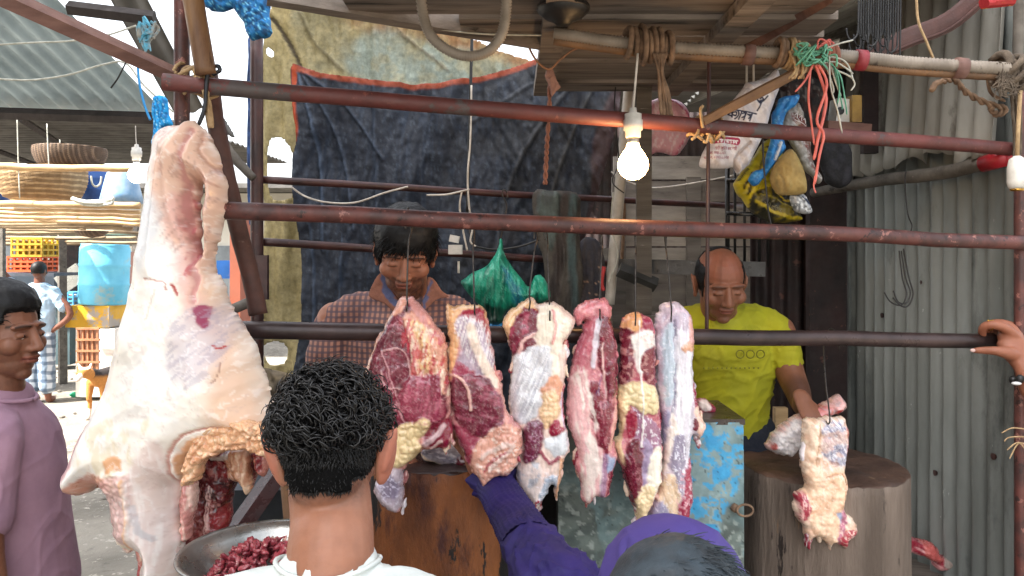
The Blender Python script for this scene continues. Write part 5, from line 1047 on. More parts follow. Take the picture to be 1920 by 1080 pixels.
# hair: swept forward fringe
def keepl(L): return (L[:, 2] > .046-.02*np.abs(L[:, 0])*8*(L[:, 1] > .02)-np.maximum(.06-L[:, 1], 0)*1.15) & (L[:, 2] > -.045) & ~((np.abs(L[:, 0]) > .055) & (L[:, 2] < .0) & (L[:, 1] > -.01))
g = MB(); cap(g, c, Mx, keepl, lambda L: .012+.012*sst(.02, .08, L[:, 2])+.005*fbm(L[:, 0]*50, L[:, 1]*50, L[:, 2]*50, 3, 8), 1.06, 120, 80)
tufts(g, c, Mx, keepl, 1600, .03, .0016, rng, .012, 0, (0, 0, 0), .22, 1.06, 5, .2, comb=lambda L: (L.x*2+.3, 1, -.6))
tufts(g, c, Mx, lambda L: (L[:, 1] > .045) & (L[:, 2] > .05) & (L[:, 2] < .08), 260, .036, .002, rng, .014, 0, (0, 0, 0), .12, 1.06, 6, .12, comb=lambda L: (.7+L.x*3, .2, -1))
g.build('hair', m_hair, t, True)
def tr(m):
    limb(m, [P(745, 960, 2.42), P(745, 1080, 2.42)], [(.13, .17), (.12, .16)], side=(0, 1, 0))
    for sx in (-1, 1): limb(m, [P(745, 1080, 2.42)+Vector((sx*.08, 0, 0)), Vector((-.36+sx*.09, 2.42, .62))], [.085, .07])
cloth(t, 'trousers', tr, MC['navy_cloth'], .012, .004)

# ------------------------------------------------ right butcher in yellow
SK3 = '80543f'
c = P(1350, 532, 2.52); Mx = headrot(183, 22, 2); t = thing('person', P(1370, 1500, 2.7), 'balding butcher in a yellow green T-shirt looking down behind the metal counter', 'person')
def ex(m): limb(m, [c+Vector((0, .03, -.05)), P(1350, 600, 2.6), P(1355, 640, 2.62)], [(.058, .058), (.062, .062), (.09, .08)], side=(0, 1, 0), n=24)
V1 = headpart(c, Mx, SK3, .003, 1.02, ex, beard=.3, brow=.8, seed=5)
xx = (V1[0]-np.array(c))@np.array(Mx)/1.02; C = V1[2]
red = sst(.02, .06, xx[:, 2])*sst(-.02, .03, xx[:, 1]); C = C+(np.array(hx('8a4432'))-C)*(red*.3)[:, None]
def bd(m):
    limb(m, [P(1360, 640, 2.62), P(1370, 740, 2.64), P(1375, 840, 2.66)], [(.08, .11), (.09, .11), (.09, .10)], side=(0, 1, 0))
    limb(m, [P(1462, 620, 2.62), P(1478, 690, 2.58), P(1496, 735, 2.5), P(1504, 762, 2.44)], [.052, .049, .041, .031])
    limb(m, [P(1504, 762, 2.44), P(1503, 752, 2.36), P(1504, 748, 2.31)], [.031, .028, .026]); hand_mb(m, P(1505, 750, 2.30), (.22, -.62, -.75), (.2, -.75, .6), .95, (50, 52, 55, 55), thumbside=-1)
    limb(m, [P(1268, 625, 2.62), P(1250, 720, 2.55), P(1285, 770, 2.4)], [.052, .046, .032]); hand_mb(m, P(1290, 772, 2.37), (.6, -.7, -.1), (0, 0, 1), .95, (40, 45, 50, 50))
def pnt(V, C):
    w = np.array(P(1500, 735, 2.48)); d = np.linalg.norm(V-w, axis=1); k = sst(.085, .03, d)*.55
    return C+(np.array(hx('241a18'))-C)*k[:, None]
skinmesh(t, [(V1[0], V1[1], C), bodypart(bd, SK3, .006, pnt)], None)
m_yl = M('yellow_green_cotton', 'a3a016', '8d8b12', sc=6, rough=.85, bump=.15, bsc=300, bd=.001, spot=('5d5c14', 45, .72, .02))
def sh(m):
    limb(m, [P(1352, 612, 2.6), P(1356, 640, 2.61), P(1364, 700, 2.63), P(1370, 770, 2.65), P(1372, 850, 2.66)], [(.075, .105), (.115, .155), (.12, .165), (.12, .13), (.12, .13)], side=(0, 1, 0), n=28)
    limb(m, [P(1400, 596, 2.61), P(1440, 608, 2.62), P(1462, 640, 2.61), P(1474, 672, 2.59)], [.05, .06, .062, .06])
    limb(m, [P(1320, 596, 2.61), P(1285, 612, 2.62), P(1265, 650, 2.61), P(1258, 690, 2.59)], [.05, .06, .062, .058])
cloth(t, 't_shirt', sh, m_yl, .006, .008, 10, (.7, 1, 1.6), 14)
# printed row of rings and dots on the shirt front
mpr = M('olive_print', '77761c', sc=9, rough=.9)
for k in range(3):
    q = P(1388+k*19, 664, 2.478); MB().tube([q+Vector((.013*math.cos(a), 0, .013*math.sin(a))) for a in np.linspace(0, 6.3, 18)], .002, 4).build('printed_ring', mpr, t)
for k in range(13): MB().ell(P(1320+k*8.5, 690, 2.48), (.0032, .002, .0032), None, 6, 4).build('printed_dot', mpr, t)
g = MB(); keepr = lambda L: ((L[:, 2] > -.03) & (L[:, 2] < .072+.02*(L[:, 1] < -.05)+.1*(L[:, 1] < -.07)) & (L[:, 1] < .035) & (np.abs(L[:, 0]) > .052*(L[:, 1] > -.05))) | ((L[:, 2] > .105) & (L[:, 1] < -.02))
cap(g, c, Mx, keepr, lambda L: .0025+.0015*fbm(L[:, 0]*60, L[:, 1]*60, L[:, 2]*60, 2, 3), 1.02, 110, 80)
tufts(g, c, Mx, keepr, 1600, .008, .0009, rng, .001, 0, (0, 0, -1), .2, 1.02, 3, .3); g.build('hair', m_hair, t, True)
def tr(m):
    limb(m, [P(1372, 820, 2.66), P(1375, 940, 2.68)], [(.13, .165), (.13, .16)], side=(0, 1, 0))
    for sx in (-1, 1): limb(m, [P(1375, 930, 2.68)+Vector((sx*.08, 0, 0)), Vector((.77+sx*.1, 2.68, .62))], [.085, .07])
cloth(t, 'trousers', tr, MC['navy_cloth'], .012, .006)

# ------------------------------------------------ man in the mauve T-shirt, profile at the left edge
SK4 = '80543f'
c = P(4, 626, 2.0); Mx = headrot(-97, 3, 0); t = thing('person', P(10, 1790, 2.02), 'man in a mauve T-shirt at the left edge, standing in profile and facing right', 'person')
def ex(m): limb(m, [c+Vector((-.02, 0, -.05)), P(-2, 730, 2.01), P(-6, 780, 2.02)], [(.060, .055), (.062, .058), (.085, .09)], side=(1, 0, 0), n=24)
V1 = headpart(c, Mx, SK4, .003, 1.04, ex, beard=.35, seed=9)
def bd(m):
    limb(m, [P(-4, 790, 2.03), P(5, 960, 2.04), P(8, 1150, 2.05)], [(.10, .13), (.11, .13), (.11, .13)], side=(1, 0, 0))
    limb(m, [P(-20, 830, 1.88), P(-30, 1020, 1.84), P(0, 1160, 1.82)], [.05, .042, .03]); hand_mb(m, P(3, 1170, 1.82), (.1, 0, -1), (0, -1, 0), .95, (25, 28, 30, 32))
    limb(m, [P(-20, 830, 2.2), P(-30, 1020, 2.24), P(0, 1160, 2.26)], [.05, .042, .03]); hand_mb(m, P(3, 1170, 2.26), (.1, 0, -1), (0, 1, 0), .95, (25, 28, 30, 32), thumbside=-1)
skinmesh(t, [V1, bodypart(bd, SK4, .007)], None)
m_mv = M('mauve_cotton', 'a58292', '907082', sc=8, rough=.85, bump=.15, bsc=300, bd=.001)
def sh(m):
    limb(m, [P(-4, 765, 2.02), P(0, 800, 2.02), P(14, 880, 2.03), P(22, 980, 2.04), P(30, 1090, 2.05), P(30, 1230, 2.05)], [(.085, .11), (.105, .16), (.125, .18), (.135, .17), (.145, .17), (.145, .17)], side=(1, 0, 0), n=28)
    for q in (1.9, 2.17): limb(m, [P(-5, 790, (q+2.03)/2), P(-14, 830, q), P(-24, 920, q+(q-2.03)*.2), P(-26, 975, q+(q-2.03)*.3)], [.05, .068, .066, .064])
cloth(t, 't_shirt', sh, m_mv, .006, .008, 5, (1.6, 1, .5), 21, fold=.5)
g = MB(); pts = [P(2, 738, 2.015)+Vector((.083*math.cos(a), .075*math.sin(a), -.016*math.cos(a))) for a in np.linspace(0, 2*math.pi, 41)]
g.tube(pts, .006, 8); g.build('neckband', m_mv, t, True)
g = MB()
for sx in (-1, 1): g.ell(c+Mx@(Vector((sx*.031, .0765, .003))*1.04), (.0115, .0115, .0115), None, 14, 10)
g.build('eyes', M('eye_white', 'c8beb4', sc=20, rough=.2, bump=0), t, True)
g = MB()
for sx in (-1, 1): g.ell(c+Mx@(Vector((sx*.031, .0845, .003))*1.04), (.0052, .0052, .0052), None, 12, 8)
g.build('pupils', M('dark_iris', '1a0f0a', sc=20, rough=.15, bump=0), t, True)
keepm = lambda L: (L[:, 2] > .062-np.maximum(.055-L[:, 1], 0)*1.0-.02*(np.abs(L[:, 0]) > .055)*(L[:, 1] > 0)) & (L[:, 2] > -.06) & ~((np.abs(L[:, 0]) > .06) & (L[:, 2] < .0) & (L[:, 1] > -.03))
g = MB(); cap(g, c, Mx, keepm, lambda L: .008+.02*sst(.04, .1, L[:, 2])+.004*fbm(L[:, 0]*60, L[:, 1]*60, L[:, 2]*60, 3, 18), 1.04, 120, 80)
tufts(g, c, Mx, keepm, 1800, .018, .0013, rng, .01, 0, (0, 0, 0), .35, 1.04, 4, .3, comb=lambda L: (0, 1, .2)); g.build('hair', m_hair, t, True)
def tr(m):
    limb(m, [P(20, 1130, 2.05), P(20, 1260, 2.05)], [(.13, .16), (.12, .16)], side=(1, 0, 0))
    for sx in (-1, 1): limb(m, [P(18, 1250, 2.05)+Vector((0, sx*.08, 0)), Vector((c.x+.03, 2.05+sx*.09, .5)), Vector((c.x+.03, 2.05+sx*.1, .06))], [.085, .06, .05])
cloth(t, 'trousers', tr, MC['navy_cloth'], .012, .004)

# ------------------------------------------------ woman in the purple scarf reaching for the meat
c = P(1262, 1130, 1.17); Mx = headrot(10, 15, 0); t = thing('person', P(1250, 2300, 1.2), 'person in a purple headscarf and gathered purple sleeve reaching up to the hanging cut', 'person')
SK5 = '9a6a52'
V1 = headpart(c, Mx, SK5, .006, 1.0, None)
SH_ = [P(1240, 1290, 1.3), P(1120, 1180, 1.4), P(1020, 1080, 1.52), P(965, 985, 1.75), P(925, 905, 1.93)]
def bd(m):
    limb(m, [c+Vector((0, -.01, -.06)), c+Vector((0, 0, -.18)), c+Vector((0, .02, -.5)), c+Vector((0, .02, -.9))], [(.055, .055), (.08, .1), (.1, .15), (.1, .15)], side=(0, 1, 0))
    limb(m, SH_[1:]+[P(917, 885, 1.95)], [.042, .04, .032, .026, .024]); 
    hand_mb(m, P(915, 884, 1.955), (-.62, 0, .95), (0, 1, .1), .98, (32, 32, 32, 32), thumb=(-.2, .9, -.4))
skinmesh(t, [V1, bodypart(bd, SK5, .006)], None)
m_pu = M('purple_cloth', '241660', '1b114c', sc=10, rough=.75, bump=.15, bsc=300, bd=.001)
def sc_(m):
    m.ell(c+Vector((0, -.005, .012)), (.118, .125, .125), None, 32, 20)
    limb(m, [c+Vector((0, .0, -.04)), c+Vector((0, -.01, -.14)), c+Vector((0, -.01, -.26))], [(.11, .105), (.12, .12), (.16, .2)], side=(0, 1, 0))
cloth(t, 'headscarf', sc_, M('purple_scarf', '45367f', '3a2d70', sc=5, rough=.7, bump=.1, bsc=300, bd=.001), .007, .006, 7, (1, 1, .6), 31)
def dr(m):
    limb(m, [c+Vector((0, 0, -.22)), c+Vector((0, .02, -.45)), c+Vector((0, .02, -.8)), c+Vector((0, .02, -1.3))], [(.12, .17), (.14, .2), (.17, .22), (.2, .26)], side=(0, 1, 0))
    limb(m, [c+Vector((-.1, 0, -.2)), P(1130, 1215, 1.38), P(1058, 1112, 1.46), P(1014, 1056, 1.56), P(992, 1016, 1.62)], [.08, .082, .078, .072, .056])
    limb(m, [c+Vector((.1, 0, -.2)), c+Vector((.22, .02, -.4)), c+Vector((.2, .2, -.5))], [.07, .06, .05])
cloth(t, 'dress', dr, m_pu, .006, .012, 13, (1, .5, 1), 33, fine=.003)
# gathered elastic cuff with fine rows of smocking
g = MB(); pp, rr = densify([P(992, 1018, 1.6), P(960, 962, 1.78), P(930, 912, 1.91)], [.058, .054, .050], 26); N_ = len(pp)
prof = [rr[i]*(1+.045*math.sin(i*math.pi*.9)) for i in range(N_)]
ax = (pp[-1]-pp[0]).normalized(); u = Vector((0, 0, 1)).cross(ax).normalized(); w = ax.cross(u); V = []; nn = 90
for i, p in enumerate(pp):
    for j in range(nn):
        a = 2*math.pi*j/nn; q = prof[i]*(1+.03*math.sin(a*26+i*.35+math.sin(i*.3)*2))
        V.append(p+u*math.cos(a)*q+w*math.sin(a)*q*.8)
g.add(V, [(i*nn+j, i*nn+(j+1) % nn, (i+1)*nn+(j+1) % nn, (i+1)*nn+j) for i in range(N_-1) for j in range(nn)]); g.build('smocked_cuff', m_pu, t, True)
g = MB(); V = []; nn = 90
for i in range(6):
    p = pp[-1]+ax*(.008*i)
    for j in range(nn):
        a = 2*math.pi*j/nn; q = (.046+.0035*i)*(1+(.05+.05*i/5)*math.sin(a*7+1)+.03*math.sin(a*17)); V.append(p+u*math.cos(a)*q+w*math.sin(a)*q*.8+ax*.006*math.sin(a*5))
g.add(V, [(i*nn+j, i*nn+(j+1) % nn, (i+1)*nn+(j+1) % nn, (i+1)*nn+j) for i in range(5) for j in range(nn)]); g.build('frill', m_pu, t, True)

# ------------------------------------------------ dark head at the bottom edge
c = P(1262, 1222, .86); Mx = headrot(-20, 20, 6); t = thing('person', P(1262, 3300, .84), 'dark haired head at the bottom edge of the photo in front of the purple scarf', 'person')
V1 = headpart(c, Mx, SK1, .006, .98, None)
def bd(m): limb(m, [c+Vector((0, 0, -.06)), c+Vector((0, 0, -.2)), c+Vector((0, 0, -.5)), c+Vector((0, 0, -.95))], [(.055, .055), (.08, .1), (.1, .16), (.1, .15)], side=(0, 1, 0))
skinmesh(t, [V1, bodypart(bd, SK1, .009)], None)
def sh(m):
    limb(m, [c+Vector((0, 0, -.16)), c+Vector((0, 0, -.4)), c+Vector((0, 0, -.9))], [(.1, .15), (.13, .19), (.13, .18)], side=(0, 1, 0))
    for sx in (-1, 1): limb(m, [c+Vector((sx*.1, 0, -.19)), c+Vector((sx*.19, .02, -.3)), c+Vector((sx*.21, .04, -.5))], [.06, .065, .055])
cloth(t, 'shirt', sh, M('dark_grey_cloth', '3a3d42', sc=10, rough=.85), .01, .006, 8)
cloth(t, 'trousers', lambda m: [limb(m, [c+Vector((sx*.08, 0, -.85)), c+Vector((sx*.09, 0, -1.2)), c+Vector((sx*.09, 0, -1.48))], [.09, .06, .05]) for sx in (-1, 1)], MC['navy_cloth'], .014, .004)
keepk = lambda L: (L[:, 2] > -.02) & ((L[:, 1] < .05) | (L[:, 2] > .05))
m_hair2 = M('bluish_black_hair', '2c3840', '161d22', sc=25, rough=.55, bump=.5, bsc=90, bd=.003)
g = MB(); cap(g, c, Mx, keepk, lambda L: .014+.004*fbm(L[:, 0]*40, L[:, 1]*40, L[:, 2]*40, 3, 8), .98, 120, 80)
tufts(g, c, Mx, keepk, 5000, .03, .0013, rng, .01, 0, (0, 0, 0), .2, .98, 5, .12, comb=lambda L: (1.0, .3, -.2)); g.build('hair', m_hair2, t, True)

# ------------------------------------------------ hand on the lowest rail at the right edge
W_ = P(1936, 690, 2.22); t = thing('person', (2.05, 1.9, 0), 'person reaching in from the right edge, ringed hand gripping the end of the lowest rail', 'person')
def hd(m):
    Pq = lambda x, y, D=2.24: P(x, y, D)
    limb(m, [Pq(1932, 730, 2.19), Pq(1922, 690, 2.2), Pq(1908, 662, 2.22), Pq(1893, 640, 2.235)], [(.027, .03), (.024, .030), (.026, .042), (.022, .040)], side=(0, 1, 0))
    limb(m, [Pq(1905, 650, 2.24), Pq(1888, 632, 2.24)], [.03, .026])
    # four fingers over the pipe curling behind it
    for k, (dx, dy, dD, r) in enumerate(((0, 0, -.012, .0125), (10, -3, .018, .012), (24, 0, .04, .0115), (38, 6, .058, .010))):
        limb(m, [Pq(1905+dx*.3, 632+dy, 2.235+dD*.5), Pq(1880+dx, 613+dy, 2.235+dD), Pq(1856+dx*.9, 609+dy, 2.245+dD), Pq(1843+dx, 616+dy, 2.262+dD), Pq(1842+dx, 634+dy, 2.285+dD)], [r*1.25, r*1.2, r*1.05, r, r*.85], n=12, k=4)
    limb(m, [Pq(1910, 668, 2.215), Pq(1888, 662, 2.2), Pq(1868, 658, 2.2), Pq(1846, 657, 2.215), Pq(1828, 657, 2.225)], [.022, .0185, .0135, .0118, .0085], n=14)
    limb(m, [Pq(1932, 730, 2.19), Vector((1.62, 2.1, 1.36)), Vector((1.72, 1.98, 1.16)), Vector((1.95, 1.9, 1.42))], [.028, .038, .045, .055])
    limb(m, [Vector((2.05, 1.9, 1.42)), Vector((2.06, 1.9, 1.2)), Vector((2.06, 1.9, .9))], [(.09, .15), (.1, .16), (.1, .15)], side=(0, 1, 0))
    limb(m, [Vector((2.05, 1.9, 1.4)), Vector((2.05, 1.9, 1.56))], [.06, .055])
Vb = bodypart(hd, '8a5640', .0042)
V1 = headpart(Vector((2.05, 1.92, 1.66)), headrot(40, 5, 0), '8a5640', .006)
skinmesh(t, [V1, Vb], None)
def sh(m):
    limb(m, [Vector((2.05, 1.9, 1.46)), Vector((2.06, 1.9, 1.2)), Vector((2.06, 1.9, .8))], [(.1, .17), (.13, .19), (.13, .18)], side=(0, 1, 0))
    limb(m, [Vector((1.96, 1.9, 1.44)), Vector((1.8, 1.94, 1.24))], [.07, .06]); limb(m, [Vector((2.15, 1.9, 1.44)), Vector((2.26, 1.88, 1.1))], [.07, .06])
    for sx in (-1, 1): limb(m, [Vector((2.06+sx*.08, 1.9, .8)), Vector((2.06+sx*.09, 1.9, .05))], [.09, .06])
cloth(t, 'clothes', sh, MC['dark_grey_cloth'], .012, .005)
cap_ = lambda L: (L[:, 2] > .0) & (L[:, 1] < .06)
g = MB(); cap(g, Vector((2.05, 1.92, 1.66)), headrot(40, 5, 0), cap_, lambda L: .012+0*L[:, 0], 1, 60, 40); g.build('hair', m_hair, t, True)
m_gold = M('gold', 'c89a4a', sc=20, rough=.25, metal=1, bump=0)
g = MB(); q = P(1857, 610, 2.236); g.tube([q+Vector((.002*math.sin(a), .0148*math.cos(a), .0148*math.sin(a))) for a in np.linspace(0, 6.3, 24)], .0022, 6)
for dx in (-4, 0, 4): g.ell(P(1857+dx, 602-abs(dx)*.2, 2.232), (.0032,)*3, None, 8, 6)
g.build('ring', m_gold, t, True)
g = MB(); g.ell(P(1824, 657, 2.217), (.008, .003, .0055), None, 12, 8); g.build('thumbnail', M('pale_nail', 'c8a8a0', rough=.3, bump=0), t, True)
for k in range(7):
    a = k/7*2*math.pi
    g = MB(); g.ell(P(1927, 708+6*math.sin(a), 2.19)+Vector((.036*math.cos(a), .036*math.sin(a), .006*math.cos(a))), (.0115, .0115, .0125), None, 10, 8); g.build('bead', m_black if k != 4 else m_black, t, True)
MB().ell(P(1906, 719, 2.17), (.014, .01, .005), None, 12, 8).build('bead', M('white_bead', 'd8d8d8', rough=.3, bump=0), t, True, label='white oval bead of the bracelet')
# ================================================================ HANGING THINGS, ROPES, BAGS
m_fab = M('bag_plastic', 'ffffff', sc=50, rough=.4, attr=.08, bump=.35, bsc=70, bd=.003, spec=.4)
m_cloth2 = M('bag_cloth', 'ffffff', sc=60, rough=.8, attr=.15, bump=.3, bsc=300, bd=.001)
def text_on(o, body, px, py, h, D, m, parent, rot=0, sx=1., shear=0, name='lettering'):
    cu = bpy.data.curves.new('t', 'FONT'); cu.body = body; cu.size = 1; cu.shear = shear
    ob = bpy.data.objects.new('t', cu); COL.objects.link(ob)
    dg = bpy.context.evaluated_depsgraph_get(); dg.update(); me = ob.evaluated_get(dg).to_mesh()
    V = [v.co.copy() for v in me.vertices]; Fc = [tuple(p.vertices) for p in me.polygons]
    ob.evaluated_get(dg).to_mesh_clear(); bpy.data.objects.remove(ob)
    if not V: return
    s = h*1.35/F*D; c0 = P(px, py, D); out = []; cr_, sr = math.cos(R(rot)), math.sin(R(rot))
    for v in V:
        x, z = v.x*s*sx, v.y*s; w = c0+Vector((x*cr_-z*sr, 0, x*sr+z*cr_)); out.append(w)
    wrap(o, out, D)
    return mesh(name, out, Fc, m, parent)
def wrap(o, out, D):
    org = WL[o.name] if o.parent is None else WL[o.name]
    for w in out:
        y0 = D-.3; lo = Vector((w.x, y0, w.z))-org
        ok, loc, nn, fi = o.ray_cast(lo, Vector((0, 1, 0)))
        w.y = (loc.y+org.y-.0012) if ok else D-.03
def strokes(o, lines, w, D, m, parent, name='lettering'):
    g = MB()
    for l in lines:
        pts = curve3(PL(l, D), 4); wrap(o, pts, D); g.tube(pts, w/F*D/2, 5)
    return g.build(name, m, parent)
# white carrier bag
t = thing('carrier_bag', P(1385, 325, 2.5), 'white carrier bag with dark Bengali lettering and a red band behind the top rail', 'bag')
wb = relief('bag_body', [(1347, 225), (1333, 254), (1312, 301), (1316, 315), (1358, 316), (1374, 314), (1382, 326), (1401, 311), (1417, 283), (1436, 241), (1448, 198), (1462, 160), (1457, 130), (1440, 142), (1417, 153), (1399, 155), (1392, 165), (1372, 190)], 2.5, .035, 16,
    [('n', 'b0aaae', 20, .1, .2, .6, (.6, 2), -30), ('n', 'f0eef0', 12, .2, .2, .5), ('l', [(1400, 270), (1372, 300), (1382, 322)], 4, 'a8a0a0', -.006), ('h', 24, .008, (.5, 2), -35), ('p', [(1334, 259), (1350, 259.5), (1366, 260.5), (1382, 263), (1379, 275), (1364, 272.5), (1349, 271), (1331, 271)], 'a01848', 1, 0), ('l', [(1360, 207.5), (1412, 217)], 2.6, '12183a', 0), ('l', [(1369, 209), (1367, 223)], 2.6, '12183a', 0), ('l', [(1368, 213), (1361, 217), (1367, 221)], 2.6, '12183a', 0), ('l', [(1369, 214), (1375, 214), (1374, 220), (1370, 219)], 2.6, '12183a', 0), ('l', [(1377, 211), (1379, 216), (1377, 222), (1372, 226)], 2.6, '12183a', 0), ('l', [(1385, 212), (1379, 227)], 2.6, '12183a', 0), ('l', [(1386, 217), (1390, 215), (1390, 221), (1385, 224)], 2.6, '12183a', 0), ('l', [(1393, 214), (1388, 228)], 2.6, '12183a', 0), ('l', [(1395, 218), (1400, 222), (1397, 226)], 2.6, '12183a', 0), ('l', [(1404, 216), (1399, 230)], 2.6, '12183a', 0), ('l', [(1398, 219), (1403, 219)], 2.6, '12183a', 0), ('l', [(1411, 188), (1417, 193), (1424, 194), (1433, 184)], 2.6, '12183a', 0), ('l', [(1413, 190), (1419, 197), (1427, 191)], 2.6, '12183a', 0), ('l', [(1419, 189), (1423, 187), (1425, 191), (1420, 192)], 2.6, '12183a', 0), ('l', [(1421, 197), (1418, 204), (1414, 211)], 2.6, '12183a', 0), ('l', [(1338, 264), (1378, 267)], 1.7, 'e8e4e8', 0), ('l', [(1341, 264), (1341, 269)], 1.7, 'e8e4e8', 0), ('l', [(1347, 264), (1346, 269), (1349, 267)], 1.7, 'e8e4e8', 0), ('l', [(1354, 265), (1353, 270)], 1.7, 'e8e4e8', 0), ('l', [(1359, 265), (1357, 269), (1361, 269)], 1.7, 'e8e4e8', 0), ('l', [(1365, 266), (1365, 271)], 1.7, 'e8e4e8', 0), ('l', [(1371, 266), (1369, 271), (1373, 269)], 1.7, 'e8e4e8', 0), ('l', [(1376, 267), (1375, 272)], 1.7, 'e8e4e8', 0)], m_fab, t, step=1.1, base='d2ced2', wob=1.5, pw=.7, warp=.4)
m_ink = M('navy_ink', '12183a', rough=.6, bump=0); m_redi = M('magenta_ink', 'a01848', rough=.6, bump=0); m_whi = M('white_ink', 'e8e4e8', rough=.6, bump=0)
text_on(wb, 'শাড়ী কুটির কম দামী', 1335, 283, 6, 2.5, m_redi, t, -2, .62); text_on(wb, 'ঢাকা, ফার্ম-১২১২', 1322, 291.5, 5.5, 2.5, m_redi, t, 0, .6); text_on(wb, 'ফোন, ০১৭১১১২৩৪', 1317, 300, 5.5, 2.5, m_redi, t, 0, .72)
# yellow and black bag
t = thing('carrier_bag', P(1440, 416, 2.56), 'crumpled yellow and black printed plastic bag below the white bag', 'bag')
yb = relief('bag_body', [(1430, 268), (1447, 260), (1460, 275), (1466, 300), (1470, 340), (1480, 372), (1490, 392), (1503, 412), (1460, 418), (1427, 411), (1403, 391), (1395, 376), (1384, 364), (1376, 349), (1379, 337), (1398, 312), (1417, 290)], 2.6, .05, 20,
    [('p', [(1405, 360), (1440, 352), (1480, 372), (1505, 410), (1460, 425), (1425, 412), (1398, 385)], '23231a', 3, .004), ('l', [(1408, 380), (1430, 393), (1455, 404), (1500, 412)], 5, 'a8961e', .002), ('l', [(1414, 366), (1440, 374), (1462, 386), (1484, 392)], 2, '8a8030', 0), ('l', [(1442, 362), (1464, 380), (1482, 373)], 2.5, 'a8961e', 0),
     ('l', [(1390, 355), (1392, 345), (1402, 338)], 4, '1c1a12', 0), ('l', [(1404, 326), (1400, 345), (1394, 365)], 4, '1c1a12', 0), ('l', [(1436, 292), (1424, 300), (1416, 318), (1424, 330)], 3, '1c1a12', 0), ('l', [(1425, 282), (1432, 278), (1430, 288), (1424, 286)], 2, '1c1a12', 0), ('l', [(1382, 340), (1392, 326), (1398, 318)], 3, '1c1a12', 0), ('n', '8f8018', 14, .1, .2, .5), ('h', 18, .02, (.6, 2), 30), ('h', 7, .006)], m_fab, t, step=2, base='c2ae22', wob=2)
text_on(yb, 'শাড়ী বিতান', 1420, 386, 7, 2.6, M('pale_ink', '8f8a68'), t, -22, .8)
relief('blue_bag', [(1462, 184), (1480, 178), (1497, 180), (1494, 196), (1478, 208), (1468, 225), (1466, 245), (1472, 278), (1455, 302), (1435, 332), (1418, 348), (1408, 346), (1404, 336), (1412, 322), (1430, 315), (1438, 290), (1446, 250), (1447, 215), (1455, 200)], 2.5, .022, 9,
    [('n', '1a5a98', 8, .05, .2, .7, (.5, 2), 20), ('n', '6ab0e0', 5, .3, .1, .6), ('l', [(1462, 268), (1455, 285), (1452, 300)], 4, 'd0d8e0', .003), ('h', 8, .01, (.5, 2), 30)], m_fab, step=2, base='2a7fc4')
tag(SC.objects['blue_bag'], 'twisted bright blue plastic bag hanging between the other bags', 'bag')
relief('tan_bag', [(1476, 281), (1484, 281), (1498, 303), (1508, 333), (1511, 353), (1505, 365), (1468, 366), (1457, 362), (1448, 347), (1445, 330), (1453, 307), (1466, 292)], 2.47, .055, 30, [('n', '8a744a', 14, .1, .2, .4), ('l', [(1455, 330), (1462, 350), (1466, 362)], 4, '8f7a4c', -.005), ('h', 20, .01), ('h', 7, .003, (.5, 2), 0)], m_cloth2, step=2, base='a89058', wob=1)
tag(SC.objects['tan_bag'], 'rounded tan cloth bag hanging in front of the yellow and black bag', 'bag')
t = thing('grey_bag', P(1530, 335, 2.56), 'grey printed plastic bag with a red brown band hanging beside the tan bag', 'bag')
gb = relief('bag_body', [(1473, 210), (1480, 190), (1498, 195), (1508, 222), (1518, 262), (1520, 285), (1528, 313), (1541, 336), (1533, 344), (1522, 330), (1510, 320), (1496, 292), (1478, 262), (1464, 238)], 2.55, .02, 9, [('p', [(1484, 210), (1510, 225), (1524, 300), (1530, 330), (1512, 300), (1505, 262), (1500, 240), (1480, 225)], '6a342c', 4, 0), ('n', '6a6864', 9, .1, .2, .6, (.5, 2), -25), ('n', 'c8c8c8', 6, .3, .1, .6), ('h', 10, .01, (.5, 2), -20)], m_fab, t, step=2, base='96938f')
strokes(gb, [[(1486, 218), (1491, 214), (1490, 224)], [(1495, 222), (1500, 219), (1499, 229)], [(1503, 226), (1507, 224), (1507, 233)], [(1486, 226), (1508, 238)]], 1.5, 2.55, m_whi, t)
relief('silver_bag', [(1481, 368), (1495, 362), (1508, 366), (1514, 378), (1521, 394), (1519, 400), (1503, 401), (1488, 393)], 2.5, .02, 9, [('n', '50555a', 6, .1, .1, .8), ('n', 'e8ecee', 4, .2, .1, .7), ('l', [(1502, 372), (1510, 382), (1519, 386)], 2.5, '1c2a4a', 0), ('h', 6, .006)], m_fab, step=1.8, base='9a9ea2')
tag(SC.objects['silver_bag'], 'small silvery bag sticking out below the tan bag', 'bag')
relief('black_cloth', [(1528, 262), (1560, 255), (1590, 270), (1597, 330), (1580, 352), (1552, 345), (1545, 330), (1535, 300)], 2.7, .03, 14, [('n', '2a2a32', 14, .1, .2, .6), ('h', 14, .01, (.5, 2))], m_cloth2, step=3, base='16161a')
tag(SC.objects['black_cloth'], 'black cloth bundle hanging against the wall beside the grey bag', 'cloth')
relief('dark_bag', [(1436, 200), (1462, 165), (1478, 130), (1500, 135), (1545, 160), (1550, 240), (1530, 262), (1500, 262), (1462, 300), (1440, 290), (1430, 262)], 2.75, .03, 14, [('n', '3a2420', 16, .05, .2, .8), ('n', '77706c', 7, .35, .08, .7, (.5, 2)), ('h', 14, .02, (.5, 2))], m_cloth2, step=3, base='1d1a1b')
tag(SC.objects['dark_bag'], 'dark shoulder bag hanging behind the blue and grey bags', 'bag')
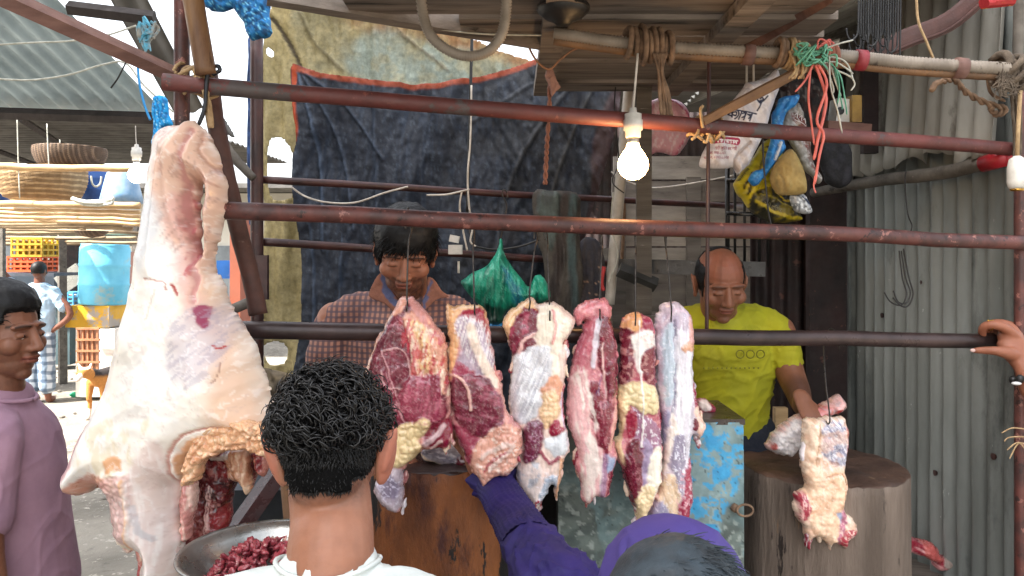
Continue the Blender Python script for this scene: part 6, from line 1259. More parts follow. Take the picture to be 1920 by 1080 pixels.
relief('pink_bag', [(1204, 285), (1206, 215), (1214, 196), (1232, 186), (1254, 184), (1276, 192), (1291, 210), (1294, 245), (1286, 272), (1270, 291), (1240, 286), (1214, 292)], 3.1, .05, 30, [('p', [(1214, 205), (1250, 192), (1285, 212), (1285, 255), (1262, 282), (1218, 280)], 'e2b0b8', 12, 0, .7), ('l', [(1236, 190), (1262, 194), (1286, 214), (1290, 245), (1268, 288)], 5, 'c85a78', .004), ('n', 'f0dce0', 7, .2, .1, .7, (.4, 2), 20), ('h', 16, .01), ('h', 6, .004, (.5, 2), 20)], m_fab, step=2.5, base='d890a0')
tag(SC.objects['pink_bag'], 'shiny pink plastic bag hanging right of the lit bulb', 'bag')
t = thing('green_bag', P(934, 632, 2.8), 'knotted bulging translucent green plastic bag hanging behind the meat cuts', 'bag')
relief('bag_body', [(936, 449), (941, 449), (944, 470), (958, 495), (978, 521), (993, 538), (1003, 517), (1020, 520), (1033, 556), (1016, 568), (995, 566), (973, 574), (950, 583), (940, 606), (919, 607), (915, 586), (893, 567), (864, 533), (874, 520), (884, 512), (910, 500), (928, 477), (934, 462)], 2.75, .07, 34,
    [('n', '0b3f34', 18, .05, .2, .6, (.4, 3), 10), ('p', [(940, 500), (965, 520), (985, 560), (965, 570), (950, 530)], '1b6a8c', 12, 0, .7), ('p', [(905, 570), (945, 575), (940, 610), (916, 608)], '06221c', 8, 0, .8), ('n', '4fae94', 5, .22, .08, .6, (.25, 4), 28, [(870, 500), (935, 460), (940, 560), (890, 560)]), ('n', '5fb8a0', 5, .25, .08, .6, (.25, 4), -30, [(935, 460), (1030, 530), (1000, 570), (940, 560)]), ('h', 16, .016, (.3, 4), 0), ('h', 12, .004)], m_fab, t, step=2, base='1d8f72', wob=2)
relief('blue_liner', [(919, 604), (940, 603), (942, 632), (935, 640), (920, 638)], 2.76, .02, 8, [('h', 6, .006)], m_fab, t, step=2, base='2a8ac8')
g = MB(); g.tube(curve3(PL([(952, 372), (950, 360), (944, 356), (942, 366), (950, 385), (946, 410), (938, 452)], 2.8), 5), .0025, 6); tag(g.build('wire_hanger', m_hook, smooth=True), 'wire hook from which the green bag hangs', 'hook')

# ---- ropes
def coil(m, a, b, R1, r, turns, seed=1, slack=.2):
    rg_ = random.Random(seed); a, b = Vector(a), Vector(b); ax = (b-a).normalized(); u = ax.orthogonal().normalized(); w = ax.cross(u); pts = []
    n = int(turns*14)
    for i in range(n+1):
        t_ = i/n; an = t_*turns*2*math.pi; q = R1*(1+slack*float(fbm(t_*turns*1.7, seed*3.1, 0, 2, seed))); pts.append(a+(b-a)*(t_+.04*math.sin(t_*turns*5))+(u*math.cos(an)+w*math.sin(an))*q)
    m.tube(pts, r, 6, jit=.08)
def strand(m, pts, r, jit=.01, n=5, seed=1, k=5):
    rg_ = random.Random(seed); pp = curve3([p+Vector((rg_.gauss(0, jit), rg_.gauss(0, jit*.6), rg_.gauss(0, jit))) if 0 < i < len(pts)-1 else p for i, p in enumerate(pts)], k); m.tube(pp, [r]*(len(pp)-1)+[r*.5], n, jit=.12)
g = MB(); coil(g, P(1172, 78, 2.1), P(1262, 90, 2.1), .036, .0085, 7, 3, .35); coil(g, P(1200, 84, 2.1), P(1245, 84, 2.1), .045, .0075, 4, 5, .4)
for i in range(11): strand(g, PL([(1225+i*2.5, 100), (1232+i*1.2, 135), (1236+i*1.6, 175), (1238+i*2.3, 215+random.randint(-12, 22))], 2.06), .0038, .004, seed=i)
tag(g.build('jute_knot', m_rope, smooth=True), 'thick brown jute knot with a hanging tassel on the conduit pole', 'rope')
g = MB(); coil(g, P(1457, 98, 2.1), P(1470, 100, 2.1), .034, .008, 3, 7, .3); tag(g.build('jute_binding', m_rope, smooth=True), 'brown jute binding left of the pale rope turns', 'rope')
g = MB(); coil(g, P(1474, 100, 2.1), P(1512, 106, 2.1), .034, .0062, 8, 9, .35)
for i in range(6): strand(g, PL([(1480+i*5, 95), (1486+i*5, 130), (1478+i*6, 148)], 2.05), .004, .006, seed=i+20)
tag(g.build('pale_rope_binding', m_ropep, smooth=True), 'pale straw coloured rope wound round the conduit pole', 'rope')
m_gs = M('green_string', '6fae90', '4a8a70', sc=30, rough=.6); m_ps = M('pink_string', 'e0796c', 'c25f58', sc=30, rough=.6); m_ws = M('white_string', 'c9c8bc', 'a3a294', sc=30, rough=.6)
g = MB(); rg2 = random.Random(4)
for i in range(22):
    x, y = rg2.uniform(1500, 1545), rg2.uniform(85, 118); strand(g, PL([(x, y), (x+rg2.uniform(-20, 20), y+rg2.uniform(-14, 14)), (x+rg2.uniform(-24, 24), y+rg2.uniform(-16, 16)), (x+rg2.uniform(-16, 26), y+rg2.uniform(-12, 20))], 2.045+rg2.uniform(-.02, .02)), .003, .008, seed=i)
for i in range(3): strand(g, PL([(1540+i*4, 112), (1562+i*4, 125+i*9), (1574+i*5, 165+i*12), (1570+i*9, 195+i*10)], 2.04), .0022, .006, seed=i+70)
tag(g.build('green_string_tangle', m_gs, smooth=True), 'tangle of pale green plastic string tied where the stick meets the pole', 'string')
g = MB(); strand(g, PL([(1535, 122), (1545, 160), (1532, 220), (1545, 250), (1538, 290), (1528, 345)], 2.03), .0038, .003, seed=2); strand(g, PL([(1530, 122), (1548, 175), (1546, 210), (1530, 262), (1526, 300)], 2.035), .0045, .003, seed=4)
strand(g, PL([(1525, 120), (1512, 150), (1491, 172)], 2.04), .003, .002, seed=5); strand(g, PL([(1520, 128), (1514, 180), (1522, 230), (1527, 272)], 2.04), .003, .003, seed=6); strand(g, PL([(1528, 330), (1526, 350), (1530, 362)], 2.03), .002, .001, seed=8)
for i in range(5): strand(g, PL([(1532, 92), (1538+i*5, 78), (1550+i*3, 82), (1556, 98-i*3)], 2.05), .003, .004, seed=30+i)
tag(g.build('pink_string_tails', m_ps, smooth=True), 'long salmon pink string tails dangling from the string tangle', 'string')
g = MB()
for i, l in enumerate(([(1555, 105), (1560, 160), (1570, 210), (1579, 250)], [(1545, 118), (1570, 120), (1600, 138)], [(1545, 105), (1575, 110), (1596, 122), (1600, 152)], [(1550, 90), (1575, 78), (1600, 75)], [(1556, 118), (1565, 150), (1577, 180)], [(1548, 120), (1556, 165), (1562, 175)], [(1560, 128), (1590, 140), (1602, 148), (1595, 170)])): strand(g, PL(l, 2.03+.005*i), .0024, .005, seed=i+50)
tag(g.build('white_string_tails', m_ws, smooth=True), 'thin white string tails spraying out right of the pink ones', 'string')
g = MB(); coil(g, P(1536, 104, 2.1), P(1568, 108, 2.1), .036, .011, 3, 12, .5); tag(g.build('brown_rag_knot', M('brown_rag', '8f5a48', '6a4034', sc=14, rough=.9), smooth=True), 'brown rag knotted round the pole right of the green string', 'rag')
g = MB()
for (a_, b_) in (((1322, 226), (1300, 262)), ((1328, 226), (1352, 258)), ((1318, 262), (1360, 240))): coil(g, P(*a_, 2.1), P(*b_, 2.1), .022, .0045, 2.2, 15+a_[0], .3)
coil(g, P(1314, 238, 2.11), P(1352, 243, 2.11), .027, .0045, 5, 8, .25)
for l in ([(1318, 240), (1314, 222), (1312, 205), (1319, 198)], [(1310, 243), (1302, 255), (1296, 262)], [(1330, 250), (1326, 262), (1318, 264)]): strand(g, PL(l, 2.05), .0045, .003, seed=l[0][0])
tag(g.build('rope_lashing', m_ropep, smooth=True), 'pale rope lashing tying the diagonal stick to the top rail', 'rope')
g = MB(); coil(g, P(1868, 130, 2.15), P(1925, 140, 2.15), .036, .012, 4, 18, .5); coil(g, P(1880, 120, 2.12), P(1915, 160, 2.12), .04, .009, 3, 28, .5)
for i in range(40): strand(g, PL([(1885+rg2.uniform(-15, 20), 130+rg2.uniform(-15, 20)), (1885+rg2.uniform(-25, 25), 150+rg2.uniform(-30, 30)), (1895+rg2.uniform(-22, 20), 150+rg2.uniform(-40, 40))], 2.09), .0018, .006, seed=i+90)
for i in range(12): strand(g, PL([(1895+i*1.5, 160), (1898+i*1.2, 210), (1902+i, 250), (1900+i*1.4, 290+rg2.uniform(-20, 20))], 2.13), .0032, .004, seed=i+140)
tag(g.build('frayed_rope', M('frayed_jute', '6a5c4d', '4a4036', sc=30, rough=.95, bump=.6), smooth=True), 'frayed brown rope bundle at the right end of the conduit pole', 'rope')
g = MB()
for k in (0, 1): 
    pp = curve3(PL([(1768, 152), (1790, 150), (1810, 172), (1845, 192), (1885, 205), (1868, 214), (1856, 200)], 2.2), 8); pp = [p+Vector((0, .006*math.cos(i*.9+k*math.pi), .006*math.sin(i*.9+k*math.pi))) for i, p in enumerate(pp)]; g.tube(pp, .0055, 6)
strand(g, PL([(1768, 152), (1752, 158), (1746, 172)], 2.2), .009, .003); strand(g, PL([(1852, 148), (1858, 175), (1885, 190)], 2.2), .005, .002)
tag(g.build('twisted_rope', m_rope, smooth=True), 'short twisted rope looping out from the frayed bundle over the tin wall', 'rope')
g = MB(); coil(g, P(338, 140, 1.86), P(395, 160, 1.8), .03, .0045, 4, 33, .4); coil(g, P(352, 132, 1.82), P(370, 170, 1.82), .034, .0045, 3, 43, .4)
for i in range(8): strand(g, PL([(362+i*3, 130), (378+i*1.5, 165), (388+i, 200), (392+i, 240)], 1.79), .0042, .003, seed=i+200)
tag(g.build('corner_lashing', m_ropep, smooth=True), 'jute lashing binding the top rail to the front left post', 'rope')
g = MB(); strand(g, PL([(398, 140), (412, 132), (408, 124), (396, 128), (388, 145), (384, 200), (372, 236)], 1.78), .005, 0, 8); tag(g.build('carcass_hook', M('dark_steel', '3a3c40', sc=30, rough=.35, metal=.8), smooth=True), 'heavy dark steel hook curling over the left end of the top rail', 'hook')
g = MB()
for k in (0, 1): 
    pp = curve3(PL([(1030, 128), (1030, 200), (1026, 262), (1024, 300), (1022, 345)], 2.4), 12); pp = [p+Vector((.004*math.cos(i*.8+k*math.pi), .004*math.sin(i*.8+k*math.pi), 0)) for i, p in enumerate(pp)]; g.tube(pp, .0045, 6)
tag(g.build('hanging_rope', M('rust_rope', '8a5f50', '664238', sc=30, rough=.95, bump=.6), smooth=True), 'thin reddish rope hanging down in front of the navy tarpaulin', 'rope')
relief('cloth_scrap', [(1026, 128), (1036, 128), (1044, 150), (1053, 166), (1042, 172), (1034, 182), (1030, 160), (1022, 150)], 2.39, .003, 3, [('h', 8, .01)], m_cloth2, step=1.6, base='8a6a62'); tag(SC.objects['cloth_scrap'], 'small ragged cloth scrap tied at the top of the hanging rope', 'cloth')
def wire(name, l, D, r, m, label, cat='wire', group=None, k=8):
    g = MB(); g.tube(curve3(PL(l, D), k), r, 6); return tag(g.build(name, m, smooth=True), label, cat, group)
m_bw = M('black_wire', '1a1817', rough=.5)
wire('twin_wire', [(975, -20), (980, 50), (1000, 105), (1028, 130), (1050, 112), (1078, 92), (1110, 88)], 2.35, .0035, M('brown_wire', '9a6a48', '6b5a50', sc=20), 'brown wire looping down from the ceiling to the hanging rope')
wire('white_cable', [(548, 352), (572, 368), (610, 379), (665, 380), (720, 362), (765, 350)], 2.66, .0034, m_cable, 'white cable sagging across the navy tarpaulin', 'cable')
wire('white_cable', [(800, 366), (835, 365), (860, 360), (880, 355)], 2.7, .0034, m_cable, 'short white cable end beside the black upright rod', 'cable')
wire('white_cable', [(866, 358), (862, 385), (866, 420), (876, 470)], 2.7, .0034, m_cable, 'white cable dropping to the socket box', 'cable')
wire('white_cable', [(884, 160), (882, 260), (877, 330), (880, 390), (886, 425), (882, 452), (892, 462)], 2.72, .0034, m_cable, 'white cable running down the black upright rod', 'cable')
wire('grey_wire', [(1146, 322), (1176, 340), (1230, 352), (1330, 338), (1420, 318)], 3.5, .0035, m_cable, 'pale wire sagging in front of the plank wall')
wire('black_wire', [(890, 462), (930, 468), (975, 462), (1010, 450)], 2.9, .004, m_bw, 'black wire behind the green bag')
wire('thin_wire', [(1160, 120), (1152, 200), (1160, 300), (1148, 340), (1170, 362)], 3.0, .0025, m_bw, 'thin twisted wire beside the white upright pipe')
wire('thin_wire', [(1150, 360), (1146, 420), (1158, 480), (1140, 530)], 2.95, .0025, m_ws, 'pale thin wire curling along the lower white pipe')
wire('thin_wire', [(1430, 262), (1432, 310), (1436, 350), (1441, 400), (1448, 430)], 2.4, .003, m_bw, 'black cord hanging in front of the yellow and black bag')
wire('thin_wire', [(500, -10), (700, 30), (880, 62), (1100, 66)], 2.2, .0025, m_ws, 'pale wire strung under the ceiling beam')
wire('thin_wire', [(1718, -10), (1722, 40), (1738, 80), (1752, 115)], 2.15, .004, m_ropep, 'pale cord hanging to the conduit pole near the hook bundle')
wire('hanging_jute', [(1170, 375), (1170, 420), (1165, 500)], 3.3, .008, m_rope, 'twisted cord hanging from the upper back rail', 'cord')
wire('red_ribbon', [(1133, 500), (1128, 530), (1132, 545)], 2.9, .008, M('red_cloth', 'b02a2a'), 'short red ribbon tied beside the white pipe', 'ribbon')
# ---- bulbs
def bulb(x, y, D, R_, m_b, label, holder=True, top=None):
    t = thing('light_bulb', P(x, y, D), label, 'light bulb'); c = P(x, y, D)
    prof = [(0, -R_), (R_*.4, -R_*.92), (R_*.75, -R_*.66), (R_*.95, -R_*.3), (R_, 0), (R_*.93, R_*.36), (R_*.7, R_*.75), (R_*.45, R_*1.1), (R_*.36, R_*1.4)]
    MB().lathe(c, prof, 28).build('glass', m_b, t, True)
    s = R_*1.0
    MB().lathe(c, [(s*.38, s*1.4), (s*.4, s*1.45), (s*.4, s*1.8)], 24).build('screw_cap', M('brass_cap', 'a8a39a', sc=30, rough=.35, metal=.8), t, True)
    MB().lathe(c, [(s*.42, s*1.75), (s*.5, s*1.8), (s*.5, s*2.2), (s*.62, s*2.25), (s*.62, s*2.9), (s*.55, s*2.95), (s*.55, s*3.3), (s*.25, s*3.4), (s*.22, s*3.7)], 24).build('lamp_holder', m_white, t, True)
    if top: MB().tube(curve3([c+Vector((0, 0, s*3.6)), P(*top[0], D), P(*top[1], D)], 6), .003, 6).build('flex', m_cable, t, True)
    return t
m_lit = M('lit_bulb', 'fff0d8', rough=.3, bump=0, emit='ffc888', estr=16)
bulb(1187, 309, 2.0, .0405, m_lit, 'lit round light bulb in a white holder hanging in front of the top rail', top=((1190, 170), (1196, 100)))
bulb(256, 328, 4.6, .05, M('far_lit_bulb', 'ffffff', rough=.3, bump=0, emit='fff4e6', estr=6), 'lit bulb hanging in the market left of the carcass', top=((255, 262), (254, 236)))
t = thing('lamp_holder', P(1906, 356, 2.1), 'empty white lamp holder hanging at the right edge', 'lamp holder')
MB().lathe(P(1907, 350, 2.1), [(.018, -.006), (.022, 0), (.0245, .012), (.0245, .05), (.020, .075), (.008, .085)], 24).build('shell', m_white, t, True)
MB().lathe(P(1907, 350, 2.1), [(.017, -.012), (.018, -.006)], 24).build('brass_ring', m_gold, t, True)
MB().tube(PL([(1907, 300), (1909, 240), (1913, 170)], 2.1), .006, 6).build('flex', m_ropep, t, True)
# ---- odds and ends
t = thing('fan_motor', P(1056, 40, 1.95), 'round black ceiling fan motor without blades under the planks', 'fan')
MB().lathe(P(1056, 22, 1.95), [(.005, -.034), (.018, -.034), (.024, -.026), (.05, -.014), (.066, 0), (.068, .014), (.055, .03), (.02, .04), (.01, .08)], 40).build('motor', m_black, t, True)
MB().lathe(P(1056, 22, 1.95), [(.068, .004), (.0695, .006), (.068, .008)], 40).build('rim', m_hook, t, True)
t = thing('socket_box', P(855, 482, 2.74), 'small white socket block fixed on the lower back rail', 'socket')
MB().box(P(854, 468, 2.74), (.05, .025, .034)).build('socket', m_white, t); MB().box(P(852, 448, 2.75), (.035, .02, .025), (0, .2, 0)).build('plug', m_white, t); MB().tube(PL([(860, 490), (860, 512)], 2.72), .004, 6).build('pin', m_cable, t)
for i in range(18):
    x = 1598+i*4.6; d_ = 2.2+.02*(i % 4); L = 60+16*((i*7) % 5)
    g = MB(); g.tube(curve3(PL([(x+14, -50), (x+12, 20), (x+11, L*.75+10), (x+7, L*.75+24), (x-2, L*.75+30), (x-9, L*.75+22), (x-11, L*.75+8)], d_), 4), .0028, 6)
    tag(g.build('meat_hook', m_black, smooth=True), 'black long shanked hook in the bundle hanging at the top right', 'hook', 'spare hooks bundled under the awning')
g = MB(); pp = curve3(PL([(1632, 104), (1700, 72), (1780, 40), (1850, -20)], 2.32), 6); g.tube(pp, [(.03, .004)]*len(pp), 8, side=(0, 0, 1)); g.tube([p+Vector((0, -.008, -.022)) for p in pp], .004, 6); tag(g.build('leather_strap', M('brown_leather', '4f2f28', '3a221d', sc=10, rough=.6)), 'brown strap slanting across the top of the tin wall', 'strap')
g = MB(); g.tube(PL([(1843, 4), (1898, -2)], 2.2), .02, 10); g.tube(PL([(1850, 6), (1862, 4)], 2.17), .012, 10); tag(g.build('red_bundle', M('red_yellow_cloth', 'a01c20', 'c28a28', sc=30, rough=.6, lo=.55, hi=.6)), 'small red and yellow bundle at the top right edge', 'bundle')
t = thing('wooden_shelf', P(1572, 245, 2.75), 'small wooden shelf with a yellow battery and meter box high on the tin wall', 'shelf')
MB().box(P(1572, 240, 2.75), (.16, .16, .03), (.1, .06, .1)).build('shelf_board', m_timber, t)
tag(MB().box(P(1597, 207, 2.72), (.035, .07, .095), (0, 0, .1)).build('yellow_box', M('yellow_plastic', '9a7a34', '7d6028', sc=14, rough=.5)), 'small yellow box on the wooden wall shelf', 'box')
t = thing('meter_box', P(1573, 232, 2.73), 'grey socket box beside the yellow box on the shelf', 'box'); MB().box(P(1574, 210, 2.73), (.05, .06, .085), (0, .12, .1)).build('case', m_white, t); MB().lathe(P(1575, 208, 2.69), [(.014, 0), (.014, .004), (.006, .005)], 20, Matrix.Rotation(R(90), 3, 'X')).build('dial', m_black, t)
g = MB(); g.box(P(1630, 190, 3.05), (.06, .03, .42)); tag(g.build('upright_bar', m_tinbr), 'dark upright bar behind the wall shelf', 'bar')
for i, (l, lb) in enumerate((([(1699, 320), (1697, 345), (1702, 400), (1710, 425), (1700, 445), (1688, 440)], 'black hook looped over the bark pole on the tin wall'), ([(1686, 470), (1692, 520), (1700, 552), (1690, 572), (1670, 566), (1658, 548)], 'left hook of the three hanging under the middle rail'), ([(1690, 470), (1698, 520), (1707, 548), (1700, 568), (1684, 566), (1675, 545)], 'middle hook of the three hanging under the middle rail'), ([(1694, 466), (1704, 520), (1712, 550), (1704, 572), (1690, 574), (1674, 558)], 'right hook of the three hanging under the middle rail'))):
    wire('wall_hook', l, 2.25 if i else 2.6, .0024, m_bw, lb, 'hook')
t = thing('steel_tray', P(1290, 520, 3.3), 'dark steel tray table against the plank wall left of the balding man', 'tray')
a = R(-14)
m_st = M('dark_sheet_steel', '4a4a4a', '343434', sc=8, rough=.35, metal=.6, spot=('8a8a88', 14, .66, .05))
MB().box(P(1290, 490, 3.4), (.62, .5, .008), (0, .02, a)).build('tray_top', m_st, t)
g = MB(); g.box(P(1290, 500, 3.4)+Matrix.Rotation(a, 3, 'Z')@Vector((0, -.25, 0)), (.62, .012, .06), (0, .02, a)); g.build('front_rim', m_st, t)
g = MB(); g.box(P(1290, 500, 3.4)+Matrix.Rotation(a, 3, 'Z')@Vector((-.31, 0, 0)), (.012, .5, .06), (0, .02, a)); g.build('side_rim', m_st, t)
g = MB(); g.tube(PL([(1160, 505), (1230, 535)], 3.0), .03, 4); g.build('support_tube', M('square_tube', '5a5a58', '40403f', sc=9, rough=.4, metal=.5), t)
t = thing('black_rack', P(1400, 470, 3.2), 'black metal rack with upright bars behind the hanging bags', 'rack')
for x in (1364, 1378, 1396, 1424, 1440): MB().tube(PL([(x, 300), (x, 500)], 3.2), .010 if x == 1364 else .006, 8).build('bar', m_black, t, True)
for y in (338, 400): MB().tube(PL([(1362, y), (1442, y+3)], 3.19), .009, 8).build('cross_bar', M('worn_steel', '6a6a6a', '2a2a2a', sc=20, rough=.3, metal=.7), t, True)
for x in (1424, 1437): wire('hanger_rod', [(x-24, 110), (x-24, 160)], 2.6, .004, m_pvc, 'pale thin rod %s holding up the white carrier bag' % ('on the left' if x == 1424 else 'on the right'), 'rod', k=2)
# bowl with meat
t = thing('metal_bowl', P(500, 1250, 1.55), 'wide shallow aluminium bowl holding chopped meat at the lower left', 'bowl')
zr = P(0, 975, 1.72).z; cb = Vector(((500-960)/F*1.55, 1.55, zr))
MB().lathe(cb, [(.01, -.075), (.09, -.075), (.12, -.06), (.150, -.02), (.162, 0), (.173, .002), (.174, -.001), (.165, -.004), (.153, -.024), (.122, -.065), (.09, -.08), (.01, -.08)], 72).build('bowl', M('aluminium', 'a8a8a4', '8c8c88', sc=7, rough=.3, metal=.85, bump=.1, spot=('6a6a66', 18, .62, .1)), t, True)
g = MB(); rg2 = random.Random(9); m_mince = M('chopped_meat', 'ae4c54', '742430', sc=30, rough=.3, coat=.3, bump=.5, bsc=90, bd=.003, spot=('e0b8a8', 45, .58, .04))
for i in range(460):
    r_ = .105*math.sqrt(rg2.random()); an = rg2.uniform(0, 6.283); h = -.06+.075*(1-(r_/.115)**2)*rg2.uniform(.5, 1)
    g.ell(cb+Vector((-.01+r_*math.cos(an), r_*math.sin(an), h)), (rg2.uniform(.006, .017), rg2.uniform(.004, .009), rg2.uniform(.003, .006)), (rg2.uniform(-1, 1), rg2.uniform(-1, 1), rg2.uniform(0, 3)), 8, 6)
V = np.array(g.V); V = V+np.stack([fbm(V[:, 0]*120, V[:, 1]*120, V[:, 2]*120, 2, s_)*.005 for s_ in (1, 2, 3)], 1); g.V = [tuple(v) for v in V]
tag(g.build('chopped_meat', m_mince, smooth=True), 'heap of chopped dark red meat in the aluminium bowl', 'meat', kind='stuff')
g = MB()
for k in range(3):
    tag(MB().ell(P(768+k*16+(k == 1)*4, 886-k*1.5, 2.0)+Vector((0, .05*k, .001)), (.012-.002*k, .008, .005), (0, 0, k), 10, 7).build('fat_scrap', M('fat_scrap', 'c8a898', sc=50, rough=.5), smooth=True), ['leftmost', 'middle', 'rightmost'][k]+' small fat scrap on the front edge of the orange brown block', 'scrap')
# stump near the yellow shirt
tag(MB().box(P(1463, 800, 2.75), (.045, .03, .14)).build('wood_offcut', m_polepale), 'short upright wood offcut behind the right chopping block', 'wood')
g = MB()
for i in range(4): strand(g, PL([(1925, 805+i*14), (1900, 806+i*10), (1878+i*5, 812+i*16)], 2.1), .0018, .006, seed=i+300)
tag(g.build('dry_straw', m_ropep), 'few dry straws poking in at the right edge below the hand', 'straw')
# ================================================================ MARKET ON THE LEFT
mB = 'market'
A, B_ = P(-120, 205, 7), P(318, 216, 7); up = Vector((-.34, -2.6, 1.12))
corr('market_roof', tuple(A), tuple(B_), tuple(A+up), m_tinblue, pitch=.155, amp=.024, n2=10, label='blue grey corrugated roof underside overhead at the upper left', cat='roof')
B2 = B_+Vector((.05, .02, 0)); 
corr('roof_apron', tuple(B2), tuple(B2+Vector((.22, .1, .08))), tuple(B2+Vector((-.1, -2.2, 1.5))), m_tindark, pitch=.155, amp=.02, n2=8, label='grey tin apron at the right border of the blue grey roof', cat='roof')
def beam(name, a, b, s, m, label, cat='beam', parent=None):
    g = MB(); g.tube([a, b], [(s[0], s[1])]*2, 4, side=(0, 0, 1)); return tag(g.build(name, m, parent), label, cat)
m_dk = M('dark_purlin', '3a3230', '292321', sc=6, rough=.8)
beam('purlin', P(-140, 208, 6.85), P(306, 222, 6.85), (.055, .04), m_dk, 'dark beam along the lower edge of the blue grey roof')
beam('purlin', P(128, 14, 5.3), P(290, 34, 5.3), (.05, .04), m_dk, 'dark beam crossing the upper part of the blue grey roof')
corr('far_roof', (-18, 12, 4.2), (-18, 20, 4.3), (-5.9, 12, 4.2), m_tindark, pitch=.3, amp=.03, n2=4, label='dim grey far market roof beyond the first roof', cat='roof')
beam('rafter', P(38, 222, 12.2), P(160, 300, 17), (.07, .05), m_dk, 'dark rafter slanting under the far market roof')
beam('rafter', P(-60, 262, 13), P(76, 312, 17), (.05, .04), m_dk, 'dark rafter at the far left under the far market roof')
for i, (x, y0, y1, D) in enumerate(((32, 214, 372, 7.9), (88, 232, 330, 8.3), (112, 262, 300, 9.2))): wire('hanging_string', [(x, y0), (x+2, (y0+y1)/2), (x+5, y1)], D, .006, m_ws, ['pale string holding the bamboo shelf at the left', 'pale string hanging right of the big basket', 'short string from which the upper basket hangs'][i], 'string', k=3)
wire('hanging_string', [(-5, 84), (60, 80), (130, 77), (200, 66), (255, 48)], 4.6, .006, m_ws, 'upper pale string sagging below the blue grey roof', 'string'); wire('hanging_string', [(-5, 148), (60, 150), (130, 140), (190, 122), (235, 118), (270, 160), (325, 210)], 4.4, .006, m_ws, 'lower pale string sagging to the corner post', 'string')
wire('blue_string', [(258, 120), (262, 160), (272, 200), (282, 225)], 3.0, .005, M('blue_string', '2a90d0'), 'bright blue string hanging above the blue net strip', 'string')
wire('bent_wire', [(236, 117), (222, 145), (208, 165)], 3.4, .004, m_bw, 'bent black wire dangling from the lower string')
g = MB()
for i in range(16): strand(g, PL([(262+i*2, 40+i % 5*8), (270+rg2.uniform(-12, 12), 60+rg2.uniform(-10, 10)), (272+rg2.uniform(-12, 12), 85+rg2.uniform(-14, 14))], 3.4), .006, .02, seed=i+400)
tag(g.build('string_tangle', M('teal_string', '4f98b0', '8a8478', sc=10, lo=.45, hi=.55)), 'tangle of teal and grey string near the roof corner', 'string')
# bamboo racks
def bam(a, b, r, label, m=m_polepale):
    g = MB(); a, b = Vector(a), Vector(b); n = 24; pts = [a+(b-a)*i/n+Vector((0, 0, .012*float(fbm(i*.3, a.z*9, 0, 2, 3)))) for i in range(n+1)]
    g.tube(pts, [r*(1.1 if i % 5 == 0 else 1) for i in range(n+1)], 10); return tag(g.build('bamboo_pole', m, smooth=True), label, 'bamboo pole')
bam(P(-40, 311, 7.9), P(264, 317, 7.9), .036, 'pale bamboo pole across the top of the hanging rack')
bam(P(-40, 381, 8), P(262, 386, 8), .036, 'thick pale front bamboo under the big basket')
for i in range(4): bam(P(-40, 391+i*7, 8.1+.08*i), P(262, 397+i*7.5, 8.05+.08*i), .02, ['first', 'second', 'third', 'lowest'][i]+' of the thin bamboos stacked below the thick front bamboo')
m_bask = M('wicker', 'b79a72', '8c6f4b', sc=9, rough=.8, bump=.6, bsc=60, bd=.01, wave=[(2, 18, '6b5236', .3)])
def basket(c, rx, h, m, label, flip=1):
    g = MB(); prof = []
    n, k = 64, 22; V = []
    for i in range(k+1):
        t_ = i/k; r = rx*(.72+.28*math.sin(t_*math.pi*.55+.25)) if i < k else rx*.6
        if i == 0: r = .01
        if i == 1: r = rx*.66
        z = h*(t_ if i > 1 else (0))*flip
        for j in range(n): a = 2*math.pi*j/n; w = 1+.02*math.sin(j*math.pi*.5+i*math.pi); V.append(Vector(c)+Vector((r*w*math.cos(a), r*w*math.sin(a), z)))
    g.add(V, [(i*n+j, i*n+(j+1) % n, (i+1)*n+(j+1) % n, (i+1)*n+j) for i in range(k) for j in range(n)]); o = g.build('basket', m, smooth=True); return tag(o, label, 'basket')
basket(P(80, 376, 8.55), .45, .37, m_bask, 'large pale wicker basket resting on the bamboo rack', 1)
basket(P(132, 314, 9.2), .40, .25, M('brown_wicker', '7a6450', '5a4638', sc=9, rough=.8, bump=.6, bsc=60, bd=.01, wave=[(0, 22, '3f3024', .3)]), 'brown wicker basket hung bottom up under the far roof', 1)
def drum(c, r, h, m, label, top=True, name='plastic_drum', tilt=0):
    g = MB(); Mt = Matrix.Rotation(R(tilt), 3, 'Y'); prof = [(.0, 0), (r*.95, 0), (r, .02), (r, h*.3), (r*1.03, h*.33), (r, h*.36), (r, h*.62), (r*1.03, h*.65), (r, h*.68), (r, h*.93), (r*.94, h*.97), (r*.95, h), (r*.86, h), (r*.86, h-.03), (0, h-.03)]
    g.lathe(c, prof, 40, Mt); return tag(g.build(name, m, smooth=True), label, 'drum')
m_bd = M('blue_drum_plastic', '2a5aa0', '1d4078', sc=4, rough=.45)
drum(P(178, 378, 9.2), .18, .42, m_bd, 'small blue drum with rope handle on the bamboo rack')
wire('hanging_loop', [(171, 330), (173, 344), (180, 350), (188, 344), (190, 331)], 8.95, .012, m_ws, 'white rope loop hanging on the small blue drum', 'rope')
drum(P(-2, 378, 9.2), .14, .42, m_bd, 'blue drum cut off by the left edge of the rack')
g = MB(); g.lathe(P(228, 381, 8.6), [(0, 0), (.235, 0), (.21, .1), (.16, .31), (.135, .37), (0, .38)], 32); tag(g.build('plastic_tub', M('grey_blue_tub', '8da2b4', '5f86a8', sc=5, rough=.5), smooth=True), 'upturned grey blue tub at the right end of the bamboo rack', 'tub')
g = MB()
for i in range(4): strand(g, PL([(135, 372), (165, 378+i), (205, 375+i*2), (200, 365)], 7.9), .02, .02, seed=i+500)
tag(g.build('pale_sacking', m_ws, smooth=True), 'pale rope and sacking on the rack between basket and tub', 'sacking')
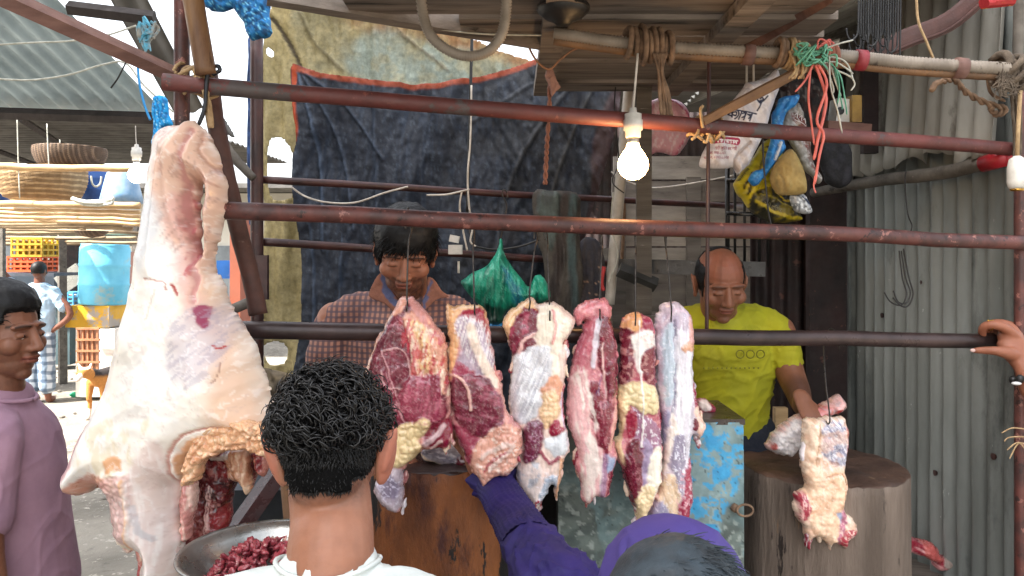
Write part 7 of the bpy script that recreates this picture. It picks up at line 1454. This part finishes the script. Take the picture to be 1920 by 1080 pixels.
# posts and second rack behind
beam('market_post', P(116, 412, 11), P(118, 720, 11), (.07, .07), m_polegrey, 'grey wooden post behind the man in light blue', 'post'); beam('market_post', P(3, 412, 9.5), P(3, 760, 9.5), (.045, .05), m_polegrey, 'grey post at the very left edge', 'post'); beam('market_post', P(254, 420, 13), P(254, 640, 13), (.06, .06), m_polegrey, 'grey post right of the light blue drum', 'post')
rg2 = random.Random(21)
g = []
for i in range(12): bam(P(-40+rg2.uniform(0, 60), 418+i*3.4+rg2.uniform(-4, 4), 9+.2*i), P(160+rg2.uniform(0, 110), 422+i*3+rg2.uniform(-5, 5), 9+.2*i), .022, 'old bamboo in the untidy bundle stored below the racks', M('old_bamboo', 'a08a6a', '6a5844', sc=6, rough=.8, st=(.6, 3, 3)))['group'] = 'old bamboos stored in a bundle'
g = MB(); g.lathe(P(172, 446, 8.8), [(0, 0), (.12, .02), (.18, .07), (.17, .08), (.11, .035), (0, .02)], 30); tag(g.build('shallow_basket', M('brown_wicker', '7a6450'), smooth=True), 'shallow brown basket tucked under the bamboo bundle', 'basket')
def crate(c, s, m, label, cat='crate', bars=5, rows=3, name='plastic_crate'):
    t = thing(name, Vector(c), label, cat); x, y, z = s; c = Vector(c); g = MB()
    for sy in (-1, 1):
        for k in range(bars+1): g.box(c+Vector((-x/2+x*k/bars, sy*y/2, z/2)), (.025, .02, z-.004))
        for k in range(rows+1): g.box(c+Vector((0, sy*(y/2+.004), z*k/rows*.96+.012)), (x+.02, .02, .03))
    for sx in (-1, 1):
        for k in range(4): g.box(c+Vector((sx*x/2, -y/2+y*k/3, z/2)), (.02, .025, z-.006))
        for k in range(rows+1): g.box(c+Vector((sx*(x/2+.004), 0, z*k/rows*.96+.012)), (.02, y+.016, .026))
    g.box(c+Vector((0, 0, .012)), (x-.03, y-.03, .018)); g.build('lattice', m, t); MB().box(c+Vector((0, 0, z*.45)), (x*.86, y*.86, z*.8)).build('contents', M('crate_contents_'+m.name, tuple(q*.75 for q in m.node_tree.nodes['Principled BSDF'].inputs['Base Color'].default_value[:3]) if False else ('b08a20' if 'yellow' in m.name else 'a8481c' if 'orange' in m.name else 'b89a88')), t); return t
crate(P(66, 481, 10.3), (.40, .35, .24), M('yellow_crate', 'c79c1c', 'a8801a', sc=5, rough=.5), 'yellow plastic crate stacked on top of the orange one')
crate(P(62, 509, 10.32), (.44, .36, .19), M('orange_crate', 'd8541c', 'b84414', sc=5, rough=.5), 'orange plastic crate beneath the yellow one')
g = MB(); g.box(P(50, 514, 10.3), (1.1, .6, .04)); g.box(P(20, 600, 10.4), (.8, .5, .9)); tag(g.build('market_counter', M('dark_counter', '3f4550', '2c3038', sc=5, rough=.7)), 'dark market counter carrying the orange crate', 'counter')
m_db = M('light_blue_drum', '6cc0dc', '52a8c8', sc=3, rough=.5, spot=('a3a898', 2.2, .56, .12), spot2=('a8804c', 12, .72, .03))
drum(P(194, 570, 10), .30, .79, m_db, 'faded light blue barrel standing on the yellow painted box', tilt=2)
t = thing('painted_box', P(182, 612, 10), 'box with flaking yellow paint under the light blue barrel', 'box'); MB().box(P(183, 591, 10), (.56, .5, .28)).build('box_body', M('flaking_yellow', 'd0a020', 'b58a1c', sc=3, rough=.6, spot=('8f8880', 5, .53, .05)), t)
tag(MB().box(P(200, 675, 10), (.5, .55, .87)).build('white_chest', M('white_paint', 'd8d4cc', 'c4c0b8', sc=3, rough=.5)), 'white chest under the yellow painted box, bright in the sun', 'chest')
t = thing('egg_crate_stack', P(166, 704, 9.45), 'brown lattice crate leaning in front of the white chest', 'crate')
g = MB()
for k in range(5): g.box(P(147+k*9, 658, 9.45), (.02, .03, .58))
for k in range(5): g.box(P(165, 616+k*21, 9.43), (.29, .03, .025))
g.build('lattice', M('brown_lattice', 'a8704c', '8a5a3c', sc=6, rough=.7), t); MB().box(P(165, 658, 9.5), (.25, .05, .56)).build('trays', M('pale_trays', 'd8b8a0', 'a88470', sc=20, rough=.8), t)
t = thing('steel_drum_box', P(119, 680, 12.5), 'dark green grey metal box behind the man in light blue', 'box'); MB().box(P(120, 625, 12.5), (.42, .4, .98)).build('box_body', M('green_grey_metal', '3f5458', '2e4044', sc=3, rough=.6, spot=('7a5a48', 4, .62, .05)), t); MB().tube([P(122, 600, 12.28)+Vector((.11*math.cos(a), 0, .13*math.sin(a))) for a in np.linspace(0, 6.3, 20)], .012, 6).build('pressed_ring', M('dark_ring', '1f2c2e'), t, True)
crate(P(124, 572, 12.4), (.44, .36, .2), M('blue_crate', '4a9ac8', '3a80a8', sc=5, rough=.5), 'light blue plastic crate on top of the green grey metal box')
g = MB(); g.box(P(132, 522, 12), (.42, .03, .3), (0, -.6, 0)); tag(g.build('metal_sheet', M('bright_sheet', '9a9a94', '7a7a74', sc=3, rough=.3, metal=.7)), 'bent bright metal sheet leaning above the blue crate', 'sheet')
tag(MB().box(P(133, 500, 16), (.5, .4, 1.2)).build('market_stall', m_tinbr), 'dark stall front behind the bright metal sheet', 'stall')
drum(P(243, 500, 14), .17, .28, M('blue_tub2', '2a78c8', '1f5fa0', sc=5), 'small blue bucket beyond the light blue barrel', name='bucket')
for k, (x, y, w_, h_, D, cc, lb) in enumerate(((20, 560, 1.9, 1.1, 14, '4a5560', 'dim blue grey cabinet behind the man in light blue'), (210, 610, 2.4, 1.2, 17, '6b5248', 'brown market table far behind the barrel'), (262, 560, .5, 1.6, 13, '5a3c34', 'dark reddish stack right of the light blue barrel'), (80, 440, 4, .5, 17, '8a8478', 'grey shop sign board far under the roof'), (432, 505, .35, .35, 15, '3a78c8', 'blue box glimpsed right of the carcass'), (455, 520, .12, 1.4, 9, '8a4a34', 'rust red post glimpsed right of the carcass'))):
    tag(MB().box(P(x, y, D), (w_, .5, h_)).build(['cabinet', 'market_table', 'crate_stack', 'shop_board', 'storage_box', 'brick_post'][k], M('far_%d' % k, cc, sc=2, rough=.8, spot=('b0aaa0', 3, .6, .1))), lb, ['cabinet', 'table', 'crates', 'board', 'box', 'post'][k])
# sunlit far building
t = thing('market_building', (-9, 26, 0), 'pale sunlit market building closing the view at the far left', 'building')
MB().box((-9, 26.5, 2.0), (26, 1, 4.0)).build('wall', M('pale_plaster', 'c9c4b8', 'b5b0a4', sc=.6, rough=.9), t)
for k in range(9): MB().box((-20+k*2.6, 25.95, 1.1), (1.3, .1, 2.2)).build('shutter', M('grey_shutter', '7d8488', '646a6e', sc=2), t)
MB().box((-9, 25.4, 4.1), (27, 2.4, .15)).build('roof', m_tindark, t)
# litter and dog
g = MB(); rg2 = random.Random(31)
for i in range(240): x, y = rg2.uniform(-8, -3), rg2.uniform(4.2, 13); g.ell((x, y, .01), (rg2.uniform(.01, .04), rg2.uniform(.01, .04), rg2.uniform(.004, .02)), (rg2.random(), 0, rg2.random()*3), 6, 4)
tag(g.build('rubble', M('rubble', '8d877d', '5c564e', sc=2, rough=.9)), kind='stuff', label='scattered grit and rubble on the market ground', cat='rubble')
relief('green_litter', [(132, 738), (142, 735), (152, 740), (148, 745), (136, 745)], 10, .03, 4, [('h', 5, .02)], m_fab, step=1.5, base='1f9a6a'); tag(SC.objects['green_litter'], 'scrap of green plastic lying on the sunlit ground', 'litter')
c = P(180, 700, 8.6); c.z = 0; t = thing('dog', c, 'tan and black dog with white ears standing partly behind the carcass', 'dog')
def dg_(m):
    o = c
    limb(m, [o+Vector((.02, .0, .46)), o+Vector((.16, .25, .47)), o+Vector((.26, .5, .46)), o+Vector((.3, .66, .44))], [(.10, .08), (.13, .10), (.11, .085), (.09, .08)], side=(0, 0, 1))
    limb(m, [o+Vector((.02, .02, .48)), o+Vector((-.01, -.1, .53)), o+Vector((-.02, -.17, .55))], [.08, .065, .06]); m.ell(o+Vector((-.02, -.2, .56)), (.062, .075, .06)); limb(m, [o+Vector((-.02, -.24, .545)), o+Vector((-.02, -.34, .5))], [.038, .024])
    for s_ in (-1, 1):
        limb(m, [o+Vector((-.02+s_*.045, -.19, .6)), o+Vector((-.02+s_*.075, -.19, .66))], [(.028, .012), (.008, .006)])
        limb(m, [o+Vector((s_*.07, .02, .42)), o+Vector((s_*.08, .0, .24)), o+Vector((s_*.08, .02, .2)), o+Vector((s_*.08, .0, .03)), o+Vector((s_*.08, -.04, .02))], [.05, .03, .026, .02, .024])
        limb(m, [o+Vector((.3+s_*.07, .6, .42)), o+Vector((.3+s_*.08, .5, .28)), o+Vector((.3+s_*.08, .66, .17)), o+Vector((.3+s_*.08, .62, .03)), o+Vector((.3+s_*.08, .58, .02))], [.07, .045, .024, .02, .024])
    limb(m, [o+Vector((.3, .7, .46)), o+Vector((.32, .85, .4)), o+Vector((.33, .92, .28))], [.03, .022, .012])
m = MB(); dg_(m); V, N_, Fc = fuse(m, .012, 2); L = V-np.array(c)
C = np.tile(np.array(hx('b5793a')), (len(V), 1)); k = sst(.46, .52, L[:, 2]+.05*fbm(V[:, 0]*9, V[:, 1]*9, V[:, 2]*9, 3, 2))*(L[:, 1] > -.12); C = C+(np.array(hx('2a2220'))-C)*k[:, None]; k = ((L[:, 2] > .6)*1.)+((L[:, 1] < -.28)*.8)+((L[:, 2] < .12)*.8); C = C+(np.array(hx('e0d8cc'))-C)*np.clip(k, 0, 1)[:, None]
mesh('body', V, Fc, M('fur', 'ffffff', sc=60, attr=.2, rough=.9, bump=.4, bsc=200), t, True, col=C)
# far people
def farman(x, yfeet, D, label, shirt, low, arm_up, seed=1, face=0):
    o = P(x, yfeet, D); o.z = 0; h = 1.0; t = thing('person', o, label, 'person'); Mx = headrot(face, 0, 0); hc = o+Vector((0, 0, 1.66)); SKf = '6b4232'
    m = head_mb(hc, Mx); limb(m, [hc+Vector((0, 0, -.06)), o+Vector((0, 0, 1.45))], [.055, .07]); limb(m, [o+Vector((0, 0, 1.4)), o+Vector((0, 0, .95))], [(.1, .17), (.1, .15)], side=(0, 1, 0))
    for sx in (-1, 1):
        sh_ = o+Vector((sx*.19, 0, 1.4))
        if sx == -1 and arm_up: limb(m, [sh_, sh_+Vector((-.22, -.03, .2)), sh_+Vector((-.36, -.05, .45))], [.048, .04, .03]); hand_mb(m, sh_+Vector((-.37, -.05, .46)), (-.3, 0, 1), (0, 1, 0))
        elif sx == 1 and arm_up: limb(m, [sh_, sh_+Vector((.2, 0, -.28)), sh_+Vector((.0, -.02, -.48))], [.048, .042, .03]); hand_mb(m, sh_+Vector((-.02, -.02, -.5)), (-.6, 0, -.6), (0, -1, 0))
        else: limb(m, [sh_, sh_+Vector((sx*.05, 0, -.3)), sh_+Vector((sx*.05, -.05, -.55))], [.048, .04, .03]); hand_mb(m, sh_+Vector((sx*.05, -.05, -.57)), (0, 0, -1), (sx, 0, 0))
        limb(m, [o+Vector((sx*.09, 0, .9)), o+Vector((sx*.1, 0, .5)), o+Vector((sx*.1, .02, .06)), o+Vector((sx*.1, .12, .03))], [.085, .06, .04, .035])
    V, N_, Fc = fuse(m, .012, 2); mesh('body', V, Fc, m_skin, t, True, col=np.tile(np.array(hx(SKf)), (len(V), 1)))
    def s_(m):
        limb(m, [o+Vector((0, 0, 1.42)), o+Vector((0, 0, 1.2)), o+Vector((0, 0, .92))], [(.11, .18), (.13, .2), (.13, .19)], side=(0, 1, 0))
        for sx in (-1, 1):
            sh_ = o+Vector((sx*.17, 0, 1.4)); limb(m, [sh_, sh_+(Vector((-.2, -.03, .12)) if (sx == -1 and arm_up) else Vector((sx*.13, 0, -.2)))], [.075, .07])
    cloth(t, 't_shirt', s_, shirt, .014, .01, 7)
    def l_(m):
        limb(m, [o+Vector((0, 0, 1.0)), o+Vector((0, 0, .85))], [(.12, .17), (.12, .17)], side=(0, 1, 0))
        for sx in (-1, 1): limb(m, [o+Vector((sx*.08, 0, .85)), o+Vector((sx*.09, 0, .45)), o+Vector((sx*.1, 0, .2))], [.11, .1, .1])
    cloth(t, 'lower_garment', l_, low, .014, .008, 7)
    g = MB(); cap(g, hc, Mx, lambda L: (L[:, 2] > -.03) & ((L[:, 1] < .04) | (L[:, 2] > .06)), lambda L: .012+0*L[:, 0], 1, 40, 30); g.build('hair', m_hair, t, True)
m_lb = M('light_blue_cotton', '9fb6c8', '8aa2b6', sc=8, rough=.85); m_lu = M('checked_lungi', '7a8a9a', '5c6c80', sc=8, rough=.85, wave=[(0, 9, 'c8d0d8', .2), (2, 9, '3a4c62', .2)])
farman(74, 754, 9.6, 'man in a light blue T-shirt seen from behind with his left arm raised', m_lb, m_lu, True)
farman(146, 640, 17, 'distant man with white shirt between metal sheet and barrel', m_lb, m_lu, False, face=180)
farman(252, 650, 15, 'distant person in a pale red top right of the light blue barrel', M('pale_red_cloth', 'b88078', '8a5048', sc=9), m_lu, False, face=120)
